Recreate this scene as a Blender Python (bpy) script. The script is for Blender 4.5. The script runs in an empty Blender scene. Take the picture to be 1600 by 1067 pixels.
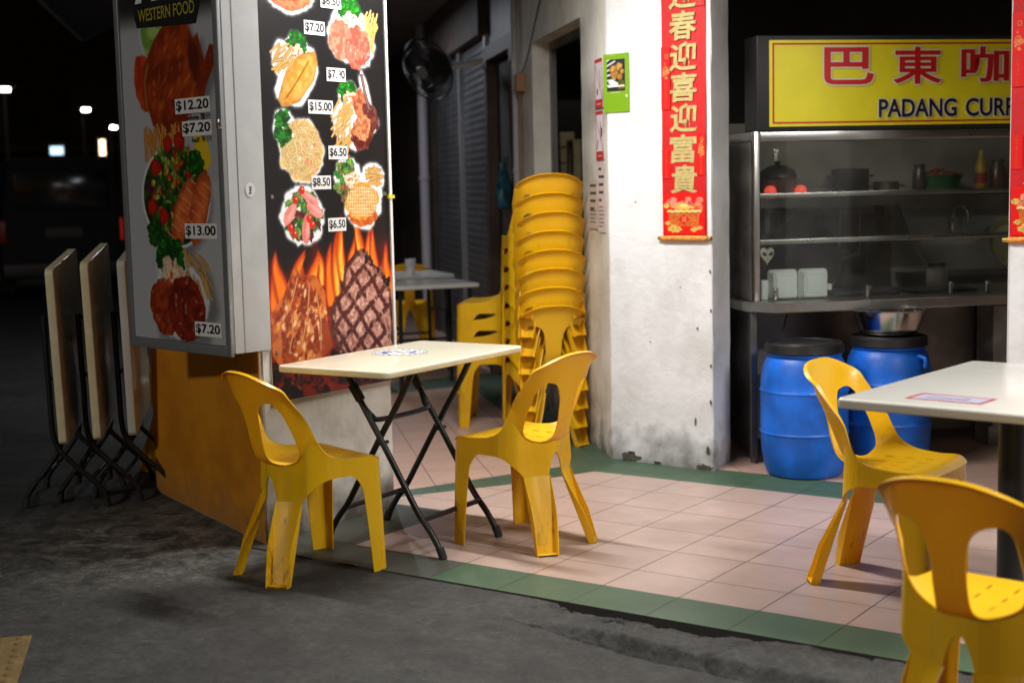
import bpy, bmesh, math, random
import numpy as np
from mathutils import Vector, Matrix
from mathutils.geometry import delaunay_2d_cdt

C = bpy.context.collection
SC = bpy.context.scene
PI = math.pi
R = math.radians

# ------------------------------------------------------------------ camera
cam_d = bpy.data.cameras.new('camera')
cam = bpy.data.objects.new('camera', cam_d); C.objects.link(cam); SC.camera = cam
yaw, pitch, roll = R(34.6804), R(-6.2089), R(1.2717)
def rotm(a, ax): return Matrix.Rotation(a, 3, ax)
CM = rotm(yaw, 'Z') @ rotm(pitch, 'X') @ rotm(roll, 'Y')
right, fwd, up = CM.col[0], CM.col[1], CM.col[2]
M4 = Matrix((( right.x, up.x, -fwd.x, 2.8477), (right.y, up.y, -fwd.y, -4.1516), (right.z, up.z, -fwd.z, 1.4100), (0, 0, 0, 1)))
cam.matrix_world = M4
cam_d.sensor_width = 36; cam_d.lens = 50
cam_d.clip_start = 0.05; cam_d.clip_end = 400
cam_d.dof.use_dof = True; cam_d.dof.focus_distance = 5.6; cam_d.dof.aperture_fstop = 2.0
cam_d.dof.aperture_blades = 9

# ------------------------------------------------------------------ world (night sky)
W = bpy.data.worlds.new('World'); SC.world = W; W.use_nodes = True
nt = W.node_tree; nt.nodes.clear()
sky = nt.nodes.new('ShaderNodeTexSky'); sky.sky_type = 'NISHITA'; sky.sun_disc = False
sky.sun_elevation = R(2); sky.sun_rotation = R(160)
bg = nt.nodes.new('ShaderNodeBackground'); bg.inputs['Strength'].default_value = 0.013
wo = nt.nodes.new('ShaderNodeOutputWorld')
nt.links.new(sky.outputs[0], bg.inputs[0]); nt.links.new(bg.outputs[0], wo.inputs[0])

SC.view_settings.view_transform = 'Standard'; SC.view_settings.look = 'None'
SC.view_settings.exposure = 0.18; SC.view_settings.gamma = 1.0
SC.cycles.use_denoising = True
SC.cycles.max_bounces = 8
SC.cycles.sample_clamp_indirect = 4.0

# ------------------------------------------------------------------ lamps of the place
LAMPS = [((3.45, 0.05, 2.86), 0.5, 150.0), ((-0.62, 0.70, 2.86), 0.0, 82.0)]

# ------------------------------------------------------------------ helpers
def lin(c):
    def f(v): return v / 12.92 if v <= 0.04045 else ((v + 0.055) / 1.055) ** 2.4
    return tuple(f(v) for v in c[:3])
def hexl(h):
    return lin(tuple(int(h[i:i+2], 16) / 255 for i in (0, 2, 4)))

def mat(name, col, rough=0.5, metal=0.0, var=0.0, scale=8.0, bump=0.0, bscale=60.0, col2=None, mix=(0.45, 0.65), emit=None, estr=0.0, spec=None, detail=4.0, coat=0.0, rvar=0.0):
    m = bpy.data.materials.new(name); m.use_nodes = True
    n = m.node_tree; b = n.nodes['Principled BSDF']
    b.inputs['Roughness'].default_value = rough; b.inputs['Metallic'].default_value = metal
    if spec is not None: b.inputs['Specular IOR Level'].default_value = spec
    if coat: b.inputs['Coat Weight'].default_value = coat; b.inputs['Coat Roughness'].default_value = 0.15
    b.inputs['Base Color'].default_value = (*col, 1)
    tc = n.nodes.new('ShaderNodeTexCoord')
    if var or col2:
        no = n.nodes.new('ShaderNodeTexNoise'); no.inputs['Scale'].default_value = scale; no.inputs['Detail'].default_value = detail
        n.links.new(tc.outputs['Object'], no.inputs['Vector'])
        cr = n.nodes.new('ShaderNodeValToRGB')
        cr.color_ramp.elements[0].position = mix[0]; cr.color_ramp.elements[1].position = mix[1]
        c2 = col2 if col2 else tuple(min(1, v * (1 - var)) for v in col)
        cr.color_ramp.elements[0].color = (*c2, 1); cr.color_ramp.elements[1].color = (*col, 1)
        n.links.new(no.outputs['Fac'], cr.inputs['Fac']); n.links.new(cr.outputs['Color'], b.inputs['Base Color'])
        if rvar:
            mr = n.nodes.new('ShaderNodeMapRange'); mr.inputs['To Min'].default_value = rough + rvar; mr.inputs['To Max'].default_value = rough - rvar
            n.links.new(no.outputs['Fac'], mr.inputs['Value']); n.links.new(mr.outputs['Result'], b.inputs['Roughness'])
    if bump:
        nb = n.nodes.new('ShaderNodeTexNoise'); nb.inputs['Scale'].default_value = bscale; nb.inputs['Detail'].default_value = 5
        n.links.new(tc.outputs['Object'], nb.inputs['Vector'])
        bp = n.nodes.new('ShaderNodeBump'); bp.inputs['Strength'].default_value = bump; bp.inputs['Distance'].default_value = 0.01
        n.links.new(nb.outputs['Fac'], bp.inputs['Height']); n.links.new(bp.outputs['Normal'], b.inputs['Normal'])
    if emit:
        b.inputs['Emission Color'].default_value = (*emit, 1); b.inputs['Emission Strength'].default_value = estr
    return m

def tag(o, label, cat, group=None, kind=None):
    o['label'] = label; o['category'] = cat
    if group: o['group'] = group
    if kind: o['kind'] = kind
    return o
def struct(o): o['kind'] = 'structure'; return o

def thing(name, label, cat, loc=(0, 0, 0), rotz=0.0, group=None):
    o = bpy.data.objects.new(name, None); C.objects.link(o)
    o.location = loc; o.rotation_euler = (0, 0, rotz); o.empty_display_size = 0.1
    return tag(o, label, cat, group)

def finish(me, smooth=None):
    if smooth is not None:
        me.shade_smooth()
        me.set_sharp_from_angle(angle=R(smooth))
    return me

def link(name, me, m=None, parent=None, smooth=None):
    finish(me, smooth)
    o = bpy.data.objects.new(name, me); C.objects.link(o)
    if m is not None and len(me.materials) == 0:
        for mm in (m if isinstance(m, (list, tuple)) else [m]): me.materials.append(mm)
    if parent: o.parent = parent
    return o

def obj(name, bm, m=None, parent=None, smooth=None):
    me = bpy.data.meshes.new(name); bmesh.ops.recalc_face_normals(bm, faces=bm.faces); bm.to_mesh(me); bm.free()
    return link(name, me, m, parent, smooth)

def BM(): return bmesh.new()

def box(bm, c, s, rz=0.0, bev=0.0, mi=0, rot=None):
    """box centred at c with full sizes s"""
    t = bmesh.new()
    bmesh.ops.create_cube(t, size=1.0)
    bmesh.ops.scale(t, vec=s, verts=t.verts)
    if bev: bmesh.ops.bevel(t, geom=list(t.edges), offset=bev, segments=3, profile=0.5, affect='EDGES')
    mtx = (rot if rot else Matrix.Rotation(rz, 4, 'Z'))
    bmesh.ops.transform(t, matrix=Matrix.Translation(c) @ mtx, verts=t.verts)
    merge(bm, t, mi)
    return bm
def box2(bm, a, b, bev=0.0, mi=0):
    c = [(a[i] + b[i]) / 2 for i in range(3)]; s = [abs(b[i] - a[i]) for i in range(3)]
    return box(bm, c, s, 0, bev, mi)
def merge(bm, t, mi=0):
    off = {}
    for v in t.verts: off[v] = bm.verts.new(v.co)
    for f in t.faces:
        try:
            nf = bm.faces.new([off[v] for v in f.verts]); nf.material_index = mi
        except ValueError: pass
    t.free()

def catmull(pts, n=8):
    pts = [Vector(p) for p in pts]
    if len(pts) < 3: return pts
    P = [pts[0] * 2 - pts[1]] + pts + [pts[-1] * 2 - pts[-2]]
    out = []
    for i in range(1, len(P) - 2):
        a, b, c, d = P[i-1], P[i], P[i+1], P[i+2]
        for k in range(n):
            t = k / n
            out.append(0.5 * ((2*b) + (c-a)*t + (2*a-5*b+4*c-d)*t*t + (3*b-a-3*c+d)*t**3))
    out.append(pts[-1]); return out

def tube(bm, pts, r, seg=10, sm=0, mi=0, r2=None):
    if sm: pts = catmull(pts, sm)
    pts = [Vector(p) for p in pts]
    rings = []
    prev = None
    for i, p in enumerate(pts):
        d = (pts[min(i+1, len(pts)-1)] - pts[max(i-1, 0)]).normalized()
        if prev is None:
            a = Vector((0, 0, 1)) if abs(d.z) < 0.9 else Vector((1, 0, 0))
            x = d.cross(a).normalized()
        else:
            x = (prev - d * prev.dot(d)).normalized()
        prev = x; y = d.cross(x)
        rr = r if r2 is None else r + (r2 - r) * i / (len(pts) - 1)
        rings.append([bm.verts.new(p + (x * math.cos(2*PI*k/seg) + y * math.sin(2*PI*k/seg)) * rr) for k in range(seg)])
    for a, b in zip(rings, rings[1:]):
        for k in range(seg):
            f = bm.faces.new((a[k], a[(k+1) % seg], b[(k+1) % seg], b[k])); f.material_index = mi
    f = bm.faces.new(rings[0][::-1]); f.material_index = mi
    f = bm.faces.new(rings[-1]); f.material_index = mi
    return bm

def lathe(bm, prof, c=(0, 0, 0), seg=40, mi=0):
    rings = []
    for r, z in prof:
        if r < 1e-5: rings.append([bm.verts.new((c[0], c[1], c[2] + z))])
        else: rings.append([bm.verts.new((c[0] + r*math.cos(2*PI*k/seg), c[1] + r*math.sin(2*PI*k/seg), c[2] + z)) for k in range(seg)])
    for a, b in zip(rings, rings[1:]):
        for k in range(seg):
            q = [a[k % len(a)], a[(k+1) % len(a)], b[(k+1) % len(b)], b[k % len(b)]]
            u = []
            for v in q:
                if v not in u: u.append(v)
            if len(u) > 2:
                try: f = bm.faces.new(u); f.material_index = mi
                except ValueError: pass
    return bm

def prism(bm, poly, z0, z1, mi=0):
    a = [bm.verts.new((x, y, z0)) for x, y in poly]; b = [bm.verts.new((x, y, z1)) for x, y in poly]
    n = len(poly)
    for i in range(n):
        f = bm.faces.new((a[i], a[(i+1) % n], b[(i+1) % n], b[i])); f.material_index = mi
    f = bm.faces.new(a[::-1]); f.material_index = mi
    f = bm.faces.new(b); f.material_index = mi
    return bm

def rbox_mesh(sx, sy, sz, rc, re, seg=4):
    """slab with rounded plan corners (rc) and rounded edges (re); top at z=0"""
    bm = BM()
    pts = []
    for cx, cy, a0 in ((1, 1, 0), (-1, 1, 90), (-1, -1, 180), (1, -1, 270)):
        for k in range(7):
            a = R(a0 + 90 * k / 6)
            pts.append(((cx*(sx/2 - rc), cy*(sy/2 - rc)), (math.cos(a), math.sin(a))))
    rings = []
    prof = [(-re, 0.0)]
    for k in range(1, seg + 1):
        a = PI/2 * k / seg; prof.append((-re + re*math.sin(a), -re + re*math.cos(a)))
    for k in range(0, seg + 1):
        a = PI/2 * k / seg; prof.append((-re + re*math.cos(a), -(sz - re) - re*math.sin(a)))
    for off, z in prof:
        rings.append([bm.verts.new((c[0] + d[0]*(rc + off), c[1] + d[1]*(rc + off), z)) for c, d in pts])
    n = len(pts)
    for a, b in zip(rings, rings[1:]):
        for k in range(n): bm.faces.new((a[k], b[k], b[(k+1) % n], a[(k+1) % n]))
    bm.faces.new(rings[0]); bm.faces.new(rings[-1][::-1])
    return bm

def text_mesh(body, rect, offset=0.0, fit='both', shear=0.0, align='C'):
    """text as a mesh in the xy plane fitted into rect (x0,y0,x1,y1)"""
    cu = bpy.data.curves.new('lettering', 'FONT'); cu.body = body; cu.size = 1.0; cu.offset = offset; cu.shear = shear
    cu.resolution_u = 4
    o = bpy.data.objects.new('lettering', cu); C.objects.link(o)
    bpy.context.view_layer.update()
    me = bpy.data.meshes.new_from_object(o.evaluated_get(bpy.context.evaluated_depsgraph_get()))
    bpy.data.objects.remove(o); bpy.data.curves.remove(cu)
    co = np.array([v.co for v in me.vertices])
    lo, hi = co.min(0), co.max(0)
    x0, y0, x1, y1 = rect
    if fit == 'both':
        sx, sy = (x1-x0)/(hi[0]-lo[0]), (y1-y0)/(hi[1]-lo[1])
        ox, oy = x0, y0
    else:
        s = (y1-y0)/(hi[1]-lo[1]); sx = sy = s; ox = (x0+x1)/2 - s*(hi[0]-lo[0])/2; oy = y0
    co[:, 0] = (co[:, 0]-lo[0])*sx + ox; co[:, 1] = (co[:, 1]-lo[1])*sy + oy; co[:, 2] = 0
    me.vertices.foreach_set('co', co.ravel().astype(np.float32)); me.update()
    return me
def add_mesh(bm, me, mtx=None, mi=0):
    t = bmesh.new(); t.from_mesh(me); bpy.data.meshes.remove(me)
    if mtx is not None: bmesh.ops.transform(t, matrix=mtx, verts=t.verts)
    merge(bm, t, mi)
# wall-plane matrix: local (x right, y up) -> world plane whose normal points at the viewer
def plane_mtx(origin, xdir, updir=(0, 0, 1)):
    x = Vector(xdir).normalized(); y = Vector(updir).normalized(); z = x.cross(y)
    return Matrix(((x.x, y.x, z.x, origin[0]), (x.y, y.y, z.y, origin[1]), (x.z, y.z, z.z, origin[2]), (0, 0, 0, 1)))
def flat(name, me_or_bm, m, parent, mtx, smooth=None):
    o = obj(name, me_or_bm, m, parent) if isinstance(me_or_bm, bmesh.types.BMesh) else link(name, me_or_bm, m, parent)
    o.matrix_local = mtx
    return o

# ------------------------------------------------------------------ printed pictures: numpy painter -> colour on a fine mesh
def _interp_noise(u, v, seed):
    r = np.random.RandomState(seed); g = r.rand(64, 64)
    iu = np.floor(u).astype(int); iv = np.floor(v).astype(int)
    fu = u - iu; fv = v - iv
    fu = fu*fu*(3-2*fu); fv = fv*fv*(3-2*fv)
    a = g[iv % 64, iu % 64]; b = g[iv % 64, (iu+1) % 64]; c = g[(iv+1) % 64, iu % 64]; d = g[(iv+1) % 64, (iu+1) % 64]
    return (a*(1-fu)+b*fu)*(1-fv)+(c*(1-fu)+d*fu)*fv
def fbm(u, v, sc, seed, oc=4):
    s = 0; a = 0.5; t = 0
    for k in range(oc):
        s = s + a*_interp_noise(u*sc*2**k + 17.3*k, v*sc*2**k + 9.1*k, seed+k); t += a; a *= 0.5
    return s/t
def sstep(a, b, x):
    t = np.clip((x-a)/(b-a), 0, 1); return t*t*(3-2*t)
class Canvas:
    def __init__(s, w, h, res, col):
        s.w, s.h = w, h; s.nx, s.ny = int(round(w/res))+1, int(round(h/res))+1
        s.res = res
        s.U, s.V = np.meshgrid(np.linspace(0, w, s.nx), np.linspace(0, h, s.ny))
        s.A = np.empty((s.ny, s.nx, 3)); s.A[:] = col; s.xf = None
    def t(s, x, y):
        if s.xf is None: return x, y, 1.0
        cx, cy, k = s.xf; return cx+(x-cx)*k, cy+(y-cy)*k, k
    def win(s, cx, cy, r):
        x0 = max(0, int((cx-r)/s.res)); x1 = min(s.nx, int((cx+r)/s.res)+2)
        y0 = max(0, int((cy-r)/s.res)); y1 = min(s.ny, int((cy+r)/s.res)+2)
        return slice(y0, y1), slice(x0, x1)
    def put(s, sl, al, col):
        al = np.clip(al, 0, 1)[..., None]
        s.A[sl] = s.A[sl]*(1-al) + np.asarray(col)*al
    def blob(s, cx, cy, rx, ry, rot=0, col=(1, 1, 1), col2=None, ns=40, seed=1, rough=0.12, edge=None, alpha=1.0, sup=2.0, shine=0.0, dark=0.0):
        cx, cy, k_ = s.t(cx, cy); rx *= k_; ry *= k_
        r = max(rx, ry)*1.5
        sl = s.win(cx, cy, r)
        u = s.U[sl]-cx; v = s.V[sl]-cy
        if u.size == 0: return
        c, sn = math.cos(rot), math.sin(rot)
        a = (u*c+v*sn)/rx; b = (-u*sn+v*c)/ry
        th = np.arctan2(b, a)
        rad = (np.abs(a)**sup+np.abs(b)**sup)**(1/sup)
        wob = 1 + rough*(2*fbm(np.cos(th)*1.3+3, np.sin(th)*1.3+3, 2.0, seed, 3)-1)*1.6
        d = (rad/wob-1)*min(rx, ry)
        e = edge if edge else s.res*0.9
        al = 1-sstep(-e, e, d)
        colr = np.empty(a.shape+(3,)); colr[:] = col
        if col2 is not None:
            n = sstep(0.35, 0.65, fbm(s.U[sl], s.V[sl], ns, seed+7))[..., None]
            colr = colr*(1-n)+np.asarray(col2)*n
        if shine:
            h = sstep(0.62, 0.8, fbm(s.U[sl], s.V[sl], ns*1.4, seed+31))[..., None]*shine
            colr = colr*(1-h)+h
        if dark:
            q = np.clip(rad/wob, 0, 1)[..., None]**3
            colr = colr*(1-dark*q)
        al = np.clip(al*alpha, 0, 1)[..., None]
        s.A[sl] = s.A[sl]*(1-al)+colr*al
    def poly(s, pts, col, col2=None, ns=40, seed=1, edge=None, alpha=1.0):
        pts = [s.t(*p[:2])[:2] for p in pts]
        P = np.array(pts); cx, cy = P.mean(0); r = np.abs(P-[cx, cy]).max()+0.02
        sl = s.win(cx, cy, r); u = s.U[sl]; v = s.V[sl]
        if u.size == 0: return
        ins = np.zeros(u.shape, bool); dist = np.full(u.shape, 1e9)
        n = len(P)
        for i in range(n):
            x0, y0 = P[i]; x1, y1 = P[(i+1) % n]
            cond = ((y0 > v) != (y1 > v)) & (u < (x1-x0)*(v-y0)/(y1-y0+1e-12)+x0); ins ^= cond
            L = (x1-x0)**2+(y1-y0)**2+1e-12
            t = np.clip(((u-x0)*(x1-x0)+(v-y0)*(y1-y0))/L, 0, 1)
            dist = np.minimum(dist, np.hypot(u-x0-t*(x1-x0), v-y0-t*(y1-y0)))
        d = np.where(ins, -dist, dist); e = edge or s.res*0.9
        al = 1-sstep(-e, e, d)
        colr = np.empty(u.shape+(3,)); colr[:] = col
        if col2 is not None:
            nn = sstep(0.35, 0.65, fbm(u, v, ns, seed))[..., None]; colr = colr*(1-nn)+np.asarray(col2)*nn
        al = (al*alpha)[..., None]; s.A[sl] = s.A[sl]*(1-al)+colr*al
    def stroke(s, pts, wd, col, col2=None, hi=0.25):
        wd = wd*s.t(0, 0)[2]; pts = [s.t(*p[:2])[:2] for p in pts]
        P = np.array([(p[0], p[1]) for p in pts]); cx, cy = (P.max(0)+P.min(0))/2; r = max((P.max(0)-P.min(0)).max()/2+wd*2, wd*3)
        sl = s.win(cx, cy, r); u = s.U[sl]; v = s.V[sl]
        if u.size == 0: return
        dist = np.full(u.shape, 1e9); side = np.zeros(u.shape)
        for (x0, y0), (x1, y1) in zip(P, P[1:]):
            L = (x1-x0)**2+(y1-y0)**2+1e-12
            t = np.clip(((u-x0)*(x1-x0)+(v-y0)*(y1-y0))/L, 0, 1)
            dd = np.hypot(u-x0-t*(x1-x0), v-y0-t*(y1-y0))
            dist = np.minimum(dist, dd)
        al = 1-sstep(wd*0.5-s.res*0.7, wd*0.5+s.res*0.7, dist)
        k = np.clip(1-dist/(wd*0.5+1e-9), 0, 1)[..., None]
        colr = np.asarray(col)*(1-0.35*(1-k)) ; colr = colr*(1-hi*k)+hi*k
        al = al[..., None]; s.A[sl] = s.A[sl]*(1-al)+np.clip(colr, 0, 1)*al
    def glow(s, pts_fn, col): pass
    def mesh(s, name, m):
        """grid mesh in the xy plane with the print as point colours"""
        A = np.clip(s.A, 0, 1)
        L = np.where(A <= 0.04045, A/12.92, ((A+0.055)/1.055)**2.4)
        nv = s.nx*s.ny
        co = np.stack([s.U, s.V, np.zeros_like(s.U)], -1).reshape(-1, 3)
        i = np.arange(s.ny-1)[:, None]*s.nx+np.arange(s.nx-1)[None, :]
        f = np.stack([i, i+1, i+1+s.nx, i+s.nx], -1).reshape(-1, 4)
        me = bpy.data.meshes.new(name)
        me.vertices.add(nv); me.vertices.foreach_set('co', co.ravel().astype(np.float32))
        me.loops.add(f.size); me.loops.foreach_set('vertex_index', f.ravel().astype(np.int32))
        me.polygons.add(len(f)); me.polygons.foreach_set('loop_start', np.arange(0, f.size, 4, dtype=np.int32))
        me.update(calc_edges=True); me.validate()
        at = me.color_attributes.new('print', 'FLOAT_COLOR', 'POINT')
        rgba = np.concatenate([L.reshape(-1, 3), np.ones((nv, 1))], 1)
        at.data.foreach_set('color', rgba.ravel().astype(np.float32))
        me.materials.append(m)
        return me
def print_mat(name, rough=0.4, bump=0.0):
    m = bpy.data.materials.new(name); m.use_nodes = True; n = m.node_tree; b = n.nodes['Principled BSDF']
    a = n.nodes.new('ShaderNodeAttribute'); a.attribute_name = 'print'
    n.links.new(a.outputs['Color'], b.inputs['Base Color']); b.inputs['Roughness'].default_value = rough
    if bump:
        tc = n.nodes.new('ShaderNodeTexCoord'); nb = n.nodes.new('ShaderNodeTexNoise'); nb.inputs['Scale'].default_value = 5
        n.links.new(tc.outputs['Object'], nb.inputs['Vector'])
        bp = n.nodes.new('ShaderNodeBump'); bp.inputs['Strength'].default_value = bump; bp.inputs['Distance'].default_value = 0.03
        n.links.new(nb.outputs['Fac'], bp.inputs['Height']); n.links.new(bp.outputs['Normal'], b.inputs['Normal'])
    return m

# ------------------------------------------------------------------ materials
def plaster(name, col, stain, base_stain=0.0, bump=0.5, rough=0.75):
    """painted plaster: lumpy brush-marked bump, faint stains, grime rising from the floor"""
    m = bpy.data.materials.new(name); m.use_nodes = True; n = m.node_tree; b = n.nodes['Principled BSDF']; L = n.links.new
    b.inputs['Roughness'].default_value = rough
    g = n.nodes.new('ShaderNodeNewGeometry')
    n1 = n.nodes.new('ShaderNodeTexNoise'); n1.inputs['Scale'].default_value = 3.0; n1.inputs['Detail'].default_value = 7; n1.inputs['Roughness'].default_value = 0.65
    L(g.outputs['Position'], n1.inputs['Vector'])
    cr = n.nodes.new('ShaderNodeValToRGB'); cr.color_ramp.elements[0].position = 0.36; cr.color_ramp.elements[1].position = 0.56
    cr.color_ramp.elements[0].color = (*stain, 1); cr.color_ramp.elements[1].color = (*col, 1)
    L(n1.outputs['Fac'], cr.inputs['Fac'])
    out = cr.outputs['Color']
    if base_stain:
        sp = n.nodes.new('ShaderNodeSeparateXYZ'); L(g.outputs['Position'], sp.inputs[0])
        n3 = n.nodes.new('ShaderNodeTexNoise'); n3.inputs['Scale'].default_value = 9; n3.inputs['Detail'].default_value = 6
        L(g.outputs['Position'], n3.inputs['Vector'])
        ma = n.nodes.new('ShaderNodeMath'); ma.operation = 'MULTIPLY_ADD'; ma.inputs[1].default_value = -0.55; ma.inputs[2].default_value = 0.28
        L(n3.outputs['Fac'], ma.inputs[0])
        ad = n.nodes.new('ShaderNodeMath'); ad.operation = 'ADD'; L(sp.outputs['Z'], ad.inputs[0]); L(ma.outputs[0], ad.inputs[1])
        mr = n.nodes.new('ShaderNodeMapRange'); mr.inputs['From Min'].default_value = -0.02; mr.inputs['From Max'].default_value = 0.22
        mr.inputs['To Min'].default_value = base_stain; mr.inputs['To Max'].default_value = 0.0
        L(ad.outputs[0], mr.inputs['Value'])
        mx = n.nodes.new('ShaderNodeMix'); mx.data_type = 'RGBA'; L(mr.outputs['Result'], mx.inputs['Factor']); L(out, mx.inputs[6])
        mx.inputs[7].default_value = (0.10, 0.09, 0.075, 1); out = mx.outputs[2]
    L(out, b.inputs['Base Color'])
    mp = n.nodes.new('ShaderNodeMapping'); mp.inputs['Scale'].default_value = (1, 1, 1.25); L(g.outputs['Position'], mp.inputs['Vector'])
    n2 = n.nodes.new('ShaderNodeTexNoise'); n2.inputs['Scale'].default_value = 7; n2.inputs['Detail'].default_value = 9; n2.inputs['Roughness'].default_value = 0.66; n2.inputs['Distortion'].default_value = 0.25
    L(mp.outputs[0], n2.inputs['Vector'])
    bp = n.nodes.new('ShaderNodeBump'); bp.inputs['Strength'].default_value = bump; bp.inputs['Distance'].default_value = 0.012
    L(n2.outputs['Fac'], bp.inputs['Height']); L(bp.outputs['Normal'], b.inputs['Normal'])
    return m

def yellow_plastic(grime=0.085, name='yellow_plastic', dirt=(0.055, 0.030, 0.008)):
    m = bpy.data.materials.new(name); m.use_nodes = True; n = m.node_tree; b = n.nodes['Principled BSDF']; L = n.links.new
    b.inputs['Roughness'].default_value = 0.34; b.inputs['Specular IOR Level'].default_value = 0.4
    b.inputs['Subsurface Weight'].default_value = 0.26; b.inputs['Subsurface Radius'].default_value = (1.0, 0.28, 0.03); b.inputs['Subsurface Scale'].default_value = 0.010
    tc = n.nodes.new('ShaderNodeTexCoord'); oi = n.nodes.new('ShaderNodeObjectInfo')
    va = n.nodes.new('ShaderNodeVectorMath'); va.operation = 'ADD'; L(tc.outputs['Object'], va.inputs[0]); L(oi.outputs['Location'], va.inputs[1])
    n1 = n.nodes.new('ShaderNodeTexNoise'); n1.inputs['Scale'].default_value = 5; n1.inputs['Detail'].default_value = 5; L(va.outputs[0], n1.inputs['Vector'])
    cr = n.nodes.new('ShaderNodeValToRGB'); cr.color_ramp.elements[0].position = 0.3; cr.color_ramp.elements[1].position = 0.6
    cr.color_ramp.elements[0].color = (0.80, 0.455, 0.004, 1); cr.color_ramp.elements[1].color = (0.87, 0.51, 0.005, 1)
    L(n1.outputs['Fac'], cr.inputs['Fac'])
    # scuffs and grime, thickest on the lower legs
    mp = n.nodes.new('ShaderNodeMapping'); mp.inputs['Scale'].default_value = (1, 1, 0.16); L(va.outputs[0], mp.inputs['Vector'])
    n2 = n.nodes.new('ShaderNodeTexNoise'); n2.inputs['Scale'].default_value = 38; n2.inputs['Detail'].default_value = 8; n2.inputs['Roughness'].default_value = 0.7; L(mp.outputs[0], n2.inputs['Vector'])
    sp = n.nodes.new('ShaderNodeSeparateXYZ'); L(tc.outputs['Object'], sp.inputs[0])
    mr = n.nodes.new('ShaderNodeMapRange'); mr.inputs['From Min'].default_value = 0.0; mr.inputs['From Max'].default_value = 0.28
    mr.inputs['To Min'].default_value = grime; mr.inputs['To Max'].default_value = -0.02; L(sp.outputs['Z'], mr.inputs['Value'])
    ad = n.nodes.new('ShaderNodeMath'); ad.operation = 'ADD'; L(n2.outputs['Fac'], ad.inputs[0]); L(mr.outputs['Result'], ad.inputs[1])
    c2 = n.nodes.new('ShaderNodeValToRGB'); c2.color_ramp.elements[0].position = 0.60; c2.color_ramp.elements[1].position = 0.80
    c2.color_ramp.elements[0].color = (0, 0, 0, 1); c2.color_ramp.elements[1].color = (0.75, 0.75, 0.75, 1); L(ad.outputs[0], c2.inputs['Fac'])
    mx = n.nodes.new('ShaderNodeMix'); mx.data_type = 'RGBA'; L(c2.outputs['Color'], mx.inputs['Factor']); L(cr.outputs['Color'], mx.inputs[6]); mx.inputs[7].default_value = (*dirt, 1)
    wn = n.nodes.new('ShaderNodeTexWhiteNoise'); wn.noise_dimensions = '3D'; L(oi.outputs['Location'], wn.inputs['Vector'])
    wr = n.nodes.new('ShaderNodeMapRange'); wr.inputs['To Min'].default_value = 0.0; wr.inputs['To Max'].default_value = 0.55; L(wn.outputs['Value'], wr.inputs['Value'])
    fd_ = n.nodes.new('ShaderNodeMix'); fd_.data_type = 'RGBA'; L(wr.outputs['Result'], fd_.inputs['Factor']); L(mx.outputs[2], fd_.inputs[6])
    hs = n.nodes.new('ShaderNodeHueSaturation'); hs.inputs['Hue'].default_value = 0.493; hs.inputs['Saturation'].default_value = 0.97; hs.inputs['Value'].default_value = 0.80; L(mx.outputs[2], hs.inputs['Color']); L(hs.outputs['Color'], fd_.inputs[7])
    L(fd_.outputs[2], b.inputs['Base Color'])
    nb = n.nodes.new('ShaderNodeTexNoise'); nb.inputs['Scale'].default_value = 220; L(tc.outputs['Object'], nb.inputs['Vector'])
    bp = n.nodes.new('ShaderNodeBump'); bp.inputs['Strength'].default_value = 0.08; bp.inputs['Distance'].default_value = 0.003
    L(nb.outputs['Fac'], bp.inputs['Height']); L(bp.outputs['Normal'], b.inputs['Normal'])
    return m

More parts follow.
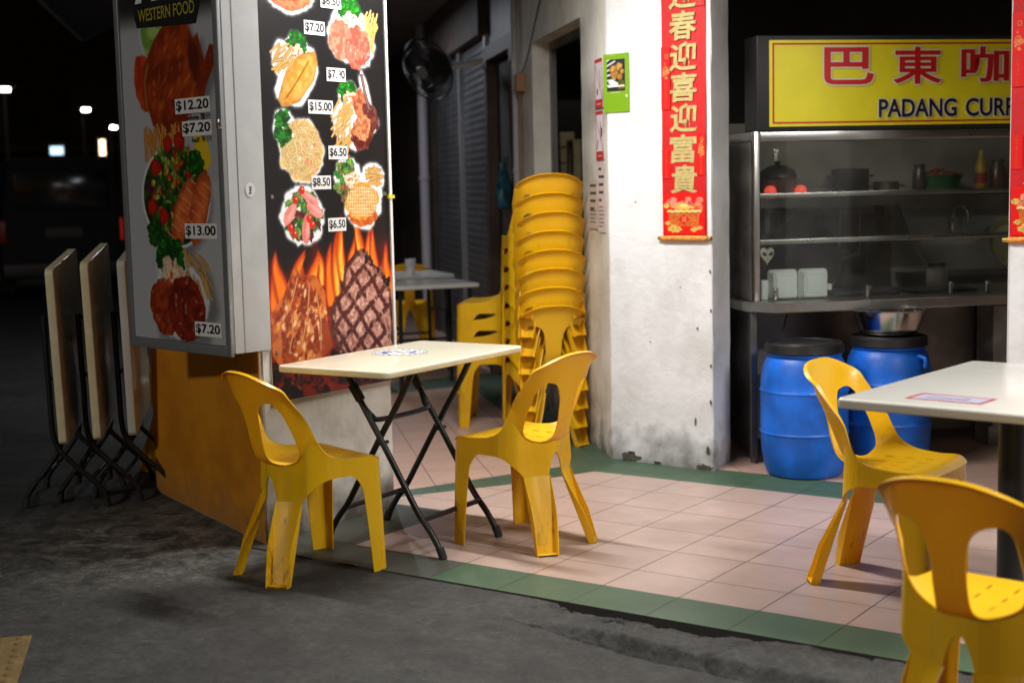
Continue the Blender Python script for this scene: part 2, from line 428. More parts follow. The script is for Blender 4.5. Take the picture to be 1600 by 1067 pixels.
def tile_mat(name, c1, c2, grout, size, rot=0.0, off=(0, 0), rough=0.32):
    m = bpy.data.materials.new(name); m.use_nodes = True; n = m.node_tree; b = n.nodes['Principled BSDF']; L = n.links.new
    g = n.nodes.new('ShaderNodeNewGeometry')
    mp = n.nodes.new('ShaderNodeMapping'); mp.inputs['Rotation'].default_value = (0, 0, rot); mp.inputs['Location'].default_value = (off[0], off[1], 0)
    L(g.outputs['Position'], mp.inputs['Vector'])
    br = n.nodes.new('ShaderNodeTexBrick'); br.offset = 0.0; br.squash = 1.0
    br.inputs['Scale'].default_value = 1.0; br.inputs['Brick Width'].default_value = size; br.inputs['Row Height'].default_value = size
    br.inputs['Mortar Size'].default_value = 0.0026; br.inputs['Mortar Smooth'].default_value = 0.3; br.inputs['Bias'].default_value = 0.0
    br.inputs['Color1'].default_value = (*c1, 1); br.inputs['Color2'].default_value = (*c2, 1); br.inputs['Mortar'].default_value = (*grout, 1)
    L(mp.outputs[0], br.inputs['Vector'])
    n1 = n.nodes.new('ShaderNodeTexNoise'); n1.inputs['Scale'].default_value = 2.2; n1.inputs['Detail'].default_value = 8; n1.inputs['Roughness'].default_value = 0.7; L(g.outputs['Position'], n1.inputs['Vector'])
    mr = n.nodes.new('ShaderNodeMapRange'); mr.inputs['From Min'].default_value = 0.3; mr.inputs['From Max'].default_value = 0.7; mr.inputs['To Min'].default_value = 0.78; mr.inputs['To Max'].default_value = 1.05
    L(n1.outputs['Fac'], mr.inputs['Value'])
    n2 = n.nodes.new('ShaderNodeTexNoise'); n2.inputs['Scale'].default_value = 320; n2.inputs['Detail'].default_value = 2; L(g.outputs['Position'], n2.inputs['Vector'])
    m2 = n.nodes.new('ShaderNodeMapRange'); m2.inputs['To Min'].default_value = 0.88; m2.inputs['To Max'].default_value = 1.12; L(n2.outputs['Fac'], m2.inputs['Value'])
    mu = n.nodes.new('ShaderNodeMath'); mu.operation = 'MULTIPLY'; L(mr.outputs['Result'], mu.inputs[0]); L(m2.outputs['Result'], mu.inputs[1])
    mx = n.nodes.new('ShaderNodeMix'); mx.data_type = 'RGBA'; mx.blend_type = 'MULTIPLY'; mx.inputs['Factor'].default_value = 1.0
    L(br.outputs['Color'], mx.inputs[6]); L(mu.outputs[0], mx.inputs[7])
    # sparse dark specks and dirt
    n3 = n.nodes.new('ShaderNodeTexNoise'); n3.inputs['Scale'].default_value = 26; n3.inputs['Detail'].default_value = 6; L(g.outputs['Position'], n3.inputs['Vector'])
    c3 = n.nodes.new('ShaderNodeValToRGB'); c3.color_ramp.elements[0].position = 0.70; c3.color_ramp.elements[1].position = 0.80
    c3.color_ramp.elements[0].color = (0, 0, 0, 1); c3.color_ramp.elements[1].color = (0.5, 0.5, 0.5, 1); L(n3.outputs['Fac'], c3.inputs['Fac'])
    m3 = n.nodes.new('ShaderNodeMix'); m3.data_type = 'RGBA'; L(c3.outputs['Color'], m3.inputs['Factor']); L(mx.outputs[2], m3.inputs[6]); m3.inputs[7].default_value = (0.05, 0.04, 0.03, 1)
    L(m3.outputs[2], b.inputs['Base Color'])
    r2 = n.nodes.new('ShaderNodeMapRange'); r2.inputs['To Min'].default_value = rough+0.15; r2.inputs['To Max'].default_value = rough-0.08; L(n1.outputs['Fac'], r2.inputs['Value']); L(r2.outputs['Result'], b.inputs['Roughness'])
    bp = n.nodes.new('ShaderNodeBump'); bp.inputs['Strength'].default_value = 0.35; bp.inputs['Distance'].default_value = 0.002; bp.invert = True
    L(br.outputs['Fac'], bp.inputs['Height']); L(bp.outputs['Normal'], b.inputs['Normal'])
    return m

def asphalt_mat():
    m = bpy.data.materials.new('worn_concrete_paving'); m.use_nodes = True; n = m.node_tree; b = n.nodes['Principled BSDF']; L = n.links.new
    g = n.nodes.new('ShaderNodeNewGeometry'); P = g.outputs['Position']
    def noise(sc, det, rg=0.6, dist=0.0, vec=None):
        x = n.nodes.new('ShaderNodeTexNoise'); x.inputs['Scale'].default_value = sc; x.inputs['Detail'].default_value = det; x.inputs['Roughness'].default_value = rg; x.inputs['Distortion'].default_value = dist
        L(vec or P, x.inputs['Vector']); return x.outputs['Fac']
    def ramp(f, a, b_, ca, cb):
        c = n.nodes.new('ShaderNodeValToRGB'); c.color_ramp.elements[0].position = a; c.color_ramp.elements[1].position = b_
        c.color_ramp.elements[0].color = (*ca, 1); c.color_ramp.elements[1].color = (*cb, 1); L(f, c.inputs['Fac']); return c.outputs['Color']
    def mix(f, a, bcol, blend='MIX'):
        x = n.nodes.new('ShaderNodeMix'); x.data_type = 'RGBA'; x.blend_type = blend
        if hasattr(f, 'links'): L(f, x.inputs['Factor'])
        else: x.inputs['Factor'].default_value = f
        L(a, x.inputs[6])
        if hasattr(bcol, 'links'): L(bcol, x.inputs[7])
        else: x.inputs[7].default_value = (*bcol, 1)
        return x.outputs[2]
    base = ramp(noise(1.9, 12, 0.78, 0.5), 0.33, 0.66, (0.016, 0.016, 0.016), (0.052, 0.052, 0.049))
    mott = ramp(noise(9, 9, 0.75, 0.3), 0.36, 0.64, (0.55, 0.55, 0.55), (1.08, 1.08, 1.07)); base = mix(1.0, base, mott, 'MULTIPLY')
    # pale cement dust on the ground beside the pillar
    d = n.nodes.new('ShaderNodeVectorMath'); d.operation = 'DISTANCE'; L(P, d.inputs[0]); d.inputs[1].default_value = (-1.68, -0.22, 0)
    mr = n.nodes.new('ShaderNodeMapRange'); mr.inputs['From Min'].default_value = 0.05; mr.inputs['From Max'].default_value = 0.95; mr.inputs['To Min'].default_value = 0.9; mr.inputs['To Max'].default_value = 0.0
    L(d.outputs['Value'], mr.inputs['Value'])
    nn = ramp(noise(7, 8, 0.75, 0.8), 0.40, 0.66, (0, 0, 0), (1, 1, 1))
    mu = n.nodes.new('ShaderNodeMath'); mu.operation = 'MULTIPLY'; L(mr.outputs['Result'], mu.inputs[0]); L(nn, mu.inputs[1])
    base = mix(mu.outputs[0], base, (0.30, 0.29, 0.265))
    scr = ramp(noise(11, 10, 0.8, 1.2), 0.57, 0.76, (0, 0, 0), (0.45, 0.45, 0.45))
    base = mix(scr, base, (0.13, 0.127, 0.115))
    spk = ramp(noise(85, 3), 0.72, 0.78, (0, 0, 0), (0.7, 0.7, 0.7))
    base = mix(spk, base, (0.20, 0.195, 0.185))
    dk = ramp(noise(3.1, 6, 0.6), 0.58, 0.78, (0, 0, 0), (0.3, 0.3, 0.3))
    base = mix(dk, base, (0.014, 0.014, 0.014))
    vo = n.nodes.new('ShaderNodeTexVoronoi'); vo.inputs['Scale'].default_value = 34; L(P, vo.inputs['Vector'])
    sel = ramp(vo.outputs['Distance'], 0.045, 0.10, (1, 1, 1), (0, 0, 0))
    pick = n.nodes.new('ShaderNodeSeparateColor'); L(vo.outputs['Color'], pick.inputs[0])
    pk = ramp(pick.outputs[0], 0.80, 0.84, (0, 0, 0), (0.8, 0.8, 0.8))
    m_ = n.nodes.new('ShaderNodeMath'); m_.operation = 'MULTIPLY'; L(sel, m_.inputs[0]); L(pk, m_.inputs[1])
    base = mix(m_.outputs[0], base, (0.24, 0.23, 0.215))
    ln = n.nodes.new('ShaderNodeMath'); ln.operation = 'SUBTRACT'; ln.inputs[1].default_value = 0.5; L(noise(2.3, 7, 0.62, 0.9), ln.inputs[0])
    la = n.nodes.new('ShaderNodeMath'); la.operation = 'ABSOLUTE'; L(ln.outputs[0], la.inputs[0])
    base = mix(ramp(la.outputs[0], 0.0, 0.012, (0.55, 0.55, 0.55), (0, 0, 0)), base, (0.012, 0.012, 0.012))
    mot2 = ramp(noise(34, 6, 0.75), 0.34, 0.66, (0.60, 0.60, 0.60), (1.55, 1.55, 1.52)); base = mix(1.0, base, mot2, 'MULTIPLY')
    grit = ramp(noise(160, 4, 0.7), 0.35, 0.65, (0.72, 0.72, 0.72), (1.28, 1.28, 1.28)); base = mix(1.0, base, grit, 'MULTIPLY')
    L(base, b.inputs['Base Color'])
    rr = n.nodes.new('ShaderNodeMapRange'); rr.inputs['To Min'].default_value = 0.55; rr.inputs['To Max'].default_value = 0.9; L(noise(5, 4), rr.inputs['Value']); L(rr.outputs['Result'], b.inputs['Roughness'])
    bp = n.nodes.new('ShaderNodeBump'); bp.inputs['Strength'].default_value = 0.5; bp.inputs['Distance'].default_value = 0.008
    L(noise(45, 8, 0.7), bp.inputs['Height']); L(bp.outputs['Normal'], b.inputs['Normal'])
    return m

def glass_mat(name, tint=(1, 1, 1), refl=0.13):
    m = bpy.data.materials.new(name); m.use_nodes = True; n = m.node_tree; n.nodes.remove(n.nodes['Principled BSDF'])
    out = n.nodes['Material Output']; t = n.nodes.new('ShaderNodeBsdfTransparent'); t.inputs[0].default_value = (*tint, 1)
    gl = n.nodes.new('ShaderNodeBsdfGlossy'); gl.inputs['Roughness'].default_value = 0.03
    lw = n.nodes.new('ShaderNodeLayerWeight'); lw.inputs['Blend'].default_value = refl*2
    mx = n.nodes.new('ShaderNodeMixShader'); n.links.new(lw.outputs['Fresnel'], mx.inputs[0]); n.links.new(t.outputs[0], mx.inputs[1]); n.links.new(gl.outputs[0], mx.inputs[2])
    df = n.nodes.new('ShaderNodeBsdfDiffuse'); df.inputs[0].default_value = (0.55, 0.56, 0.55, 1)
    tc = n.nodes.new('ShaderNodeTexCoord'); no = n.nodes.new('ShaderNodeTexNoise'); no.inputs['Scale'].default_value = 3.5; no.inputs['Detail'].default_value = 8; no.inputs['Distortion'].default_value = 1.0
    n.links.new(tc.outputs['Object'], no.inputs['Vector'])
    mr = n.nodes.new('ShaderNodeMapRange'); mr.inputs['From Min'].default_value = 0.3; mr.inputs['From Max'].default_value = 0.75; mr.inputs['To Min'].default_value = 0.006; mr.inputs['To Max'].default_value = 0.050
    n.links.new(no.outputs['Fac'], mr.inputs['Value'])
    m2 = n.nodes.new('ShaderNodeMixShader'); n.links.new(mr.outputs['Result'], m2.inputs[0]); n.links.new(mx.outputs[0], m2.inputs[1]); n.links.new(df.outputs[0], m2.inputs[2]); n.links.new(m2.outputs[0], out.inputs[0])
    return m

M = {}
M['yellow'] = yellow_plastic()
M['black_tube'] = mat('black_painted_steel', (0.012, 0.012, 0.013), 0.38, bump=0.1, bscale=90)
M['rubber'] = mat('black_rubber', (0.014, 0.014, 0.014), 0.75)
M['cream_top'] = mat('cream_laminate', hexl('F8F2DA'), 0.18, var=0.08, scale=6, detail=9, rvar=0.08, coat=0.3)
M['cream_edge'] = mat('cream_edge_band', hexl('F2E7C0'), 0.35, var=0.10, scale=18)
M['white_top'] = mat('white_laminate', hexl('DEDDD6'), 0.24, var=0.10, scale=5, detail=9, rvar=0.10, coat=0.3)
M['dull_top'] = mat('worn_cream_laminate', hexl('E4DFC8'), 0.14, var=0.12, scale=9)
M['under'] = mat('table_underside', (0.11, 0.10, 0.08), 0.35, var=0.3, scale=12)
M['white_wall'] = plaster('white_painted_plaster', (0.77, 0.785, 0.81), (0.62, 0.625, 0.62), 0.75, 0.5)
M['cream_wall'] = plaster('yellowed_plaster', (0.60, 0.56, 0.45), (0.46, 0.41, 0.30), 0.6, 0.3)
M['grey_wall'] = plaster('dirty_cream_plaster', (0.72, 0.70, 0.64), (0.54, 0.51, 0.44), 0.85, 0.3)
M['orange'] = plaster('orange_painted_plaster', (0.60, 0.235, 0.006), (0.47, 0.165, 0.005), 0.45, 0.25, 0.6)
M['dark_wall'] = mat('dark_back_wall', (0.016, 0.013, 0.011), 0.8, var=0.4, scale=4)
M['pink'] = tile_mat('pink_floor_tile', (0.475, 0.345, 0.298), (0.515, 0.376, 0.325), (0.055, 0.04, 0.035), 0.3, 0.0, (0, 0.0))
M['green'] = tile_mat('green_floor_tile', (0.060, 0.115, 0.066), (0.068, 0.125, 0.073), (0.02, 0.035, 0.022), 0.3, 0.0, (0, -0.067), 0.42)
M['pink45'] = tile_mat('pink_corridor_tile', (0.50, 0.325, 0.26), (0.54, 0.355, 0.285), (0.11, 0.08, 0.066), 0.3, R(-45), (0.1, 0.05))
M['green45'] = tile_mat('green_corridor_tile', (0.050, 0.092, 0.058), (0.056, 0.100, 0.062), (0.02, 0.03, 0.02), 0.3, R(-45), (0.1, 0.05), 0.42)
M['dirty_green'] = tile_mat('dirt_covered_tile', (0.060, 0.066, 0.052), (0.072, 0.076, 0.060), (0.02, 0.022, 0.018), 0.3, 0.0, (0, -0.067), 0.5)
M['slab_side'] = mat('slab_side', (0.06, 0.056, 0.05), 0.9, bump=0.5)
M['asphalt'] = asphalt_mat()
M['steel'] = mat('brushed_stainless', (0.50, 0.49, 0.47), 0.30, 1.0, var=0.25, scale=5, rvar=0.12)
M['dull_steel'] = mat('dull_stainless', (0.30, 0.29, 0.28), 0.42, 1.0, var=0.4, scale=4, rvar=0.1)
M['dark_metal'] = mat('dark_metal', (0.022, 0.022, 0.024), 0.45)
M['alu'] = mat('painted_aluminium', (0.50, 0.51, 0.52), 0.45, 0.0, var=0.12, scale=6)
M['alu_frame'] = mat('grey_aluminium_frame', (0.30, 0.31, 0.33), 0.4, 0.6)
M['blue'] = mat('blue_drum_plastic', (0.010, 0.165, 0.80), 0.42, var=0.38, scale=5, bump=0.15, bscale=30, detail=12, rvar=0.1)
M['black_lid'] = mat('black_lid_plastic', (0.010, 0.010, 0.011), 0.45, bump=0.2, bscale=30)
M['foam'] = mat('white_foam', (0.90, 0.95, 0.93), 0.6, bump=0.15, bscale=150)
M['brown_wood'] = mat('dark_brown_timber', (0.060, 0.026, 0.016), 0.55, var=0.4, scale=9)
M['shutter'] = mat('grey_shutter', (0.085, 0.085, 0.09), 0.5, 0.3, var=0.35, scale=3)
M['white_paint'] = mat('white_paint', (0.74, 0.74, 0.72), 0.5, var=0.1)
M['pipe_grey'] = mat('grey_pipe', (0.36, 0.36, 0.38), 0.5)
M['glass'] = glass_mat('case_glass', (0.92, 0.94, 0.93))
M['print'] = print_mat('glossy_print', 0.42, 0.08)
M['print_matte'] = print_mat('matte_print', 0.65)
M['red_paper'] = mat('red_paper', (0.60, 0.006, 0.008), 0.5, var=0.12, scale=14)
M['gold'] = mat('gold_print', (0.62, 0.50, 0.20), 0.45, 0.15, var=0.2, scale=60)
M['gold_metal'] = mat('gold_knob', (0.66, 0.46, 0.12), 0.3, 0.9)
M['orange_satin'] = mat('orange_brocade', (0.74, 0.12, 0.022), 0.45, col2=(0.70, 0.34, 0.06), scale=70)
M['ink'] = mat('black_ink', (0.008, 0.008, 0.010), 0.5)
M['label_white'] = mat('white_label', (0.72, 0.72, 0.72), 0.5)
M['sign_yellow'] = mat('yellow_sign_acrylic', (0.74, 0.66, 0.015), 0.32, var=0.05)
M['sign_red'] = mat('red_sign_lettering', (0.50, 0.006, 0.010), 0.4)
M['sign_white'] = mat('white_sign_outline', (0.66, 0.62, 0.46), 0.4)
M['sign_navy'] = mat('navy_sign_lettering', (0.006, 0.010, 0.030), 0.4)
M['sign_frame'] = mat('dark_sign_frame', (0.009, 0.010, 0.012), 0.5)
M['tactile'] = mat('yellow_tactile_paving', (0.20, 0.125, 0.035), 0.75, var=0.35, scale=12, bump=0.4)
M['back_tile'] = mat('kitchen_wall_tile', (0.34, 0.34, 0.31), 0.35, var=0.3, scale=3)

exec_later = []

# ================================================================== THE SETTING
# ---- ground: one sheet to the horizon, finely divided near the step where the concrete is broken
def ground():
    rs = np.random.RandomState(3)
    xs = np.concatenate([np.linspace(-220, -30, 8), np.linspace(-20, -3, 12), np.arange(-2.6, 0.0, 0.1), np.arange(0.0, 2.3, 0.0075), np.linspace(2.7, 8, 20), np.linspace(15, 150, 6)])
    ys = np.concatenate([np.linspace(-150, -12, 6), np.linspace(-8, -1.0, 20), np.arange(-0.9, -0.55, 0.05), np.arange(-0.55, -0.145, 0.005), np.array([0.0, 0.5, 1, 2, 4, 8, 15, 30, 60, 110, 220])])
    X, Y = np.meshgrid(xs, ys)
    def ss(a, b, x): return sstep(a, b, x)
    rampx = ss(0.15, 0.75, X)
    z = -0.006 - 0.045*rampx*(1-ss(-0.2, 0.6, Y))
    # fillet of cracked mortar along the step
    inx = ss(0.10, 0.26, X + 0.06*(fbm(X, Y, 12, 5)-0.5))
    wob = 0.03*(fbm(X, Y*0, 3.0, 11)-0.5)+0.012*(fbm(X, Y*0, 14.0, 12)-0.5)
    edge_f = -0.40 - 0.055*ss(0.2, 1.5, X) + wob                # front boundary
    t = (Y-edge_f)/(-0.178-edge_f)
    inside = (t > 0) & (t < 1)
    prof = np.where(inside, sstep(0.0, 0.22, t), 0)
    lump = (fbm(X, Y, 10, 21)-0.5)*0.016 + (fbm(X, Y, 45, 23)-0.5)*0.007
    rag = fbm(X, Y, 26, 37)-0.5
    gone = sstep(-0.02, 0.02, (t-0.80-0.12*np.sin(X*7.0+0.6)+0.5*rag)*0.25)*(1-sstep(0.98, 1.06, X+0.1*rag))*ss(0.22, 0.30, X)
    z = z + inx*((-0.004-z)*prof*inside + 0.85*lump*inside - 0.022*gone*inside - 0.004*sstep(0.5, 0.6, fbm(X, Y, 18, 71))*inside)
    crack = np.exp(-((Y-edge_f)/0.0042)**2)*0.011*inx
    gw = 0.000+0.011*sstep(0.35, 0.65, fbm(X, Y*0, 5.0, 41))*(1-0.6*ss(0.95, 1.15, X))
    gap = (1-sstep(0.8, 1.2, (-0.160-Y)/(gw+0.012)))*0.06*ss(0.17, 0.22, X)
    z = z - crack - gap
    for cx_, sl_, ph in ((0.60, 0.35, 0.0), (0.98, 0.25, 1.0), (1.42, -0.3, 2.0)):
        z = z - 0.013*np.exp(-((X-cx_-sl_*(Y+0.3)-0.014*np.sin(Y*55+ph)-0.008*np.sin(Y*130))/0.0045)**2)*inx*inside
    yc = -0.245+0.018*np.sin(X*11)+0.03*rag
    z = z - 0.012*np.exp(-((Y-yc)/0.0045)**2)*inx*ss(0.25, 0.35, X)*(1-ss(0.75, 0.9, X))
    # thin crack running out to the left of the fillet
    yl = -0.43-0.35*(X-0.3)*0+0.10*(X-0.36)+0.012*np.sin(X*45)
    z = z - 0.004*np.exp(-((Y-yl)/0.006)**2)*(X > 0.16)*(X < 0.42)
    under = (Y > -0.155)
    z = np.where(under & (Y < 3) & (X > -0.9) & (X < 9), np.minimum(z, -0.06), z)
    z = np.where((Y > -0.155) & (X <= -0.9), -0.006, z)
    bm = BM()
    me = bpy.data.meshes.new('paving')
    ny, nx = X.shape
    co = np.stack([X, Y, z], -1).reshape(-1, 3)
    i = np.arange(ny-1)[:, None]*nx+np.arange(nx-1)[None, :]
    f = np.stack([i, i+1, i+1+nx, i+nx], -1).reshape(-1, 4)
    bm.free()
    me.from_pydata(co.tolist(), [], f.tolist())
    me.shade_smooth()
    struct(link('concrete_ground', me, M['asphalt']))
ground()

# ---- tiled floor: edge-sharing areas of pink and green tile
def floor():
    bm = BM()
    def P(pts, mi, z=0.0):
        f = bm.faces.new([bm.verts.new((x, y, z)) for x, y in pts]); f.material_index = mi
    A = [(-0.30, -0.172), (9, -0.172), (9, 0.067), (-0.30, 0.067)]
    P(A, 1)
    P([(-0.86, -0.172), (-0.30, -0.172), (-0.30, 0.067), (-0.855, 0.067)], 4)
    P([(-1.30, -0.172), (-0.86, -0.172), (-0.855, 0.067), (-1.30, 0.067)], 4)
    P([(-1.30, 0.067), (-0.855, 0.067), (-0.855, 0.727), (-1.30, 0.727)], 4)
    # pink room
    P([(-0.855, 0.067), (9, 0.067), (9, 1.775), (-0.775, 1.775), (-0.97, 1.316), (-1.228, 0.903), (-1.32, 0.727), (-0.855, 0.727)], 0)
    # slanting green band from pillar to pillar
    P([(-1.32, 0.727), (-1.228, 0.903), (-0.97, 1.316), (-0.775, 1.775), (-0.78, 2.0), (-0.962, 1.858), (-1.112, 1.509), (-1.341, 0.948), (-1.44, 0.727)], 3)
    # green band along the back
    P([(-0.775, 1.775), (9, 1.775), (9, 2.06), (-0.72, 2.11), (-0.78, 2.0)], 1)
    # corridor: pink field, green along the wall, green band across
    P([(-0.962, 1.858), (-3.17, 3.99), (-3.60, 2.9), (-1.44, 0.727), (-1.341, 0.948), (-1.112, 1.509)], 2)
    P([(-0.962, 1.858), (-0.78, 2.0), (-0.72, 2.11), (-0.866, 2.40), (-3.40, 4.64), (-3.17, 3.99)], 3)
    P([(-3.60, 2.9), (-3.17, 3.99), (-3.40, 4.64), (-4.1, 3.2)], 3)
    P([(-4.1, 3.2), (-3.40, 4.64), (-12, 13.5), (-13, 12)], 2)
    # kitchen floor behind the counter
    P([(-0.72, 2.11), (9, 2.06), (9, 8), (-2.5, 8), (-0.866, 2.40)], 2)
    # vertical face of the step
    f = bm.faces.new([bm.verts.new(c) for c in ((-1.30, -0.172, 0), (-1.30, -0.172, -0.14), (9, -0.172, -0.14), (9, -0.172, 0))]); f.material_index = 5
    me = bpy.data.meshes.new('tiled_floor'); bm.normal_update()
    for fc in bm.faces:
        if fc.normal.z < -0.5: fc.normal_flip()
    bm.to_mesh(me); bm.free()
    struct(link('tiled_floor', me, [M['pink'], M['green'], M['pink45'], M['green45'], M['dirty_green'], M['slab_side']]))
floor()

# ---- ceiling slab over the seating and the corridor
bm = prism(BM(), [(-1.55, -0.45), (6, -0.45), (6, 7), (-3.5, 8), (-11, 14), (-13, 12.2), (-2.2, 0.9)], 3.0, 3.2)
struct(obj('ceiling', bm, mat('ceiling_paint', (0.16, 0.155, 0.145), 0.8, var=0.3, scale=2)))

# ---- white pillar between the corridor and the stall
pil = thing('pillar', 'thick white painted pillar with peeling base, red scroll hanging on its face', 'pillar', (-0.6, 2.2, 0))
def pillar_white():
    bm = BM()
    poly = [(-0.866, 2.106), (-0.26, 2.056), (-0.292, 2.31), (-0.62, 2.72), (-1.10, 2.68), (-1.269, 2.509)]
    z0, z1 = -0.01, 3.0
    n = len(poly)
    # rounded, slightly irregular arrises: subdivide each face and bevel the corners
    a = [bm.verts.new((x+0.6, y-2.2, z0)) for x, y in poly]; b = [bm.verts.new((x+0.6, y-2.2, z1)) for x, y in poly]
    for i in range(n):
        f = bm.faces.new((a[i], a[(i+1) % n], b[(i+1) % n], b[i])); f.material_index = 1 if i == 5 else 0
    bm.faces.new(a[::-1]); bm.faces.new(b)
    ve = [e for e in bm.edges if abs(e.verts[0].co.z-e.verts[1].co.z) > 1]
    bmesh.ops.bevel(bm, geom=ve, offset=0.012, segments=3, profile=0.6, affect='EDGES')
    for k in range(30):
        z = 0.02 + 3.0*k/30
        bmesh.ops.bisect_plane(bm, geom=bm.verts[:]+bm.edges[:]+bm.faces[:], plane_co=(0, 0, z), plane_no=(0, 0, 1))
    rs = random.Random(4)
    for v in bm.verts:
        if abs(v.co.z-1.5) < 1.49:
            v.co.x += rs.uniform(-0.0025, 0.0025); v.co.y += rs.uniform(-0.0025, 0.0025)
    return obj('column', bm, [M['white_wall'], M['grey_wall']], pil, smooth=30)
pillar_white()
# chipped plaster at the foot: ragged shallow patches of bare render
def chip(cx, cz, w, h, seed, y, lean=0.0825):
    bm = BM(); rs = random.Random(seed); c = bm.verts.new((cx, y-lean*0+0.0, cz+h*0.3))
    ring = []
    for k in range(22):
        a = 2*PI*k/22; rr = 1+rs.uniform(-0.28, 0.28)
        x = cx+math.cos(a)*w*rr; z = max(0.004, cz+math.sin(a)*h*rr)
        ring.append(bm.verts.new((x, y-(x-cx)*lean, z)))
    for k in range(22): bm.faces.new((c, ring[k], ring[(k+1) % 22]))
    return bm
chipm = mat('bare_render', (0.030, 0.026, 0.022), 0.9, col2=(0.10, 0.085, 0.065), scale=30, bump=0.8)
def pillar_front_y(X): return 2.106+(X+0.866)*(2.056-2.106)/0.606
for cx, cz, w, h, sd in ((-0.75, 0.018, 0.055, 0.030, 2), (-0.585, 0.006, 0.022, 0.009, 5), (-0.31, 0.012, 0.05, 0.016, 8), (-0.29, 0.10, 0.010, 0.022, 9), (-0.345, 0.70, 0.006, 0.006, 11), (-0.272, 0.34, 0.006, 0.014, 12), (-0.270, 0.52, 0.005, 0.010, 13), (-0.268, 0.79, 0.005, 0.008, 14), (-0.271, 0.98, 0.004, 0.009, 15), (-0.36, 0.24, 0.005, 0.020, 16), (-0.62, 0.62, 0.004, 0.004, 17), (-0.44, 0.9, 0.004, 0.003, 18), (-0.70, 1.32, 0.004, 0.004, 19)):
    o = obj('bare_patch', chip(cx+0.6, cz, w, h, sd, pillar_front_y(cx)-2.2-0.0045), chipm, pil)

# ---- second white pillar on the right
pr = thing('pillar', 'white painted pillar edge at the right, behind the table, with a red scroll', 'pillar', (1.4, 2.1, 0))
bm = prism(BM(), [(-0.222, -0.197), (0.5, -0.25), (0.5, 0.25), (-0.19, 0.20)], -0.01, 3.0)
bmesh.ops.bevel(bm, geom=[e for e in bm.edges if abs(e.verts[0].co.z-e.verts[1].co.z) > 1], offset=0.012, segments=3, affect='EDGES')
obj('column', bm, M['white_wall'], pr, smooth=30)

# ---- left pillar with orange base, menu boards are fixed to it
pl = thing('pillar', 'pillar with orange painted side and bare whitish side, behind the menu boards', 'pillar', (-1.6, 0.3, 0))
A_ = (-1.165, -0.11); E_ = (-2.396, 0.398)
def tr(p): return (p[0]+1.6, p[1]-0.3)
bm = prism(BM(), [tr(A_), tr((-1.165, 0.70)), tr((-1.45, 0.86)), tr((-2.25, 0.75)), tr(E_)], -0.01, 3.0)
bmesh.ops.bevel(bm, geom=[e for e in bm.edges if abs(e.verts[0].co.z-e.verts[1].co.z) > 1], offset=0.014, segments=3, affect='EDGES')
obj('column', bm, M['grey_wall'], pl, smooth=30)
# orange paint coat on the street side: a 3 mm skin
d_ = Vector((E_[0]-A_[0], E_[1]-A_[1], 0)).normalized(); n_ = Vector((d_.y, -d_.x, 0)) * 1
if n_.y > 0: n_ = -n_
bm = BM()
p0_ = Vector((*tr(A_), 0))+d_*0.016; p1_ = Vector((*tr(E_), 0))-d_*0.016
for q in ((p0_, p1_),):
    v = [bm.verts.new(q[0]+Vector((0, 0, 0.0))), bm.verts.new(q[1]+Vector((0, 0, 0.0))), bm.verts.new(q[1]+Vector((0, 0, 2.3))), bm.verts.new(q[0]+Vector((0, 0, 2.3)))]
    w_ = [bm.verts.new(x.co+n_*0.004) for x in v]
    bm.faces.new(w_)
    for k in range(4): bm.faces.new((v[k], v[(k+1) % 4], w_[(k+1) % 4], w_[k]))
obj('orange_paint', bm, M['orange'], pl)

# ---- corridor wall, running back from the white pillar at 45 degrees
wallo = (-0.866, 2.106, 0)
ws = thing('shopfront_wall', 'cream plaster wall with a deep window opening, left of the white pillar', 'wall', wallo, R(45))
# local: x = into the wall, y = along the corridor
bm = BM()
box2(bm, (0.0, 0.57, 2.31), (0.15, 1.90, 3.0))
box2(bm, (0.0, 1.90, 0), (0.15, 2.42, 3.0))
box2(bm, (0.0, 0.57, 0), (0.15, 1.90, 0.85))
obj('wall', bm, M['grey_wall'], ws)
bm = BM(); box2(bm, (0.11, 1.85, 0.852), (0.145, 1.898, 2.308)); box2(bm, (0.11, 0.575, 2.26), (0.145, 1.85, 2.308)); 
obj('window_frame', bm, M['dull_steel'], ws)
# what can be seen in the opening: dark room with a shelf of small white boxes
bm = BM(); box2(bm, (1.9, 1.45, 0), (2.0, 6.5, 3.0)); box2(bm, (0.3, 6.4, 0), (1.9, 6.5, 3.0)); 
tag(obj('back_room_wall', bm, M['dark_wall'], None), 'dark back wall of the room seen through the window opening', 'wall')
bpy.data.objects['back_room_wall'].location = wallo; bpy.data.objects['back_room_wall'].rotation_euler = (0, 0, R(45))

dw = thing('door', 'dark doorway with brown timber frame further down the corridor', 'door', wallo, R(45))
bm = BM(); box2(bm, (-0.03, 2.46, 0), (0.1, 2.57, 2.34)); box2(bm, (-0.03, 3.50, 0), (0.1, 3.62, 2.34)); box2(bm, (-0.03, 2.46, 2.34), (0.1, 3.62, 2.44))
obj('door_frame', bm, M['brown_wood'], dw)
bm = BM(); box2(bm, (0.05, 2.57, 0), (0.09, 3.50, 2.34)); obj('door_leaf', bm, M['dark_wall'], dw)
bm = BM(); box2(bm, (0.02, 2.43, 2.44), (0.09, 3.64, 3.0)); obj('transom_panel', bm, M['shutter'], dw)
bm = BM(); box2(bm, (-0.035, 2.58, 1.2), (-0.012, 2.84, 1.62), 0.004); obj('notice_board', bm, M['shutter'], dw)

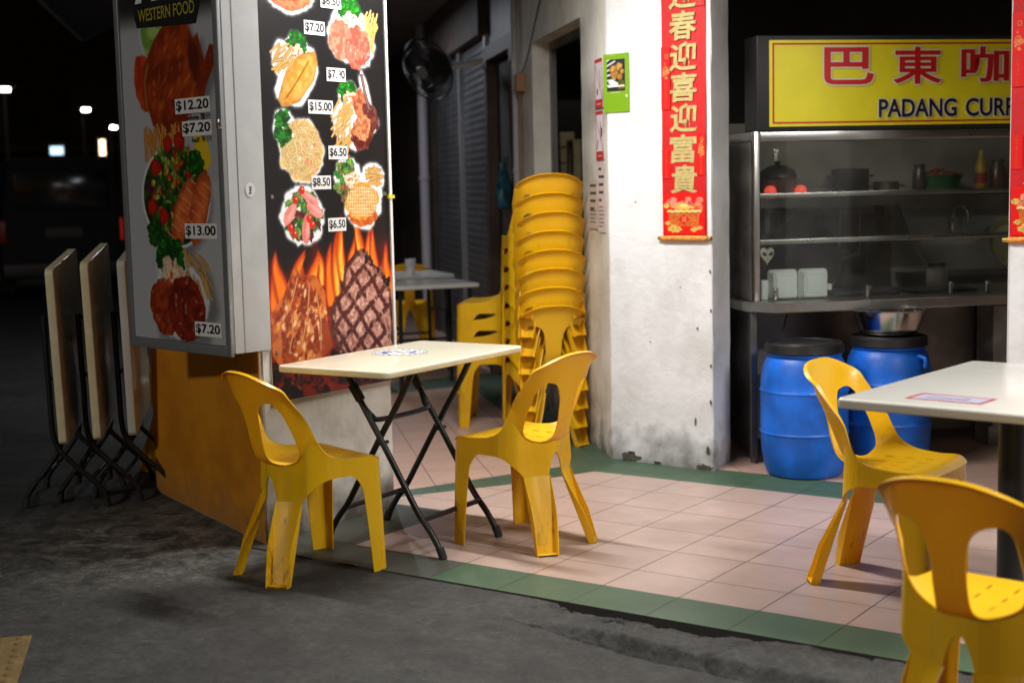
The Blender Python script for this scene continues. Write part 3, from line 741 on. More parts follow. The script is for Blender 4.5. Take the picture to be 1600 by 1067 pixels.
sh = thing('roller_shutter', 'grey slatted roller shutters pulled down along the corridor', 'shutter', wallo, R(45))
for y0, y1 in ((3.72, 5.0), (5.1, 6.9)):
    bm = BM(); nz = 44
    vs = []
    for k in range(nz*4+1):
        z = 2.55*k/(nz*4); x = 0.008*abs(math.sin(PI*k/4))
        vs.append((bm.verts.new((0.03-x, y0, z)), bm.verts.new((0.03-x, y1, z))))
    for a, b in zip(vs, vs[1:]): bm.faces.new((a[0], a[1], b[1], b[0]))
    obj('slat_curtain', bm, M['shutter'], sh, smooth=60)
bm = BM(); box2(bm, (-0.01, 5.0, 0), (0.1, 5.1, 2.55)); box2(bm, (-0.01, 3.64, 0), (0.1, 3.72, 2.55)); obj('guide_rail', bm, M['alu_frame'], sh)
bm = BM(); box2(bm, (-0.06, 3.64, 2.55), (0.2, 6.9, 3.0)); obj('shutter_housing', bm, mat('brown_hood', (0.075, 0.05, 0.04), 0.7, var=0.3), sh)
bm = BM(); box2(bm, (0.0, 6.9, 0), (0.2, 14, 3.0)); box2(bm, (-3.5, 13, 0), (0.0, 13.2, 3.0))
o = tag(obj('far_wall', bm, mat('dark_brown_wall', (0.050, 0.033, 0.025), 0.8, var=0.5, scale=2)), 'dark brown wall closing the far end of the corridor', 'wall'); o.location = wallo; o.rotation_euler = (0, 0, R(45))
for y, r_, x, lab, mm in ((2.34, 0.022, -0.03, 'thin pale pipe running up the wall beside the brown door frame', 'pipe_grey'), (7.15, 0.05, -0.06, 'thick grey downpipe beyond the roller shutters', 'pipe_grey')):
    bm = tube(BM(), [(x, y, 0), (x, y, 3.0)], r_, 12)
    for z in (0.5, 1.5, 2.5): tube(bm, [(x, y, z), (x, y, z+0.03)], r_*1.25, 12)
    o = tag(obj('downpipe', bm, M[mm], None, smooth=40), lab, 'pipe'); o.location = wallo; o.rotation_euler = (0, 0, R(45))
bm = tube(BM(), [(-0.02, 1.30, 3.0), (-0.02, 1.32, 2.62), (-0.03, 1.5, 2.5), (-0.02, 2.0, 2.2), (-0.02, 2.3, 2.1)], 0.006, 6, 6)
o = tag(obj('cable', bm, M['dark_metal'], None, smooth=60), 'thin black cable sagging across the wall above the window opening', 'cable'); o.location = wallo; o.rotation_euler = (0, 0, R(45))
bm = box2(BM(), (-0.06, 2.12, 2.02), (0.0, 2.24, 2.14), 0.008); tube(bm, [(-0.03, 2.18, 2.02), (-0.03, 2.2, 1.6), (-0.02, 2.2, 1.2)], 0.006, 6)
o = tag(obj('junction_box', bm, mat('wooden_box', (0.30, 0.16, 0.07), 0.6), None), 'small brown junction box with a hanging lead on the wall', 'electrical box'); o.location = wallo; o.rotation_euler = (0, 0, R(45))
# plastic bag hanging on the door jamb
bm = BM()
lathe(bm, [(0.0, 0.30), (0.02, 0.30), (0.03, 0.24), (0.07, 0.15), (0.085, 0.06), (0.06, 0.0), (0.0, -0.005)], (0, 0, 0), 14)
rs = random.Random(7)
for v in bm.verts: v.co.x *= 0.55; v.co += Vector((rs.uniform(-.012, .012), rs.uniform(-.012, .012), rs.uniform(-.01, .01)))
o = tag(obj('plastic_bag', bm, mat('teal_bag', (0.02, 0.10, 0.14), 0.4, var=0.6, scale=18), None, smooth=60), 'crumpled dark teal plastic bag hung at the door jamb', 'bag')
o.location = Vector(wallo)+Vector((-.7071, .7071, 0))*2.50+Vector((-.7071, -.7071, 0))*0.09+Vector((0, 0, 1.27))
# white boxes on the dark shelf in the window
shf = thing('shelf', 'dark shelf standing in the window opening', 'shelf', wallo, R(45))
bm = BM(); box2(bm, (0.62, 3.5, 0.4), (0.95, 4.4, 1.46)); box2(bm, (0.62, 4.42, 0.3), (0.95, 4.5, 2.1)); obj('carcass', bm, M['dark_metal'], shf)
for k, z in enumerate((1.465, 1.59, 1.715)):
    bm = box2(BM(), (-0.06, -0.07, 0), (0.06, 0.07, 0.115), 0.006); box2(bm, (-0.0615, -0.02, 0.03), (-0.06, 0.02, 0.085))
    o = tag(obj('carton', bm, M['cream_edge'], None), ('small pale carton at the bottom of the stack in the window', 'small pale carton in the middle of the stack in the window', 'small pale carton on top of the stack in the window')[k], 'box', 'cartons stacked in the window')
    o.location = Vector(wallo)+Vector((-.7071, .7071, 0))*4.2+Vector((.7071, .7071, 0))*0.72+Vector((0, 0, z)); o.rotation_euler = (0, 0, R(45))
o = thing('clock', 'square cream framed clock on the shelf in the window', 'clock', Vector(wallo)+Vector((-.7071, .7071, 0))*3.86+Vector((.7071, .7071, 0))*0.72+Vector((0, 0, 1.46)), R(45))
bm = BM(); box2(bm, (-0.04, -0.12, 0), (0.02, 0.12, 0.04)); box2(bm, (-0.04, -0.12, 0.26), (0.02, 0.12, 0.30)); box2(bm, (-0.04, -0.12, 0.04), (0.02, -0.08, 0.26)); box2(bm, (-0.04, 0.08, 0.04), (0.02, 0.12, 0.26)); obj('frame', bm, M['cream_edge'], o)
bm = BM(); box2(bm, (-0.01, -0.08, 0.04), (0.015, 0.08, 0.26)); obj('dial', bm, M['ink'], o)

# ---- kitchen room behind the stall
ST0 = (-0.13, 2.35, 0)
kw = tag(obj('kitchen_wall', box2(BM(), (-0.43, 1.45, 0), (3.2, 1.6, 1.75)), M['back_tile']), 'grey tiled back wall of the stall kitchen', 'wall'); kw.location = ST0; kw.rotation_euler = (0, 0, R(45))
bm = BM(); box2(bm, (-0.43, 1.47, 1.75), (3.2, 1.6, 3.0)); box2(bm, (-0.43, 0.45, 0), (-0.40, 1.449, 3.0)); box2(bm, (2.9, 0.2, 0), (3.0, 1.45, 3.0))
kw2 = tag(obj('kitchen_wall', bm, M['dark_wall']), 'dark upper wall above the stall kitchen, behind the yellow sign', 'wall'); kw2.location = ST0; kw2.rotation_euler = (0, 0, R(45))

# ================================================================== CHAIRS
def cr1(xs, ys, x):
    """smooth monotone-ish interpolation through knots (Catmull-Rom on uneven knots)"""
    xs = np.asarray(xs, float); ys = np.asarray(ys, float)
    m = np.gradient(ys, xs)
    i = np.clip(np.searchsorted(xs, x)-1, 0, len(xs)-2)
    h = xs[i+1]-xs[i]; t = np.clip((x-xs[i])/h, 0, 1)
    return (2*t**3-3*t**2+1)*ys[i]+(t**3-2*t**2+t)*h*m[i]+(-2*t**3+3*t**2)*ys[i+1]+(t**3-t**2)*h*m[i+1]
KS = [0, .03, .10, .20, .30, .36, .40, .46, .54, .62, .70, .76]
CY = [.220, .192, .12, .02, -.08, -.138, -.170, -.194, -.210, -.227, -.245, -.262]
CZ = [.416, .431, .428, .422, .418, .421, .440, .492, .570, .648, .722, .778]
SY = [.212, .185, .115, .020, -.045, -.075, -.092, -.116, -.146, -.176, -.206, -.228]
SZ = [.416, .433, .436, .447, .478, .518, .549, .597, .652, .702, .745, .779]
KK = [1.03, 1.03, 1.02, .995, .965, .95, .945, .945, .955, .97, .97, .96]
def shell(a, s):
    a = np.asarray(a, float); s = np.asarray(s, float)
    t = np.clip(np.abs(a)/0.2, 0, 1.15); w = t**2.7; bk = np.clip((s-0.26)/0.14, 0, 1)
    y = cr1(KS, CY, s)*(1-w)+cr1(KS, SY, s)*w
    z = cr1(KS, CZ, s)*(1-w)+cr1(KS, SZ, s)*w
    x = a*cr1(KS, KK, s)*(1-0.095*t*t*bk)
    return np.stack([x, y, z], -1)
def shell_n(a, s):
    e = 1e-4
    da = (shell(a+e, s)-shell(a-e, s)); ds = (shell(a, s+e)-shell(a, s-e))
    n = np.cross(da, -ds); n /= np.linalg.norm(n, axis=-1, keepdims=True)
    n = np.where((n[..., 2:3]*1.0+n[..., 1:2]*1.0) < 0, -n, n)    # towards the sitter: up / forward
    return n
def outline_pts(inset=0.0):
    pts = []
    # right half from seat front centre to top centre
    hw = 0.2-inset; r = 0.035-inset*0.5
    for x in np.linspace(0, hw-r, 16)[:-1]: pts.append((x, 0.0+inset))
    for k in range(7):
        a = -PI/2+PI/2*k/6; pts.append((hw-r+r*math.cos(a), inset+r+r*math.sin(a)))
    hwf = lambda s: 0.2-inset+0.011*float(sstep(0.14, 0.40, np.array(s)))*(1-1.1*float(sstep(0.40, 0.66, np.array(s))))
    for s in np.arange(0.045, 0.60, 0.009): pts.append((hwf(s), s))
    hw = hwf(0.606)
    n = 2.5; h = 0.148-inset; s0 = 0.612
    for k in range(1, 26):
        th = PI/2*k/26
        pts.append((hw*math.cos(th)**(2/n), s0+h*math.sin(th)**(2/n)))
    pts.append((0.0, s0+h))
    left = [(-x, s) for x, s in pts[1:-1]][::-1]
    return pts+left
def hole_pts(sg):
    pts = []; n = 2.9
    for k in range(56):
        th = 2*PI*k/56
        c, s_ = math.cos(th), math.sin(th)
        u = math.copysign(abs(c)**(2/n), c); v = math.copysign(abs(s_)**(2/n), s_)
        vv = 0.484+0.142*v
        cx = 0.107-0.003*v; hw = 0.0620-0.005*v
        # the splat flares towards the top and bottom
        pts.append((sg*(cx+hw*u), vv))
    return pts
def slot_pts():
    res = []
    for cx in (-0.105, -0.035, 0.035, 0.105):
        for cs in (0.11, 0.185, 0.26):
            res.append([(cx+0.0042*math.cos(2*PI*k/8)*1.0, cs+0.022*math.sin(2*PI*k/8)) for k in range(8)])
    return res
def inpoly(p, poly):
    x, y = p; ins = False; n = len(poly)
    for i in range(n):
        x0, y0 = poly[i]; x1, y1 = poly[(i+1) % n]
        if (y0 > y) != (y1 > y) and x < (x1-x0)*(y-y0)/(y1-y0)+x0: ins = not ins
    return ins
def shell_mesh():
    outer = outline_pts(); holes = [hole_pts(1), hole_pts(-1)]+slot_pts()
    V = []; E = []
    def loop(pts):
        b = len(V); V.extend(pts); n = len(pts)
        E.extend([(b+i, b+(i+1) % n) for i in range(n)])
    loop(outer)
    for h in holes: loop(h)
    bound = np.array(V)
    for inset in (0.007, 0.014):
        for p in outline_pts(inset)[::1]: V.append(p)
    for h in holes[:2]:
        c = np.mean(h, 0)
        for p in h: V.append((c[0]+(p[0]-c[0])*1.12, c[1]+(p[1]-c[1])*1.055))
    for s in np.arange(0.02, 0.75, 0.0115):
        for a in np.arange(-0.21, 0.2101, 0.0118):
            p = (a+(0.004 if int(s/0.0115) % 2 else 0), s)
            if not inpoly(p, outline_pts(0.018)): continue
            if any(inpoly(p, h) for h in holes): continue
            if np.min(np.hypot(bound[:, 0]-p[0], bound[:, 1]-p[1])) < 0.006: continue
            V.append(p)
    V = [p for i, p in enumerate(V) if i < len(bound) or not any(inpoly(p, h) for h in holes)]
    vo, eo, fo, _, _, _ = delaunay_2d_cdt([Vector(p) for p in V], E, [], 0, 1e-6)
    P = np.array([(v.x, v.y) for v in vo])
    F = []
    for f in fo:
        c = P[list(f)].mean(0)
        if inpoly(c, outer) and not any(inpoly(c, h) for h in holes): F.append(tuple(f))
    X = shell(P[:, 0], P[:, 1]); N = shell_n(P[:, 0], P[:, 1])
    ob = np.array(outer)
    d = np.array([np.min(np.hypot(ob[:, 0]-p[0], ob[:, 1]-p[1])) for p in P])
    back = np.clip((P[:, 1]-0.40)/0.08, 0, 1)
    bead = 0.010*np.exp(-(d/0.0075)**2)*back
    lip = 0.006*np.exp(-(d/0.016)**2)*np.clip((P[:, 1]-0.62)/0.08, 0, 1)    # rim rolled backwards
    Xf = X-N*lip[:, None]
    Xb = X-N*(0.0042+bead+lip)[:, None]
    nP = len(P)
    def sub(sel, name):
        ff = [f for f in F if sel(P[list(f)].mean(0))]
        cnt = {}
        for f in ff:
            for i in range(3):
                e = (f[i], f[(i+1) % 3]); cnt[e] = 1
        bd = [e for e in cnt if (e[1], e[0]) not in cnt]
        verts = []; idx = {}
        def vid(i, lay):
            k = (i, lay)
            if k not in idx:
                idx[k] = len(verts); verts.append((Xf if lay == 0 else Xb)[i].tolist())
            return idx[k]
        faces = []
        # orient the front along N
        a, b, c = (X[j] for j in ff[0]); flip = np.dot(np.cross(b-a, c-a), N[ff[0][0]]) < 0
        for f in ff:
            g = f[::-1] if flip else f
            faces.append([vid(i, 0) for i in g]); faces.append([vid(i, 1) for i in g[::-1]])
        cut = lambda e: abs(P[e[0]][1]-SPLIT) < 0.02 and abs(P[e[1]][1]-SPLIT) < 0.02 and d[e[0]] > 0.003 and inpoly(P[list(e)].mean(0)+np.array([0, 0.012]), outer) and inpoly(P[list(e)].mean(0)-np.array([0, 0.012]), outer) and not any(inpoly(P[list(e)].mean(0)+np.array([0, q]), h) for h in holes for q in (-0.002, 0.002))
        for e in bd:
            if cut(e): continue
            i, j = e if not flip else (e[1], e[0])
            faces.append([vid(j, 0), vid(i, 0), vid(i, 1), vid(j, 1)])
        me = bpy.data.meshes.new(name); me.from_pydata(verts, [], faces); me.validate()
        me.shade_smooth(); me.set_sharp_from_angle(angle=R(48))
        return me
    return sub(lambda c: c[1] < SPLIT, 'seat'), sub(lambda c: c[1] >= SPLIT, 'backrest')
SPLIT = 0.380; PHI = R(36)
# plan path of the skirt (right half, front centre -> rear centre): x, y, top z
def sk_points():
    P = [(0, .213, .414), (.10, .213, .414), (.165, .210, .415), (.190, .203, .418), (.203, .186, .428)]
    AS = [(0.2005, q) for q in (.07, .11, .15, .19)]+[(0.203, .23), (0.205, .27), (0.2065, .305), (0.207, .335), (0.203, .357), (0.194, .366), (0.180, .362)]
    AS += [(0.166, .352), (0.150, .343), (0.130, .336), (0.110, .334), (0.090, .337), (0.068, .348), (0.045, .362), (0.022, .370), (0.0, .372)]
    X = shell(np.array([q[0] for q in AS]), np.array([q[1] for q in AS])); N = shell_n(np.array([q[0] for q in AS]), np.array([q[1] for q in AS]))
    X = X-N*0.0025
    return P+[tuple(v) for v in X]
SK = sk_points()
def sk_path(n=150):
    P = np.array(SK); L = np.concatenate([[0], np.cumsum(np.hypot(np.diff(P[:, 0]), np.diff(P[:, 1])))])
    l = np.linspace(0, L[-1], n)
    return l, np.stack([np.interp(l, L, P[:, k]) for k in range(3)], -1), L
def chair_parts():
    seat, back = shell_mesh()
    l, Q, L = sk_path()
    def lower(i):
        """bottom edge of the skirt: arches between the legs"""
        x = l[i]
        lf0, lf1 = 0.150, L[5]+0.028       # front leg zone along the path
        lr0, lr1 = L[17], L[22]+0.006
        def arch(dist, r=0.055, dp=0.055): return 0.374 - (dp*(1-min(1, dist/r))**2 if dist < r else 0)
        if x < lf0: return arch(lf0-x, 0.05)
        if x <= lf1: return 0.317
        if x < lr0: return min(arch(x-lf1, 0.05), arch(lr0-x, 0.125, 0.085))
        if x <= lr1: return 0.289
        return arch(x-lr1, 0.036, 0.085)
    bm = BM(); TH = 0.0042
    for sg in (1, -1):
        rows = []
        for i in range(len(l)):
            q = Q[i]; zb = lower(i)
            tx = Q[min(i+1, len(l)-1)]-Q[max(i-1, 0)]; nn = np.array([tx[1], -tx[0]]); nn = nn/np.hypot(*nn)*-1  # outward
            flare = (0.43-zb)*0.06
            col = []
            for k in range(4):
                z = q[2]+(zb-q[2])*k/3; fl = max(0, (0.43-z))*0.05
                o = Vector((sg*(q[0]+nn[0]*fl), q[1]+nn[1]*fl, z)); inn = Vector((sg*(q[0]+nn[0]*(fl-TH)), q[1]+nn[1]*(fl-TH), z))
                col.append((bm.verts.new(o), bm.verts.new(inn)))
            rows.append(col)
        for a, b in zip(rows, rows[1:]):
            for k in range(3):
                bm.faces.new((a[k][0], b[k][0], b[k+1][0], a[k+1][0])); bm.faces.new((a[k][1], a[k+1][1], b[k+1][1], b[k][1]))
            bm.faces.new((a[3][0], b[3][0], b[3][1], a[3][1])); bm.faces.new((a[0][1], b[0][1], b[0][0], a[0][0]))
    bmesh.ops.remove_doubles(bm, verts=bm.verts, dist=0.0004)
    bmesh.ops.recalc_face_normals(bm, faces=bm.faces)
    apron = bpy.data.meshes.new('apron'); bm.to_mesh(apron); bm.free(); apron.shade_smooth(); apron.set_sharp_from_angle(angle=R(50))
    # legs
    def strip_leg(name, secs, sg, cap):
        """secs: list of open outlines (lists of Vector) from top to bottom, thickened inwards"""
        bm = BM(); rows = []
        for sec in secs:
            row = []
            n = len(sec)
            for i, p in enumerate(sec):
                a = sec[max(i-1, 0)]; b = sec[min(i+1, n-1)]
                t = (b-a); nr = Vector((t.y, -t.x, 0)).normalized()
                row.append((bm.verts.new((sg*p.x, p.y, p.z)), bm.verts.new((sg*(p.x+nr.x*TH), p.y+nr.y*TH, p.z))))
            rows.append(row)
        for a, b in zip(rows, rows[1:]):
            n = len(a)
            for i in range(n-1):
                bm.faces.new((a[i][0], a[i+1][0], b[i+1][0], b[i][0])); bm.faces.new((a[i][1], b[i][1], b[i+1][1], a[i+1][1]))
            bm.faces.new((a[0][0], b[0][0], b[0][1], a[0][1])); bm.faces.new((a[-1][0], a[-1][1], b[-1][1], b[-1][0]))
        if cap:
            lo = rows[-1]
            up = rows[-2]
            z = 0.006
            c = [bm.verts.new((v[0].co.x, v[0].co.y, v[0].co.z)) for v in lo]
            bm.faces.new(c)
            c = [bm.verts.new((v[1].co.x, v[1].co.y, v[1].co.z+z)) for v in lo]
            bm.faces.new(c)
        n = len(rows[-1])
        for i in range(n-1): bm.faces.new((rows[-1][i][0], rows[-1][i+1][0], rows[-1][i+1][1], rows[-1][i][1]))
        bmesh.ops.recalc_face_normals(bm, faces=bm.faces)
        me = bpy.data.meshes.new(name); bm.to_mesh(me); bm.free(); me.shade_smooth(); me.set_sharp_from_angle(angle=R(45)); return me
    legs = []
    def on_path(x, z):
        q = np.array([np.interp(x, l, Q[:, k]) for k in range(2)])
        q2 = np.array([np.interp(x+0.004, l, Q[:, k]) for k in range(2)]); q1 = np.array([np.interp(x-0.004, l, Q[:, k]) for k in range(2)])
        t = q2-q1; nn = np.array([-t[1], t[0]]); nn /= np.hypot(*nn); fl = max(0, 0.43-z)*0.05
        return q+nn*fl
    lf0, lf1, lr0, lr1 = 0.150, L[5]+0.028, L[17], L[22]+0.006
    for sg in (1, -1):
        top = [on_path(x, 0.317) for x in np.linspace(lf0, lf1, 13)]
        cor = np.array([0.2128, 0.2188]); secs = []
        for k in range(11):
            f = k/10; z = 0.3175*(1-f); sc = 1-0.30*f**0.75
            sec = []
            for p in top:
                q = cor+(p-cor)*sc+np.array([0.004, 0.004])*f
                sec.append(Vector((q[0], q[1], z)))
            secs.append(sec)
        legs.append(strip_leg('leg', secs, sg, False))
        top = [on_path(x, 0.289) for x in np.linspace(lr0, lr1, 9)]; secs = []
        for k in range(13):
            f = k/12; z = 0.2895*(1-f); g = f
            cx = 0.136; cy = -0.205; hw = 0.0385
            dp = 0.003+0.028*min(1, f*1.7)
            sec = []
            for i, p in enumerate(top):
                u = 1-2*i/8
                b = np.array([cx+hw*u*math.cos(PHI), cy+hw*u*math.sin(PHI)]); q = p*(1-g)+b*g
                sec.append(Vector((q[0], q[1], z)))
            a_, b_ = sec[0], sec[-1]
            fx, fy = math.sin(PHI*g)*dp, -math.cos(PHI*g)*dp; secs.append([Vector((a_.x+fx+0.0005, a_.y+fy, z))]+sec+[Vector((b_.x+fx-0.0005, b_.y+fy, z))])
        legs.append(strip_leg('leg', secs, sg, True))
    return seat, back, apron, legs
CHP = chair_parts()
for me in [CHP[0], CHP[1], CHP[2]]+CHP[3]: me.materials.append(M['yellow'])
first_chair = None
def copy_tree(o, parent=None):
    c = o.copy(); C.objects.link(c)
    if parent: c.parent = parent
    for ch in list(o.children): copy_tree(ch, c)
    return c
def chair(x, y, rz, label, group, z=0.0, tilt=0.0):
    global first_chair
    if first_chair is None:
        t = thing('plastic_chair', label, 'chair')
        link('seat', CHP[0], None, t); link('backrest', CHP[1], None, t); link('apron', CHP[2], None, t)
        for me in CHP[3]: link('leg', me, None, t)
        first_chair = t
    else:
        t = copy_tree(first_chair)
    t.location = (x, y, z); t.rotation_euler = (tilt, 0, rz)
    t['label'] = label; t['group'] = group
    return t
G1 = 'yellow chairs set out at the tables'
chair(-0.294, 0.470, R(84.3), 'yellow plastic chair at the right long side of the cream table', G1)
dirty = chair(-0.781, -0.287, R(-15.7), 'grimy yellow chair at the near left end of the cream table, dirty rear leg', G1, z=-0.004)
lg = [c for c in dirty.children if c.name.startswith('leg')]
lg = min(lg, key=lambda c: -sum(v.co.x-2*v.co.y for v in c.data.vertices)/len(c.data.vertices))     # its right rear leg
lg.material_slots[0].link = 'OBJECT'; lg.material_slots[0].material = yellow_plastic(0.155, 'grimy_yellow_plastic', (0.018, 0.010, 0.004)); lg['label'] = 'rear leg streaked with black dirt'
chair(1.140, 0.610, R(-92.8), 'yellow plastic chair left of the white table, in front of the blue drums', G1)
chair(1.855, -0.70, R(-7), 'nearest yellow chair, shaded back towards us, cut off at the lower right corner', G1, z=-0.05)
ords = ['lowest', 'second from the bottom', 'third from the bottom', 'fourth from the bottom', 'fourth from the top', 'third from the top', 'second from the top', 'topmost']
jit = random.Random(12)
for k in range(8):
    chair(-1.452+jit.uniform(-.004, .004), 2.387+jit.uniform(-.004, .004), R(45+jit.uniform(-1.1, 1.1)), 'yellow chair, %s in the tall stack by the white pillar' % ords[k], 'yellow chairs in the tall stack', z=0.1*k)
ords4 = ['lowest', 'second from the bottom', 'second from the top', 'topmost']
for k in range(4):
    chair(-2.07+jit.uniform(-.004, .004), 2.79+jit.uniform(-.004, .004), R(120+jit.uniform(-1.2, 1.2)), 'yellow chair, %s in the short stack behind the table' % ords4[k], 'yellow chairs in the short stack', z=0.1*k)
chair(-4.90, 5.50, R(38), 'yellow chair far down the corridor behind the small white tables', 'yellow chairs down the corridor')
chair(-2.75, 0.95, R(20), 'yellow chair half hidden in shade behind the folded tables', 'yellow chairs behind the folded tables')

# ================================================================== TABLES
def slab(name, sx, sy, sz, mats, parent, rc=0.03, re=0.009):
    bm = rbox_mesh(sx, sy, sz, rc, re)
    for f in bm.faces:
        zc = f.calc_center_median().z; f.material_index = 0 if zc > -re*0.9 else (1 if zc > -sz+re*0.2 else 2)
    return obj(name, bm, mats, parent, smooth=45)
ft = thing('folding_table', 'cream rectangular folding table with a round blue emblem and crossed black legs', 'table', (-0.715, 0.245, 0), R(2))
tp = slab('tabletop', 0.535, 0.935, 0.028, [M['cream_top'], M['cream_edge'], M['under']], ft); tp.location = (0, 0, 0.752)
def xleg(y, parent):
    # two crossing tubes in the x-z plane, feet kicked outwards
    for s in (1, -1):
        bm = tube(BM(), [(s*0.292, y, 0.012), (s*0.272, y, 0.05), (s*0.235, y, 0.105), (s*0.185, y, 0.165), (s*0.125, y, 0.26), (s*0.02, y, 0.43), (-s*0.09, y+s*0.0, 0.60), (-s*0.165, y, 0.728)], 0.0125, 12, 5)
        l = obj('leg', bm, M['black_tube'], parent, smooth=50)
        bm = tube(BM(), [(s*0.297, y, 0.0), (s*0.290, y, 0.02), (s*0.280, y, 0.042)], 0.0165, 12); obj('foot_cap', bm, M['rubber'], l, smooth=50)
        if s < 0: l.location = (0, 0.028, 0)
    return
for y in (-0.19, 0.20): xleg(y, ft)
for x_, y_ in ((0.205, -0.19), (-0.205, -0.162)): obj('crossbar', tube(BM(), [(x_, y_, 0.142), (x_, y_+0.39, 0.142)], 0.0105, 10), M['black_tube'], ft, smooth=50)
bm = BM(); tube(bm, [(-0.075, -0.19, 0.575), (-0.045, -0.17, 0.53), (-0.02, -0.14, 0.512), (-0.02, 0.15, 0.512), (-0.045, 0.18, 0.53), (-0.075, 0.20, 0.575)], 0.0105, 10, 5)
for y in (-0.19, 0.20): box(bm, (-0.10, y, 0.62), (0.03, 0.03, 0.075), rot=Matrix.Rotation(R(-35), 4, 'Y'), bev=0.004)
for y in (-0.19, 0.20): tube(bm, [(0.01, y-0.018, 0.425), (0.01, y+0.046, 0.425)], 0.008, 8)
obj('locking_bar', bm, M['black_tube'], ft, smooth=50)
bm = BM()
for s in (1, -1): tube(bm, [(s*0.165, -0.21, 0.715), (s*0.165, 0.25, 0.715)], 0.011, 10)
obj('hinge_rail', bm, M['black_tube'], ft, smooth=50)
# round printed emblem
def emblem():
    cv = Canvas(0.21, 0.21, 0.0021, (0.92, 0.90, 0.76))
    r = np.hypot(cv.U-0.105, cv.V-0.105); th = np.arctan2(cv.V-0.105, cv.U-0.105)
    sl = (slice(None), slice(None))
    bl = (0.07, 0.16, 0.46)
    def ring(r0, w, a=1.0, c=bl): cv.put(sl, a*(1-sstep(w-0.001, w+0.001, np.abs(r-r0))), c)
    cv.put(sl, 0.5*(1-sstep(0.098, 0.1, r)), (0.80, 0.84, 0.86))
    ring(0.098, 0.0022); ring(0.072, 0.0016)
    lett = (np.sin(th*22)*0.5+0.5)*(np.abs(r-0.085) < 0.007)*(_interp_noise(th*9+20, r*150, 3) > 0.32)
    cv.put(sl, sstep(0.3, 0.6, lett), bl)
    n = fbm(cv.U, cv.V, 28, 12, 3)
    cv.put(sl, sstep(0.47, 0.53, n)*(r < 0.064)*0.95, bl)
    cv.put(sl, sstep(0.60, 0.66, n)*(r < 0.064), (0.25, 0.42, 0.70))
    cv.stroke([(0.05, 0.06), (0.09, 0.10), (0.15, 0.13)], 0.007, bl); cv.stroke([(0.055, 0.14), (0.10, 0.11), (0.155, 0.075)], 0.006, bl)
    al = r > 0.101
    me = cv.mesh('emblem', M['print'])
    b = bmesh.new(); b.from_mesh(me)
    bmesh.ops.delete(b, geom=[v for v in b.verts if math.hypot(v.co.x-0.105, v.co.y-0.105) > 0.1005], context='VERTS')
    b.to_mesh(me); b.free(); return me
e = link('emblem', emblem(), None, tp); e.location = (-0.195, -0.06, 0.0007); e.scale = (1.15, 1.15, 1)

pt = thing('pedestal_table', 'white square topped table on a thick black post, red sticker near its corner', 'table', (1.655, 0.385, 0), R(-5))
tp2 = slab('tabletop', 0.76, 1.06, 0.032, [M['white_top'], M['white_top'], M['under']], pt, 0.025, 0.009); tp2.location = (0, 0, 0.755)
bm = tube(BM(), [(-0.03, 0, 0.02), (-0.03, 0, 0.722)], 0.046, 28); obj('post', bm, M['dark_metal'], pt, smooth=40)
bm = BM(); lathe(bm, [(0, 0), (0.24, 0.0), (0.24, 0.012), (0.06, 0.032), (0, 0.034)], (-0.03, 0, 0.0), 36); obj('base', bm, M['dark_metal'], pt, smooth=40)
bm = BM(); box(bm, (-0.03, 0, 0.713), (0.5, 0.06, 0.018)); box(bm, (-0.03, 0, 0.7125), (0.06, 0.7, 0.0165)); obj('top_bracket', bm, M['dark_metal'], pt)
# prohibition sticker: red frame, white field, diagonal bar, small pictogram
def sticker(w, h, res=0.0018, mirror=False, kind=0):
    cv = Canvas(w, h, res, (0.72, 0.07, 0.14))
    b = 0.012
    cv.poly([(b, b), (w-b, b), (w-b, h-b), (b, h-b)], (0.66, 0.69, 0.78))
    if kind == 0:
        cv.stroke([(0.05, 0.05), (0.12, 0.046), (0.135, 0.06)], 0.009, (0.2, 0.2, 0.28)); cv.stroke([(0.12, 0.05), (0.15, 0.066), (0.165, 0.058)], 0.008, (0.2, 0.2, 0.28)); cv.blob(0.165, 0.075, 0.007, 0.007, col=(0.2, 0.2, 0.28))
        cv.stroke([(b, h-b), (w-b, b)], 0.005, (0.72, 0.22, 0.32)); cv.stroke([(0.05, b*1.7), (w*0.62, b*1.7)], 0.004, (0.78, 0.45, 0.55))
    return cv
st = link('sticker', sticker(0.235, 0.125).mesh('sticker', M['print']), None, tp2); st.location = (-0.205, -0.425, 0.0007); st.rotation_euler = (0, 0, R(-2))

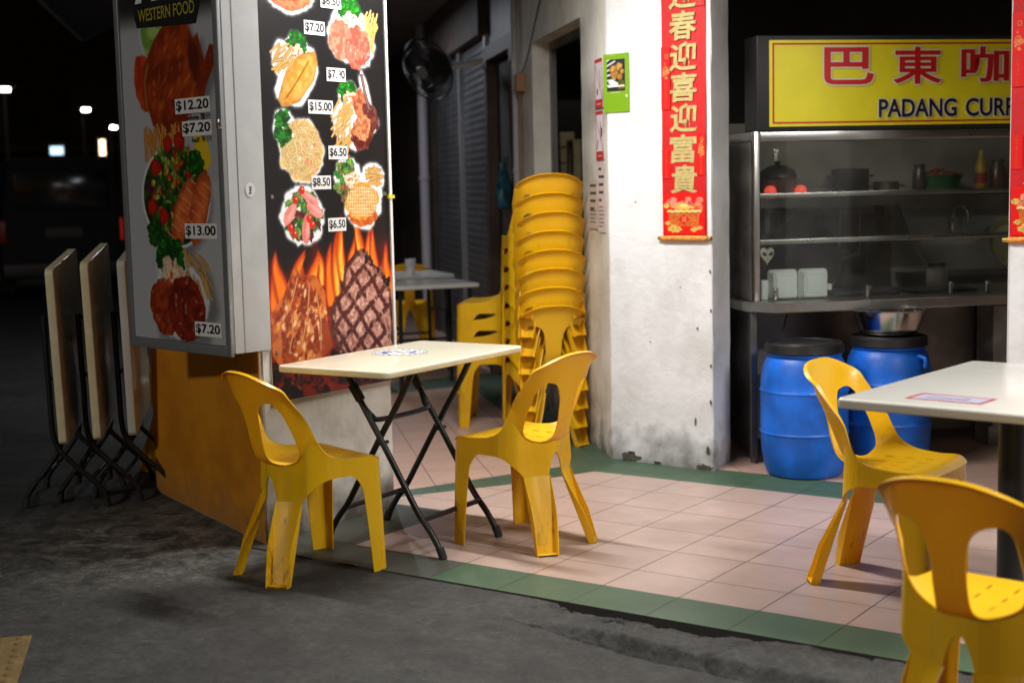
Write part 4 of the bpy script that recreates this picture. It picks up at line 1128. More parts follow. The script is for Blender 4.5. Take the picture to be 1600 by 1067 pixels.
# folded tables standing on edge against the left pillar
def folded_table(x, y, rz, label, edge, height=0.81):
    t = thing('folded_table', label, 'table', (x, y, -0.005), rz, 'folding tables folded up and stood on edge')
    # local: x = table normal (to the right in view), y = along the depth of the table
    bm = rbox_mesh(0.58, height, 0.038, 0.03, 0.005)
    for f in bm.faces:
        zc = f.calc_center_median().z; f.material_index = 0 if zc > -0.003 else (1 if zc > -0.0365 else 2)
    tp = obj('tabletop', bm, [edge[0], edge[1], M['under']], t, smooth=45)
    # top face looks to local +x
    tp.matrix_local = Matrix.Translation((0, 0, 0.295)) @ Matrix.Rotation(R(7), 4, 'X') @ Matrix(((0, 0, 1, 0.030), (1, 0, 0, 0.29), (0, 1, 0, height/2), (0, 0, 0, 1)))
    for y_ in (0.05, 0.50):
        for s in (1, -1):
            bm = tube(BM(), [(s*0.185, y_, 0.012), (s*0.175, y_, 0.055), (s*0.135, y_, 0.115), (s*0.055-0.01, y_, 0.20), (-s*0.012-0.022, y_, 0.31), (-0.030-s*0.016, y_, 0.55), (-0.034-s*0.020, y_, 0.88)], 0.0125, 10, 5)
            l = obj('leg', bm, M['black_tube'], t, smooth=50)
            bm = tube(BM(), [(s*0.187, y_, 0.0), (s*0.184, y_, 0.02), (s*0.178, y_, 0.045)], 0.0165, 10); obj('foot_cap', bm, M['rubber'], l, smooth=50)
            if s < 0: l.location = (0, 0.027, 0)
    for x_, z_ in ((0.12, 0.13), (-0.12, 0.13), (-0.055, 0.86), (-0.03, 0.60)): obj('crossbar', tube(BM(), [(x_, 0.05, z_), (x_, 0.52, z_)], 0.0105, 10), M['black_tube'], t, smooth=50)
    return t
rzf = R(41)
folded_table(-2.450, -0.100, rzf, 'folded cream table standing on edge, the leftmost one, dark glossy top reflecting', (M['dull_top'], M['cream_edge']))
folded_table(-2.405, 0.055, rzf, 'folded cream table standing on edge, middle one of the three beside the orange pillar side', (M['dull_top'], M['cream_edge']), 0.83)
folded_table(-2.345, 0.210, R(42), 'folded white table standing on edge nearest to the lightbox', (M['white_top'], M['white_top']), 0.83)

# small white tables down the corridor
for (x, y, lab) in ((-3.38, 3.78, 'small white table in the corridor, the nearer of two in shade'), (-4.18, 4.56, 'small white table in the corridor, the farther of two, paper cup on it')):
    t = thing('corridor_table', lab, 'table', (x, y, 0), R(54), 'small white tables down the corridor')
    tt = slab('tabletop', 0.62, 0.62, 0.03, [M['white_top'], M['white_top'], M['under']], t, 0.02, 0.008); tt.location = (0, 0, 0.75)
    for sx in (-1, 1):
        for sy in (-1, 1):
            bm = tube(BM(), [(sx*0.26, sy*0.26, 0.0), (sx*0.25, sy*0.25, 0.722)], 0.015, 10); obj('leg', bm, M['black_tube'], t, smooth=50)
    for a_, b_ in (((-1, -1, 0.25), (1, -1, 0.25)), ((-1, 1, 0.25), (1, 1, 0.25)), ((-1, -1, 0.45), (-1, 1, 0.45)), ((1, -1, 0.45), (1, 1, 0.45))): obj('crossbar', tube(BM(), [(a_[0]*0.255, a_[1]*0.255, a_[2]), (b_[0]*0.255, b_[1]*0.255, b_[2])], 0.011), M['black_tube'], t, smooth=50)
bm = lathe(BM(), [(0, 0), (0.03, 0), (0.042, 0.12), (0.044, 0.122), (0.040, 0.119), (0.03, 0.01), (0, 0.008)], seg=20)
o = tag(obj('paper_cup', bm, mat('white_cup', (0.7, 0.72, 0.78), 0.5, col2=(0.35, 0.38, 0.5), scale=22, mix=(0.35, 0.45)), None, smooth=40), 'white patterned paper cup on the far corridor table', 'cup'); o.location = (-4.02, 4.42, 0.7505)
bm = lathe(BM(), [(0, 0), (0.035, 0), (0.035, 0.10), (0.02, 0.13), (0.02, 0.15), (0, 0.15)], seg=16)

# ================================================================== MENU BOARDS
def broccoli(cv, x, y, r, seed, dim=1.0):
    rs = random.Random(seed)
    cv.blob(x, y, r, r*0.85, col=(0.06*dim, 0.30*dim, 0.07*dim), seed=seed, rough=0.25)
    for k in range(26):
        a = rs.uniform(0, 2*PI); q = r*math.sqrt(rs.random())*0.95; g = rs.uniform(0.35, 0.75)*dim
        cv.blob(x+math.cos(a)*q, y+math.sin(a)*q*0.85, r*rs.uniform(.10, .2), r*rs.uniform(.10, .2), col=(g*0.22, g, g*0.20), col2=(g*0.1, g*0.55, g*0.1), ns=260, seed=seed+k, rough=0.3)
def salad_cream(cv, x, y, r, seed, dim=1.0):
    cv.blob(x, y, r, r*0.8, col=(0.96*dim, 0.90*dim, 0.80*dim), col2=(0.93*dim, 0.72*dim, 0.58*dim), ns=110, seed=seed, rough=0.25, dark=0.15)
    rs = random.Random(seed)
    for k in range(6): cv.blob(x+rs.uniform(-r, r)*.6, y+rs.uniform(-r, r)*.5, r*.14, r*.10, rot=rs.uniform(0, 3), col=(0.86*dim, 0.32*dim, 0.22*dim), seed=k)
def fries(cv, x, y, w, h, ang, n, seed, dim=1.0):
    rs = random.Random(seed)
    for k in range(n):
        px_ = x+rs.uniform(-w, w)*0.5; py = y+rs.uniform(-h, h)*0.5; a = ang+rs.uniform(-0.45, 0.45); L = rs.uniform(0.35, 0.6)*max(w, h)
        b = rs.uniform(0.85, 1.0)*dim
        cv.stroke([(px_-math.cos(a)*L/2, py-math.sin(a)*L/2), (px_+math.cos(a)*L/2, py+math.sin(a)*L/2)], 0.0125, (0.93*b, 0.66*b, 0.25*b), hi=0.30)
def noodles(cv, x, y, rx, ry, n, seed, c1, c2):
    rs = random.Random(seed)
    for k in range(n):
        a = rs.uniform(0, 2*PI); q = math.sqrt(rs.random())*0.85
        x0, y0 = x+rx*q*math.cos(a), y+ry*q*math.sin(a); d = rs.uniform(0, PI); cu = rs.uniform(-2.5, 2.5)
        pts = []; L = rs.uniform(0.5, 1.0)*min(rx, ry)*1.1; px_, py = x0-math.cos(d)*L/2, y0-math.sin(d)*L/2
        for j in range(9):
            if ((px_-x)/rx)**2+((py-y)/ry)**2 < 1.0: pts.append((px_, py))
            px_ += math.cos(d)*L/8; py += math.sin(d)*L/8; d += cu/8
        if len(pts) > 1:
            t = rs.random(); c = tuple(c1[i]*(1-t)+c2[i]*t for i in range(3)); cv.stroke(pts, 0.0075, c, hi=0.22)
def halo(cv, x, y, rx, ry, seed, c=(0.90, 0.90, 0.92), e=0.010, rough=0.10, rot=0.0):
    cv.blob(x, y, rx+0.007, ry+0.007, rot, col=c, seed=seed, rough=rough, edge=e*1.2, alpha=0.6)
    cv.blob(x, y, rx+0.001, ry+0.001, rot, col=c, seed=seed, rough=rough, edge=0.005)
def leaf(cv, x, y, r, rot, c, seed): cv.blob(x, y, r, r*0.55, rot, col=c, col2=tuple(v*0.6 for v in c), ns=120, seed=seed, rough=0.35)
def leaves(cv, x, y, rx, ry, n, seed, pal):
    rs = random.Random(seed)
    for k in range(n):
        a = rs.uniform(0, 2*PI); q = math.sqrt(rs.random())
        leaf(cv, x+rx*q*math.cos(a), y+ry*q*math.sin(a), rs.uniform(0.014, 0.030), rs.uniform(0, PI), pal[rs.randrange(len(pal))], seed+k)

def banner_print():
    W_, H_ = 0.762, 1.75
    cv = Canvas(W_, H_, 0.0026, (0.055, 0.058, 0.066)); rs = random.Random(5)
    sl = (slice(None), slice(None))
    cv.put(sl, 0.5*sstep(0.45, 0.7, fbm(cv.U, cv.V, 3.5, 3)), (0.085, 0.088, 0.095))
    Y = lambda y: y+0.055
    Z = lambda z: z-0.565
    # fire behind the grill picture
    top = 0.74
    f = fbm(cv.U*1.0, cv.V*0.45, 7, 61, 4); hgt = sstep(top, 0.10, cv.V)
    cv.put(sl, sstep(0.30, 0.62, f*0.75+hgt*0.45-0.12)*(cv.V < top)*sstep(top, 0.55, cv.V), (0.52, 0.11, 0.02))
    def flame(x, y0, h, w, bend, ph, hot):
        def tongue(sw, sh, col, edge, al):
            L_, R_ = [], []
            for j in range(15):
                t = j/14; c = x+bend*t*t+0.35*w*math.sin(t*5.5+ph)*t
                ww = w*sw*(math.sin(min(1, t*1.6+0.25)*PI/2))*(1-t)**0.75
                L_.append((c-ww, y0+h*sh*t)); R_.append((c+ww, y0+h*sh*t))
            cv.poly(L_+R_[::-1], col, edge=edge, alpha=al)
        tongue(1.35, 1.04, (0.50, 0.09, 0.02), 0.016, 0.75)
        tongue(1.0, 1.0, (0.90, 0.30, 0.05), 0.008, 0.85)
        tongue(0.72, 0.86, (0.97, 0.52, 0.08), 0.008, 0.85)
        if hot: tongue(0.45, 0.70, (1.0, 0.80, 0.28), 0.008, 0.85)
    for (x, y0, h, w, bd, ph, hot) in ((0.02, .36, .20, .035, .03, 0, 0), (0.07, .40, .20, .05, -.03, 1, 0), (0.17, .44, .16, .05, .03, 2, 0), (0.26, .42, .17, .05, .02, 3, 1), (0.315, .45, .14, .03, -.02, 4, 1), (0.36, .36, .26, .045, .02, 0.6, 0), (0.405, .40, .30, .04, .02, 1.5, 1), (0.44, .46, .27, .035, -.01, 2.6, 1), (0.50, .50, .14, .03, .02, 3.4, 0), (0.565, .48, .26, .04, -.02, 0.3, 1), (0.61, .48, .20, .03, .02, 1.1, 1), (0.66, .44, .24, .035, -.03, 2.2, 0), (0.715, .38, .22, .04, .01, 3.1, 1), (0.75, .34, .26, .04, -.02, .8, 0)):
        flame(x, y0, h, w, bd, ph, hot)
    # embers
    for k in range(90):
        x = rs.uniform(0, W_); y = rs.uniform(-0.01, 0.15)
        c = rs.choice([(0.10, 0.03, 0.02), (0.22, 0.05, 0.03), (0.45, 0.10, 0.04), (0.62, 0.20, 0.06), (0.14, 0.06, 0.05)])
        cv.blob(x, y, rs.uniform(0.015, 0.04), rs.uniform(0.015, 0.034), rs.uniform(0, 3), c, tuple(v*0.4 for v in c), 70, k, 0.25)
    # roast chicken chop
    cx, cy = Y(0.135), Z(0.885)
    cv.poly([(cx-0.185, cy-0.13), (cx-0.19, cy+0.03), (cx-0.10, cy+0.12), (cx-0.055, cy+0.20), (cx-0.03, cy+0.215), (cx-0.01, cy+0.18), (cx+0.08, cy+0.175), (cx+0.14, cy+0.10), (cx+0.145, cy-0.02), (cx+0.175, cy-0.13), (cx+0.08, cy-0.19), (cx+0.01, cy-0.215), (cx-0.10, cy-0.17), (cx-0.15, cy-0.175)], (0.80, 0.42, 0.17), (0.62, 0.24, 0.08), 26, 4, edge=0.005)
    for k in range(420):
        x = cx+rs.uniform(-0.18, 0.16); y = cy+rs.uniform(-0.19, 0.19)
        i, j = int(y/cv.res), int(x/cv.res)
        if 0 <= i < cv.ny and 0 <= j < cv.nx:
            p = cv.A[i, j]
            if p[0] > 0.55 and p[1] < 0.5 and (abs(x-cx)*1.2+abs(y-cy)*0.75) < 0.19:
                c = rs.choice([(0.88, 0.56, 0.28), (0.50, 0.15, 0.05), (0.42, 0.11, 0.04), (0.93, 0.66, 0.38), (0.70, 0.30, 0.10), (0.98, 0.85, 0.68), (0.60, 0.20, 0.06)])
                cv.blob(x, y, rs.uniform(0.006, 0.02), rs.uniform(0.004, 0.012), 1.2+rs.uniform(-.6, .6), c, seed=k, rough=0.4, edge=0.004, alpha=0.8)
    for k, (x0, y0, x1, y1) in enumerate([(-0.15, 0.0, -0.05, 0.17), (-0.05, -0.12, 0.02, 0.14), (0.07, -0.14, 0.06, 0.10), (-0.12, -0.13, -0.09, 0.02)]):
        [cv.blob(cx+x0+(x1-x0)*q_+rs.uniform(-.016, .016), cy+y0+(y1-y0)*q_, rs.uniform(.008, .022), rs.uniform(.006, .014), 1.2, (0.42, 0.11, 0.04), (0.55, 0.18, 0.06), 90, int(q_*100)+k, 0.4, edge=0.006, alpha=0.75) for q_ in np.linspace(0, 1, 11)]
        cv.stroke([(cx+x0+0.03, cy+y0), (cx+(x0+x1)/2+0.042, cy+(y0+y1)/2), (cx+x1+0.025, cy+y1)], 0.007, (0.90, 0.58, 0.32), hi=0.2)
    # grilled steak
    cx, cy = Y(0.50), Z(0.885)
    pts = [(cx-0.20, cy-0.06), (cx-0.185, cy+0.04), (cx-0.12, cy+0.09), (cx-0.10, cy+0.20), (cx-0.02, cy+0.26), (cx+0.03, cy+0.27), (cx+0.06, cy+0.22), (cx+0.15, cy+0.16), (cx+0.20, cy+0.08), (cx+0.215, cy-0.10), (cx+0.20, cy-0.215), (cx+0.10, cy-0.245), (cx-0.02, cy-0.235), (cx-0.10, cy-0.205), (cx-0.17, cy-0.14)]
    cv.poly(pts, (0.25, 0.10, 0.09), (0.36, 0.20, 0.18), 45, 9, edge=0.005)
    cv.poly([(cx+(x-cx)*0.90+0.004, cy+(y-cy)*0.91) for x, y in pts], (0.80, 0.60, 0.54), (0.64, 0.42, 0.36), 55, 19, edge=0.006)
    for k in range(300):
        x = cx+rs.gauss(0, 0.10); y = cy+rs.gauss(0, 0.12)
        if ((x-cx)/0.20)**2+((y-cy)/0.23)**2 < 1: cv.blob(x, y, rs.uniform(0.004, 0.013), rs.uniform(0.003, 0.008), rs.uniform(0, 3), rs.choice([(0.90, 0.76, 0.70), (0.55, 0.32, 0.27), (0.70, 0.48, 0.42), (0.84, 0.66, 0.60)]), seed=k, edge=0.003, alpha=0.7)
    for k in range(-3, 4):
        for dx, dy in ((0.80, 0.60), (0.62, -0.78)):
            nx_, ny_ = -dy, dx; ox = cx+nx_*k*0.078; oy = cy-0.02+ny_*k*0.078
            L = [(ox+dx*t*0.21, oy+dy*t*0.21) for t in np.linspace(-1, 1, 25)]
            L = [(x+0.006*math.sin(40*x+k), y) for x, y in L if ((x-cx)/0.185)**2+((y-cy+0.02)/0.215)**2 < 1]
            if len(L) > 1: [cv.blob(x+rs.uniform(-.003, .003), y+rs.uniform(-.003, .003), 0.017, 0.0105, math.atan2(dy, dx), (0.24, 0.075, 0.065), (0.36, 0.14, 0.12), 110, i_, 0.3, edge=0.005) for i_, (x, y) in enumerate(L) if rs.random() < 0.85]; [cv.blob(x+0.004, y+0.005, 0.006, 0.003, 0.5, (0.62, 0.44, 0.40), seed=i_, edge=0.003, alpha=0.7) for i_, (x, y) in enumerate(L[::3])]
    cv.stroke([(cx+0.05, cy+0.10), (cx+0.14, cy-0.02), (cx+0.20, cy-0.17)], 0.010, (0.80, 0.50, 0.38), hi=0.3)
    for k in range(26):
        t = rs.random(); cv.blob(cx+0.02+0.17*t+rs.uniform(-.02, .02), cy+0.245-0.14*t+rs.uniform(-.015, .02), 0.014, 0.010, rs.uniform(0, 3), rs.choice([(0.08, 0.03, 0.03), (0.15, 0.06, 0.06), (0.55, 0.34, 0.30)]), seed=k, rough=0.4)
    # seven dishes with a white glow
    x, y = Y(0.13), Z(2.175); cv.xf = (x, y, 0.86); halo(cv, x, y, 0.155, 0.075, 2); cv.blob(x, y+0.01, 0.15, 0.07, col=(0.85, 0.45, 0.25), seed=2); noodles(cv, x, y+0.015, 0.15, 0.072, 150, 3, (0.93, 0.60, 0.34), (0.80, 0.28, 0.14)); [cv.blob(x+rs.uniform(-.1, .1), y+rs.uniform(-.03, .05), .014, .012, col=(0.78, 0.14, 0.10), seed=k) for k in range(8)]
    # chops with gravy
    x, y = Y(0.50), Z(2.06); cv.xf = (x, y, 0.86); halo(cv, x-0.005, y-0.02, 0.175, 0.135, 5, rot=-0.3); halo(cv, x-0.02, y+0.095, 0.085, 0.062, 6)
    broccoli(cv, x-0.02, y+0.11, 0.078, 9); salad_cream(cv, x-0.015, y+0.06, 0.055, 4); fries(cv, x+0.135, y+0.01, 0.10, 0.15, 1.3, 26, 6)
    cv.blob(x-0.085, y-0.035, 0.092, 0.095, 0.3, (0.72, 0.36, 0.28), (0.86, 0.52, 0.42), 60, 21, 0.10, shine=0.25); cv.blob(x+0.035, y-0.065, 0.098, 0.105, -0.4, (0.78, 0.42, 0.34), (0.62, 0.28, 0.22), 50, 24, 0.10, shine=0.4)
    # battered fish
    x, y = Y(0.15), Z(1.885); cv.xf = (x, y, 0.86); halo(cv, x+0.005, y-0.02, 0.165, 0.12, 8, rot=0.75); halo(cv, x-0.085, y+0.05, 0.075, 0.09, 9); halo(cv, x+0.005, y+0.12, 0.07, 0.06, 10)
    broccoli(cv, x+0.01, y+0.135, 0.068, 19); salad_cream(cv, x+0.005, y+0.085, 0.050, 14); fries(cv, x-0.085, y+0.055, 0.11, 0.13, 0.6, 24, 16)
    cv.blob(x+0.015, y-0.035, 0.175, 0.078, 0.80, (0.87, 0.58, 0.20), (0.94, 0.70, 0.34), 45, 33, 0.07, dark=0.25, shine=0.12); cv.stroke([(x-0.075, y-0.125), (x+0.0, y-0.05), (x+0.085, y+0.05)], 0.008, (0.70, 0.40, 0.10), hi=0.0)
    # lamb with fries
    x, y = Y(0.505), Z(1.715); cv.xf = (x, y, 0.86); halo(cv, x, y-0.02, 0.160, 0.135, 12); halo(cv, x-0.05, y+0.11, 0.075, 0.06, 13); halo(cv, x+0.075, y+0.13, 0.028, 0.09, 14, rot=0.3)
    broccoli(cv, x-0.055, y+0.12, 0.070, 29); salad_cream(cv, x-0.035, y+0.075, 0.055, 24); fries(cv, x-0.095, y-0.045, 0.11, 0.19, 0.95, 32, 26)
    cv.blob(x+0.04, y+0.06, 0.058, 0.075, 0, (0.76, 0.46, 0.30), (0.58, 0.27, 0.17), 70, 43, 0.2, shine=0.3); cv.blob(x+0.115, y+0.0, 0.055, 0.075, 0.4, (0.32, 0.12, 0.10), (0.46, 0.22, 0.18), 70, 44, 0.15, shine=0.25); cv.stroke([(x+0.105, y+0.04), (x+0.075, y+0.12), (x+0.055, y+0.20)], 0.022, (0.40, 0.20, 0.17), hi=0.3)
    cv.blob(x+0.045, y-0.095, 0.078, 0.068, 0.2, (0.46, 0.17, 0.12), (0.30, 0.08, 0.06), 60, 47, 0.15, shine=0.3); cv.blob(x+0.04, y-0.055, 0.070, 0.062, 0.2, (0.80, 0.52, 0.34), (0.64, 0.34, 0.20), 80, 45, 0.2, shine=0.35)
    # cream spaghetti
    x, y = Y(0.155), Z(1.585); cv.xf = (x, y, 0.86); halo(cv, x+0.015, y-0.02, 0.150, 0.155, 15); halo(cv, x-0.105, y+0.085, 0.07, 0.085, 16)
    cv.blob(x+0.015, y-0.02, 0.145, 0.150, col=(0.92, 0.76, 0.48), seed=15); noodles(cv, x+0.015, y-0.015, 0.142, 0.148, 240, 8, (0.97, 0.86, 0.60), (0.86, 0.62, 0.28))
    for k in range(14): cv.blob(x+0.01+rs.uniform(-.09, .1), y+rs.uniform(-.11, .1), 0.017, 0.010, rs.uniform(0, 3), rs.choice([(0.93, 0.55, 0.48), (0.86, 0.38, 0.34), (0.97, 0.92, 0.85)]), seed=k, rough=0.3)
    noodles(cv, x+0.02, y-0.01, 0.13, 0.13, 60, 11, (0.98, 0.88, 0.62), (0.90, 0.70, 0.36)); leaves(cv, x-0.11, y+0.085, 0.05, 0.075, 46, 60, [(0.10, 0.42, 0.12), (0.16, 0.55, 0.16), (0.06, 0.30, 0.10)])
    # crispy cutlet with mayo lines
    x, y = Y(0.505), Z(1.395); cv.xf = (x, y, 0.86); halo(cv, x+0.03, y-0.045, 0.145, 0.135, 18); halo(cv, x-0.075, y+0.075, 0.095, 0.105, 19); halo(cv, x+0.12, y+0.075, 0.085, 0.07, 20)
    leaves(cv, x-0.085, y+0.06, 0.075, 0.115, 60, 200, [(0.25, 0.62, 0.22), (0.50, 0.72, 0.30), (0.18, 0.45, 0.15), (0.55, 0.45, 0.15), (0.70, 0.30, 0.36)]); salad_cream(cv, x-0.045, y+0.06, 0.055, 34); fries(cv, x+0.125, y+0.075, 0.10, 0.08, 0.2, 30, 36)
    cv.blob(x+0.03, y-0.115, 0.115, 0.055, 0, (0.72, 0.30, 0.10), (0.85, 0.45, 0.15), 60, 54, 0.15); cv.blob(x+0.025, y-0.045, 0.125, 0.092, 0.1, (0.90, 0.64, 0.25), (0.82, 0.52, 0.16), 70, 55, 0.1)
    for k in range(-6, 7):
        cv.stroke([(x+0.025+k*0.019, y-0.12+abs(k)*0.006), (x+0.03+k*0.017, y+0.035-abs(k)*0.005)], 0.0045, (0.98, 0.92, 0.72), hi=0.4)
        if abs(k) < 5: cv.stroke([(x-0.085+abs(k)*0.008, y-0.045+k*0.017), (x+0.14-abs(k)*0.008, y-0.05+k*0.017)], 0.0045, (0.97, 0.90, 0.68), hi=0.4)
    # ham salad
    x, y = Y(0.155), Z(1.305); cv.xf = (x, y, 0.86); halo(cv, x, y, 0.150, 0.140, 22)
    leaves(cv, x, y, 0.125, 0.115, 130, 300, [(0.22, 0.55, 0.18), (0.42, 0.68, 0.26), (0.14, 0.40, 0.12), (0.60, 0.74, 0.40), (0.45, 0.14, 0.22)])
    for dx, dy, r_, w, h in ((-0.085, 0.01, 0.9, 0.062, 0.03), (0.02, -0.065, 1.45, 0.070, 0.028), (0.085, 0.025, -0.5, 0.062, 0.03), (0.05, 0.085, -0.45, 0.07, 0.022)):
        cv.blob(x+dx, y+dy, w, h, r_, (0.90, 0.55, 0.52), (0.84, 0.44, 0.42), 30, 71, 0.06); cv.blob(x+dx+0.01, y+dy+0.004, w*0.75, h*0.4, r_, (0.95, 0.70, 0.66), seed=72, edge=0.006, alpha=0.7)
    for dx, dy in ((-0.085, -0.055), (-0.06, -0.085), (0.045, -0.015), (-0.045, 0.075), (0.0, 0.12), (0.065, -0.045)):
        cv.blob(x+dx, y+dy, 0.020, 0.020, 0, (0.80, 0.14, 0.08), seed=73, shine=0.0); cv.blob(x+dx+0.006, y+dy+0.007, 0.005, 0.005, 0, (0.98, 0.75, 0.65), seed=74)
    cv.xf = None
    return cv.mesh('printed_picture', M['print'])
BX = -1.1565
bn = thing('menu_banner', 'tall black menu banner with glowing dishes, prices and a flaming steak picture', 'menu', (BX, -0.055, 0.57))
bm = box2(BM(), (-0.006, 0, 0), (0, 0.762, 1.75)); obj('backing', bm, M['label_white'], bn)
pm_ = plane_mtx((0.0012, 0, 0), (0, 1, 0))
o = link('printed_picture', banner_print(), None, bn); o.matrix_local = pm_
bm = box2(BM(), (-0.006, 0.762, 0.05), (0.010, 0.778, 1.75), 0.002); box2(bm, (-0.005, 0.750, 0.80), (0.0125, 0.790, 0.815), mi=1)
obj('edge_strip', bm, [M['label_white'], M['sign_yellow']], bn)
# transparent tail of the banner is bare: a torn pale strip hangs under the print
for (y, z, t, w) in ((0.370, 2.185, '$6.50', 0.125), (0.265, 2.07, '$7.20', 0.125), (0.388, 1.888, '$7.90', 0.118), (0.285, 1.752, '$15.00', 0.150), (0.383, 1.567, '$6.50', 0.118), (0.273, 1.444, '$8.50', 0.118), (0.362, 1.268, '$6.50', 0.112)):
    h = 0.056
    bm = BM(); box2(bm, (-w/2, -h/2, 0), (w/2, h/2, 0.0012), mi=0)
    add_mesh(bm, text_mesh(t, (-w*0.45, -h*0.36, w*0.45, h*0.36), 0.022), Matrix.Translation((0, 0, 0.0018)), 1)
    if t == '$7.90':   # the 9 is half scratched away
        box2(bm, (w*0.06, -h*0.10, 0.002), (w*0.15, h*0.30, 0.0026), mi=0); box2(bm, (w*0.10, -h*0.3, 0.002), (w*0.19, -h*0.02, 0.0026), mi=0)
    o = obj('price_label', bm, [M['label_white'], M['ink']], bn); o.matrix_local = plane_mtx((0.002, y+0.055, z-0.57), (0, 1, 0))
bm = BM()
for y, z in ((0.035, 0.82), (0.03, 0.20), (0.735, 0.20), (0.735, 0.82)):
    lathe(bm, [(0.009, 0), (0.009, 0.003), (0.004, 0.0045), (0, 0.0045)], (0, 0, 0), 12)
    for v in bm.verts[-(12*3+1):]: v.co = Vector((0.0015+v.co.z, y+v.co.x, z+v.co.y))
obj('screw', bm, M['steel'], bn)

def lightbox_print():
    W_, H_ = 0.70, 1.60
    cv = Canvas(W_, H_, 0.0030, (0.66, 0.67, 0.69)); rs = random.Random(15); sl = (slice(None), slice(None))
    # dark header band fading into the pale field of the print
    cv.put(sl, sstep(1.24, 1.36, cv.V), (0.13, 0.12, 0.11))
    cx = 0.375
    Zf = lambda z: z-0.815
    # roast chicken with fries and lettuce
    y = Zf(1.86)
    sh_ = lambda pts, o=(0.02, -0.02): cv.poly([(p[0]+o[0], p[1]+o[1]) for p in pts], (0.30, 0.30, 0.31), edge=0.03, alpha=0.6)
    body = [(cx-0.21, y-0.03), (cx-0.20, y+0.07), (cx-0.12, y+0.16), (cx-0.03, y+0.23), (cx+0.04, y+0.24), (cx+0.075, y+0.315), (cx+0.115, y+0.315), (cx+0.125, y+0.22), (cx+0.17, y+0.15), (cx+0.20, y+0.17), (cx+0.225, y+0.10), (cx+0.24, y+0.06), (cx+0.28, y+0.12), (cx+0.315, y+0.11), (cx+0.32, y+0.06), (cx+0.25, y-0.03), (cx+0.22, y-0.09), (cx+0.12, y-0.12), (cx+0.09, y-0.24), (cx-0.02, y-0.26), (cx-0.09, y-0.21), (cx-0.15, y-0.17)]
    sh_(body, (0.03, -0.03)); halo(cv, cx-0.12, y+0.19, 0.10, 0.13, 7, (0.70, 0.71, 0.72))
    cv.blob(cx-0.12, y+0.19, 0.085, 0.11, 0, (0.42, 0.58, 0.22), (0.62, 0.72, 0.40), 20, 8, 0.1)
    cv.blob(cx-0.205, y+0.0, 0.07, 0.12, 0.2, (0.62, 0.16, 0.05), (0.72, 0.25, 0.08), 22, 9, 0.1)
    cv.poly(body, (0.60, 0.215, 0.045), (0.46, 0.135, 0.025), 12, 17, edge=0.006)
    for k in range(150):
        x_ = cx+rs.uniform(-0.16, 0.2); y_ = y+rs.uniform(-0.2, 0.2)
        if ((x_-cx)/0.19)**2+((y_-y)/0.2)**2 < 1: cv.blob(x_, y_, rs.uniform(0.01, 0.03), rs.uniform(0.004, 0.010), 1.0+rs.uniform(-.5, .5), rs.choice([(0.70, 0.32, 0.08), (0.40, 0.10, 0.02), (0.78, 0.44, 0.16), (0.52, 0.17, 0.03)]), seed=k, edge=0.006, alpha=0.55)
    cv.blob(cx+0.02, y-0.17, 0.115, 0.10, 0.3, (0.58, 0.20, 0.04), (0.44, 0.12, 0.02), 20, 18, 0.08, shine=0.1)
    cv.blob(cx+0.165, y+0.07, 0.035, 0.09, 0.2, (0.24, 0.05, 0.015), seed=4, edge=0.012, alpha=0.7); cv.blob(cx+0.085, y+0.255, 0.02, 0.05, -0.4, (0.30, 0.07, 0.02), seed=4, edge=0.01, alpha=0.7)
    cv.stroke([(cx-0.19, y-0.10), (cx-0.20, y+0.01), (cx-0.17, y+0.07)], 0.03, (0.62, 0.24, 0.06), hi=0.15)
    for k in range(22): 
        x0 = cx-0.215+0.012*k; cv.stroke([(x0, y-0.17-rs.uniform(0, .05)), (x0+rs.uniform(-.03, .03), y-0.34+rs.uniform(0, .06))], 0.017, (0.78, 0.48, 0.12), hi=0.2)
    cv.poly([(cx+0.07, y-0.40), (cx+0.075, y-0.20), (cx+0.115, y-0.145), (cx+0.33, y-0.130), (cx+0.33, y-0.40)], (0.62, 0.63, 0.65), edge=0.010)
    # salmon with salad
    y = Zf(1.42); pl_ = [(cx-0.01+0.245*math.cos(a), y-0.02+0.205*math.sin(a)) for a in np.linspace(0, 2*PI, 40)[:-1]]
    sh_(pl_, (0.015, -0.03)); cv.poly([(cx+(p[0]-cx)*1.03, y+(p[1]-y)*1.03) for p in pl_], (0.80, 0.80, 0.80), edge=0.006)
    cv.poly([(cx+(p[0]-cx)*0.97, y+(p[1]-y)*0.97) for p in pl_], (0.10, 0.14, 0.05), (0.20, 0.30, 0.08), 30, 4)
    rs2 = random.Random(77)
    for k in range(170):
        a = rs2.uniform(0, 2*PI); q = math.sqrt(rs2.random())*0.195
        c = rs2.choice([(0.14, 0.38, 0.08), (0.26, 0.50, 0.12), (0.08, 0.25, 0.05), (0.72, 0.12, 0.06), (0.34, 0.08, 0.20), (0.80, 0.70, 0.24), (0.78, 0.36, 0.08), (0.55, 0.62, 0.25)])
        cv.blob(cx+q*math.cos(a), y+q*math.sin(a), rs2.uniform(0.012, 0.032), rs2.uniform(0.006, 0.018), rs2.uniform(0, 3), c, tuple(v*0.6 for v in c), 90, k, 0.25)
    for dx, dy in ((-0.185, -0.06), (-0.10, -0.10), (-0.05, 0.19), (-0.15, 0.10), (0.03, 0.20)): cv.blob(cx+dx, y+dy, 0.034, 0.034, 0, (0.70, 0.10, 0.04), seed=6, dark=0.3)
    cv.blob(cx+0.20, y+0.15, 0.05, 0.08, 0.5, (0.82, 0.70, 0.12), seed=8); broccoli(cv, cx+0.15, y+0.11, 0.055, 5, 0.75); broccoli(cv, cx-0.17, y-0.17, 0.06, 6, 0.75)
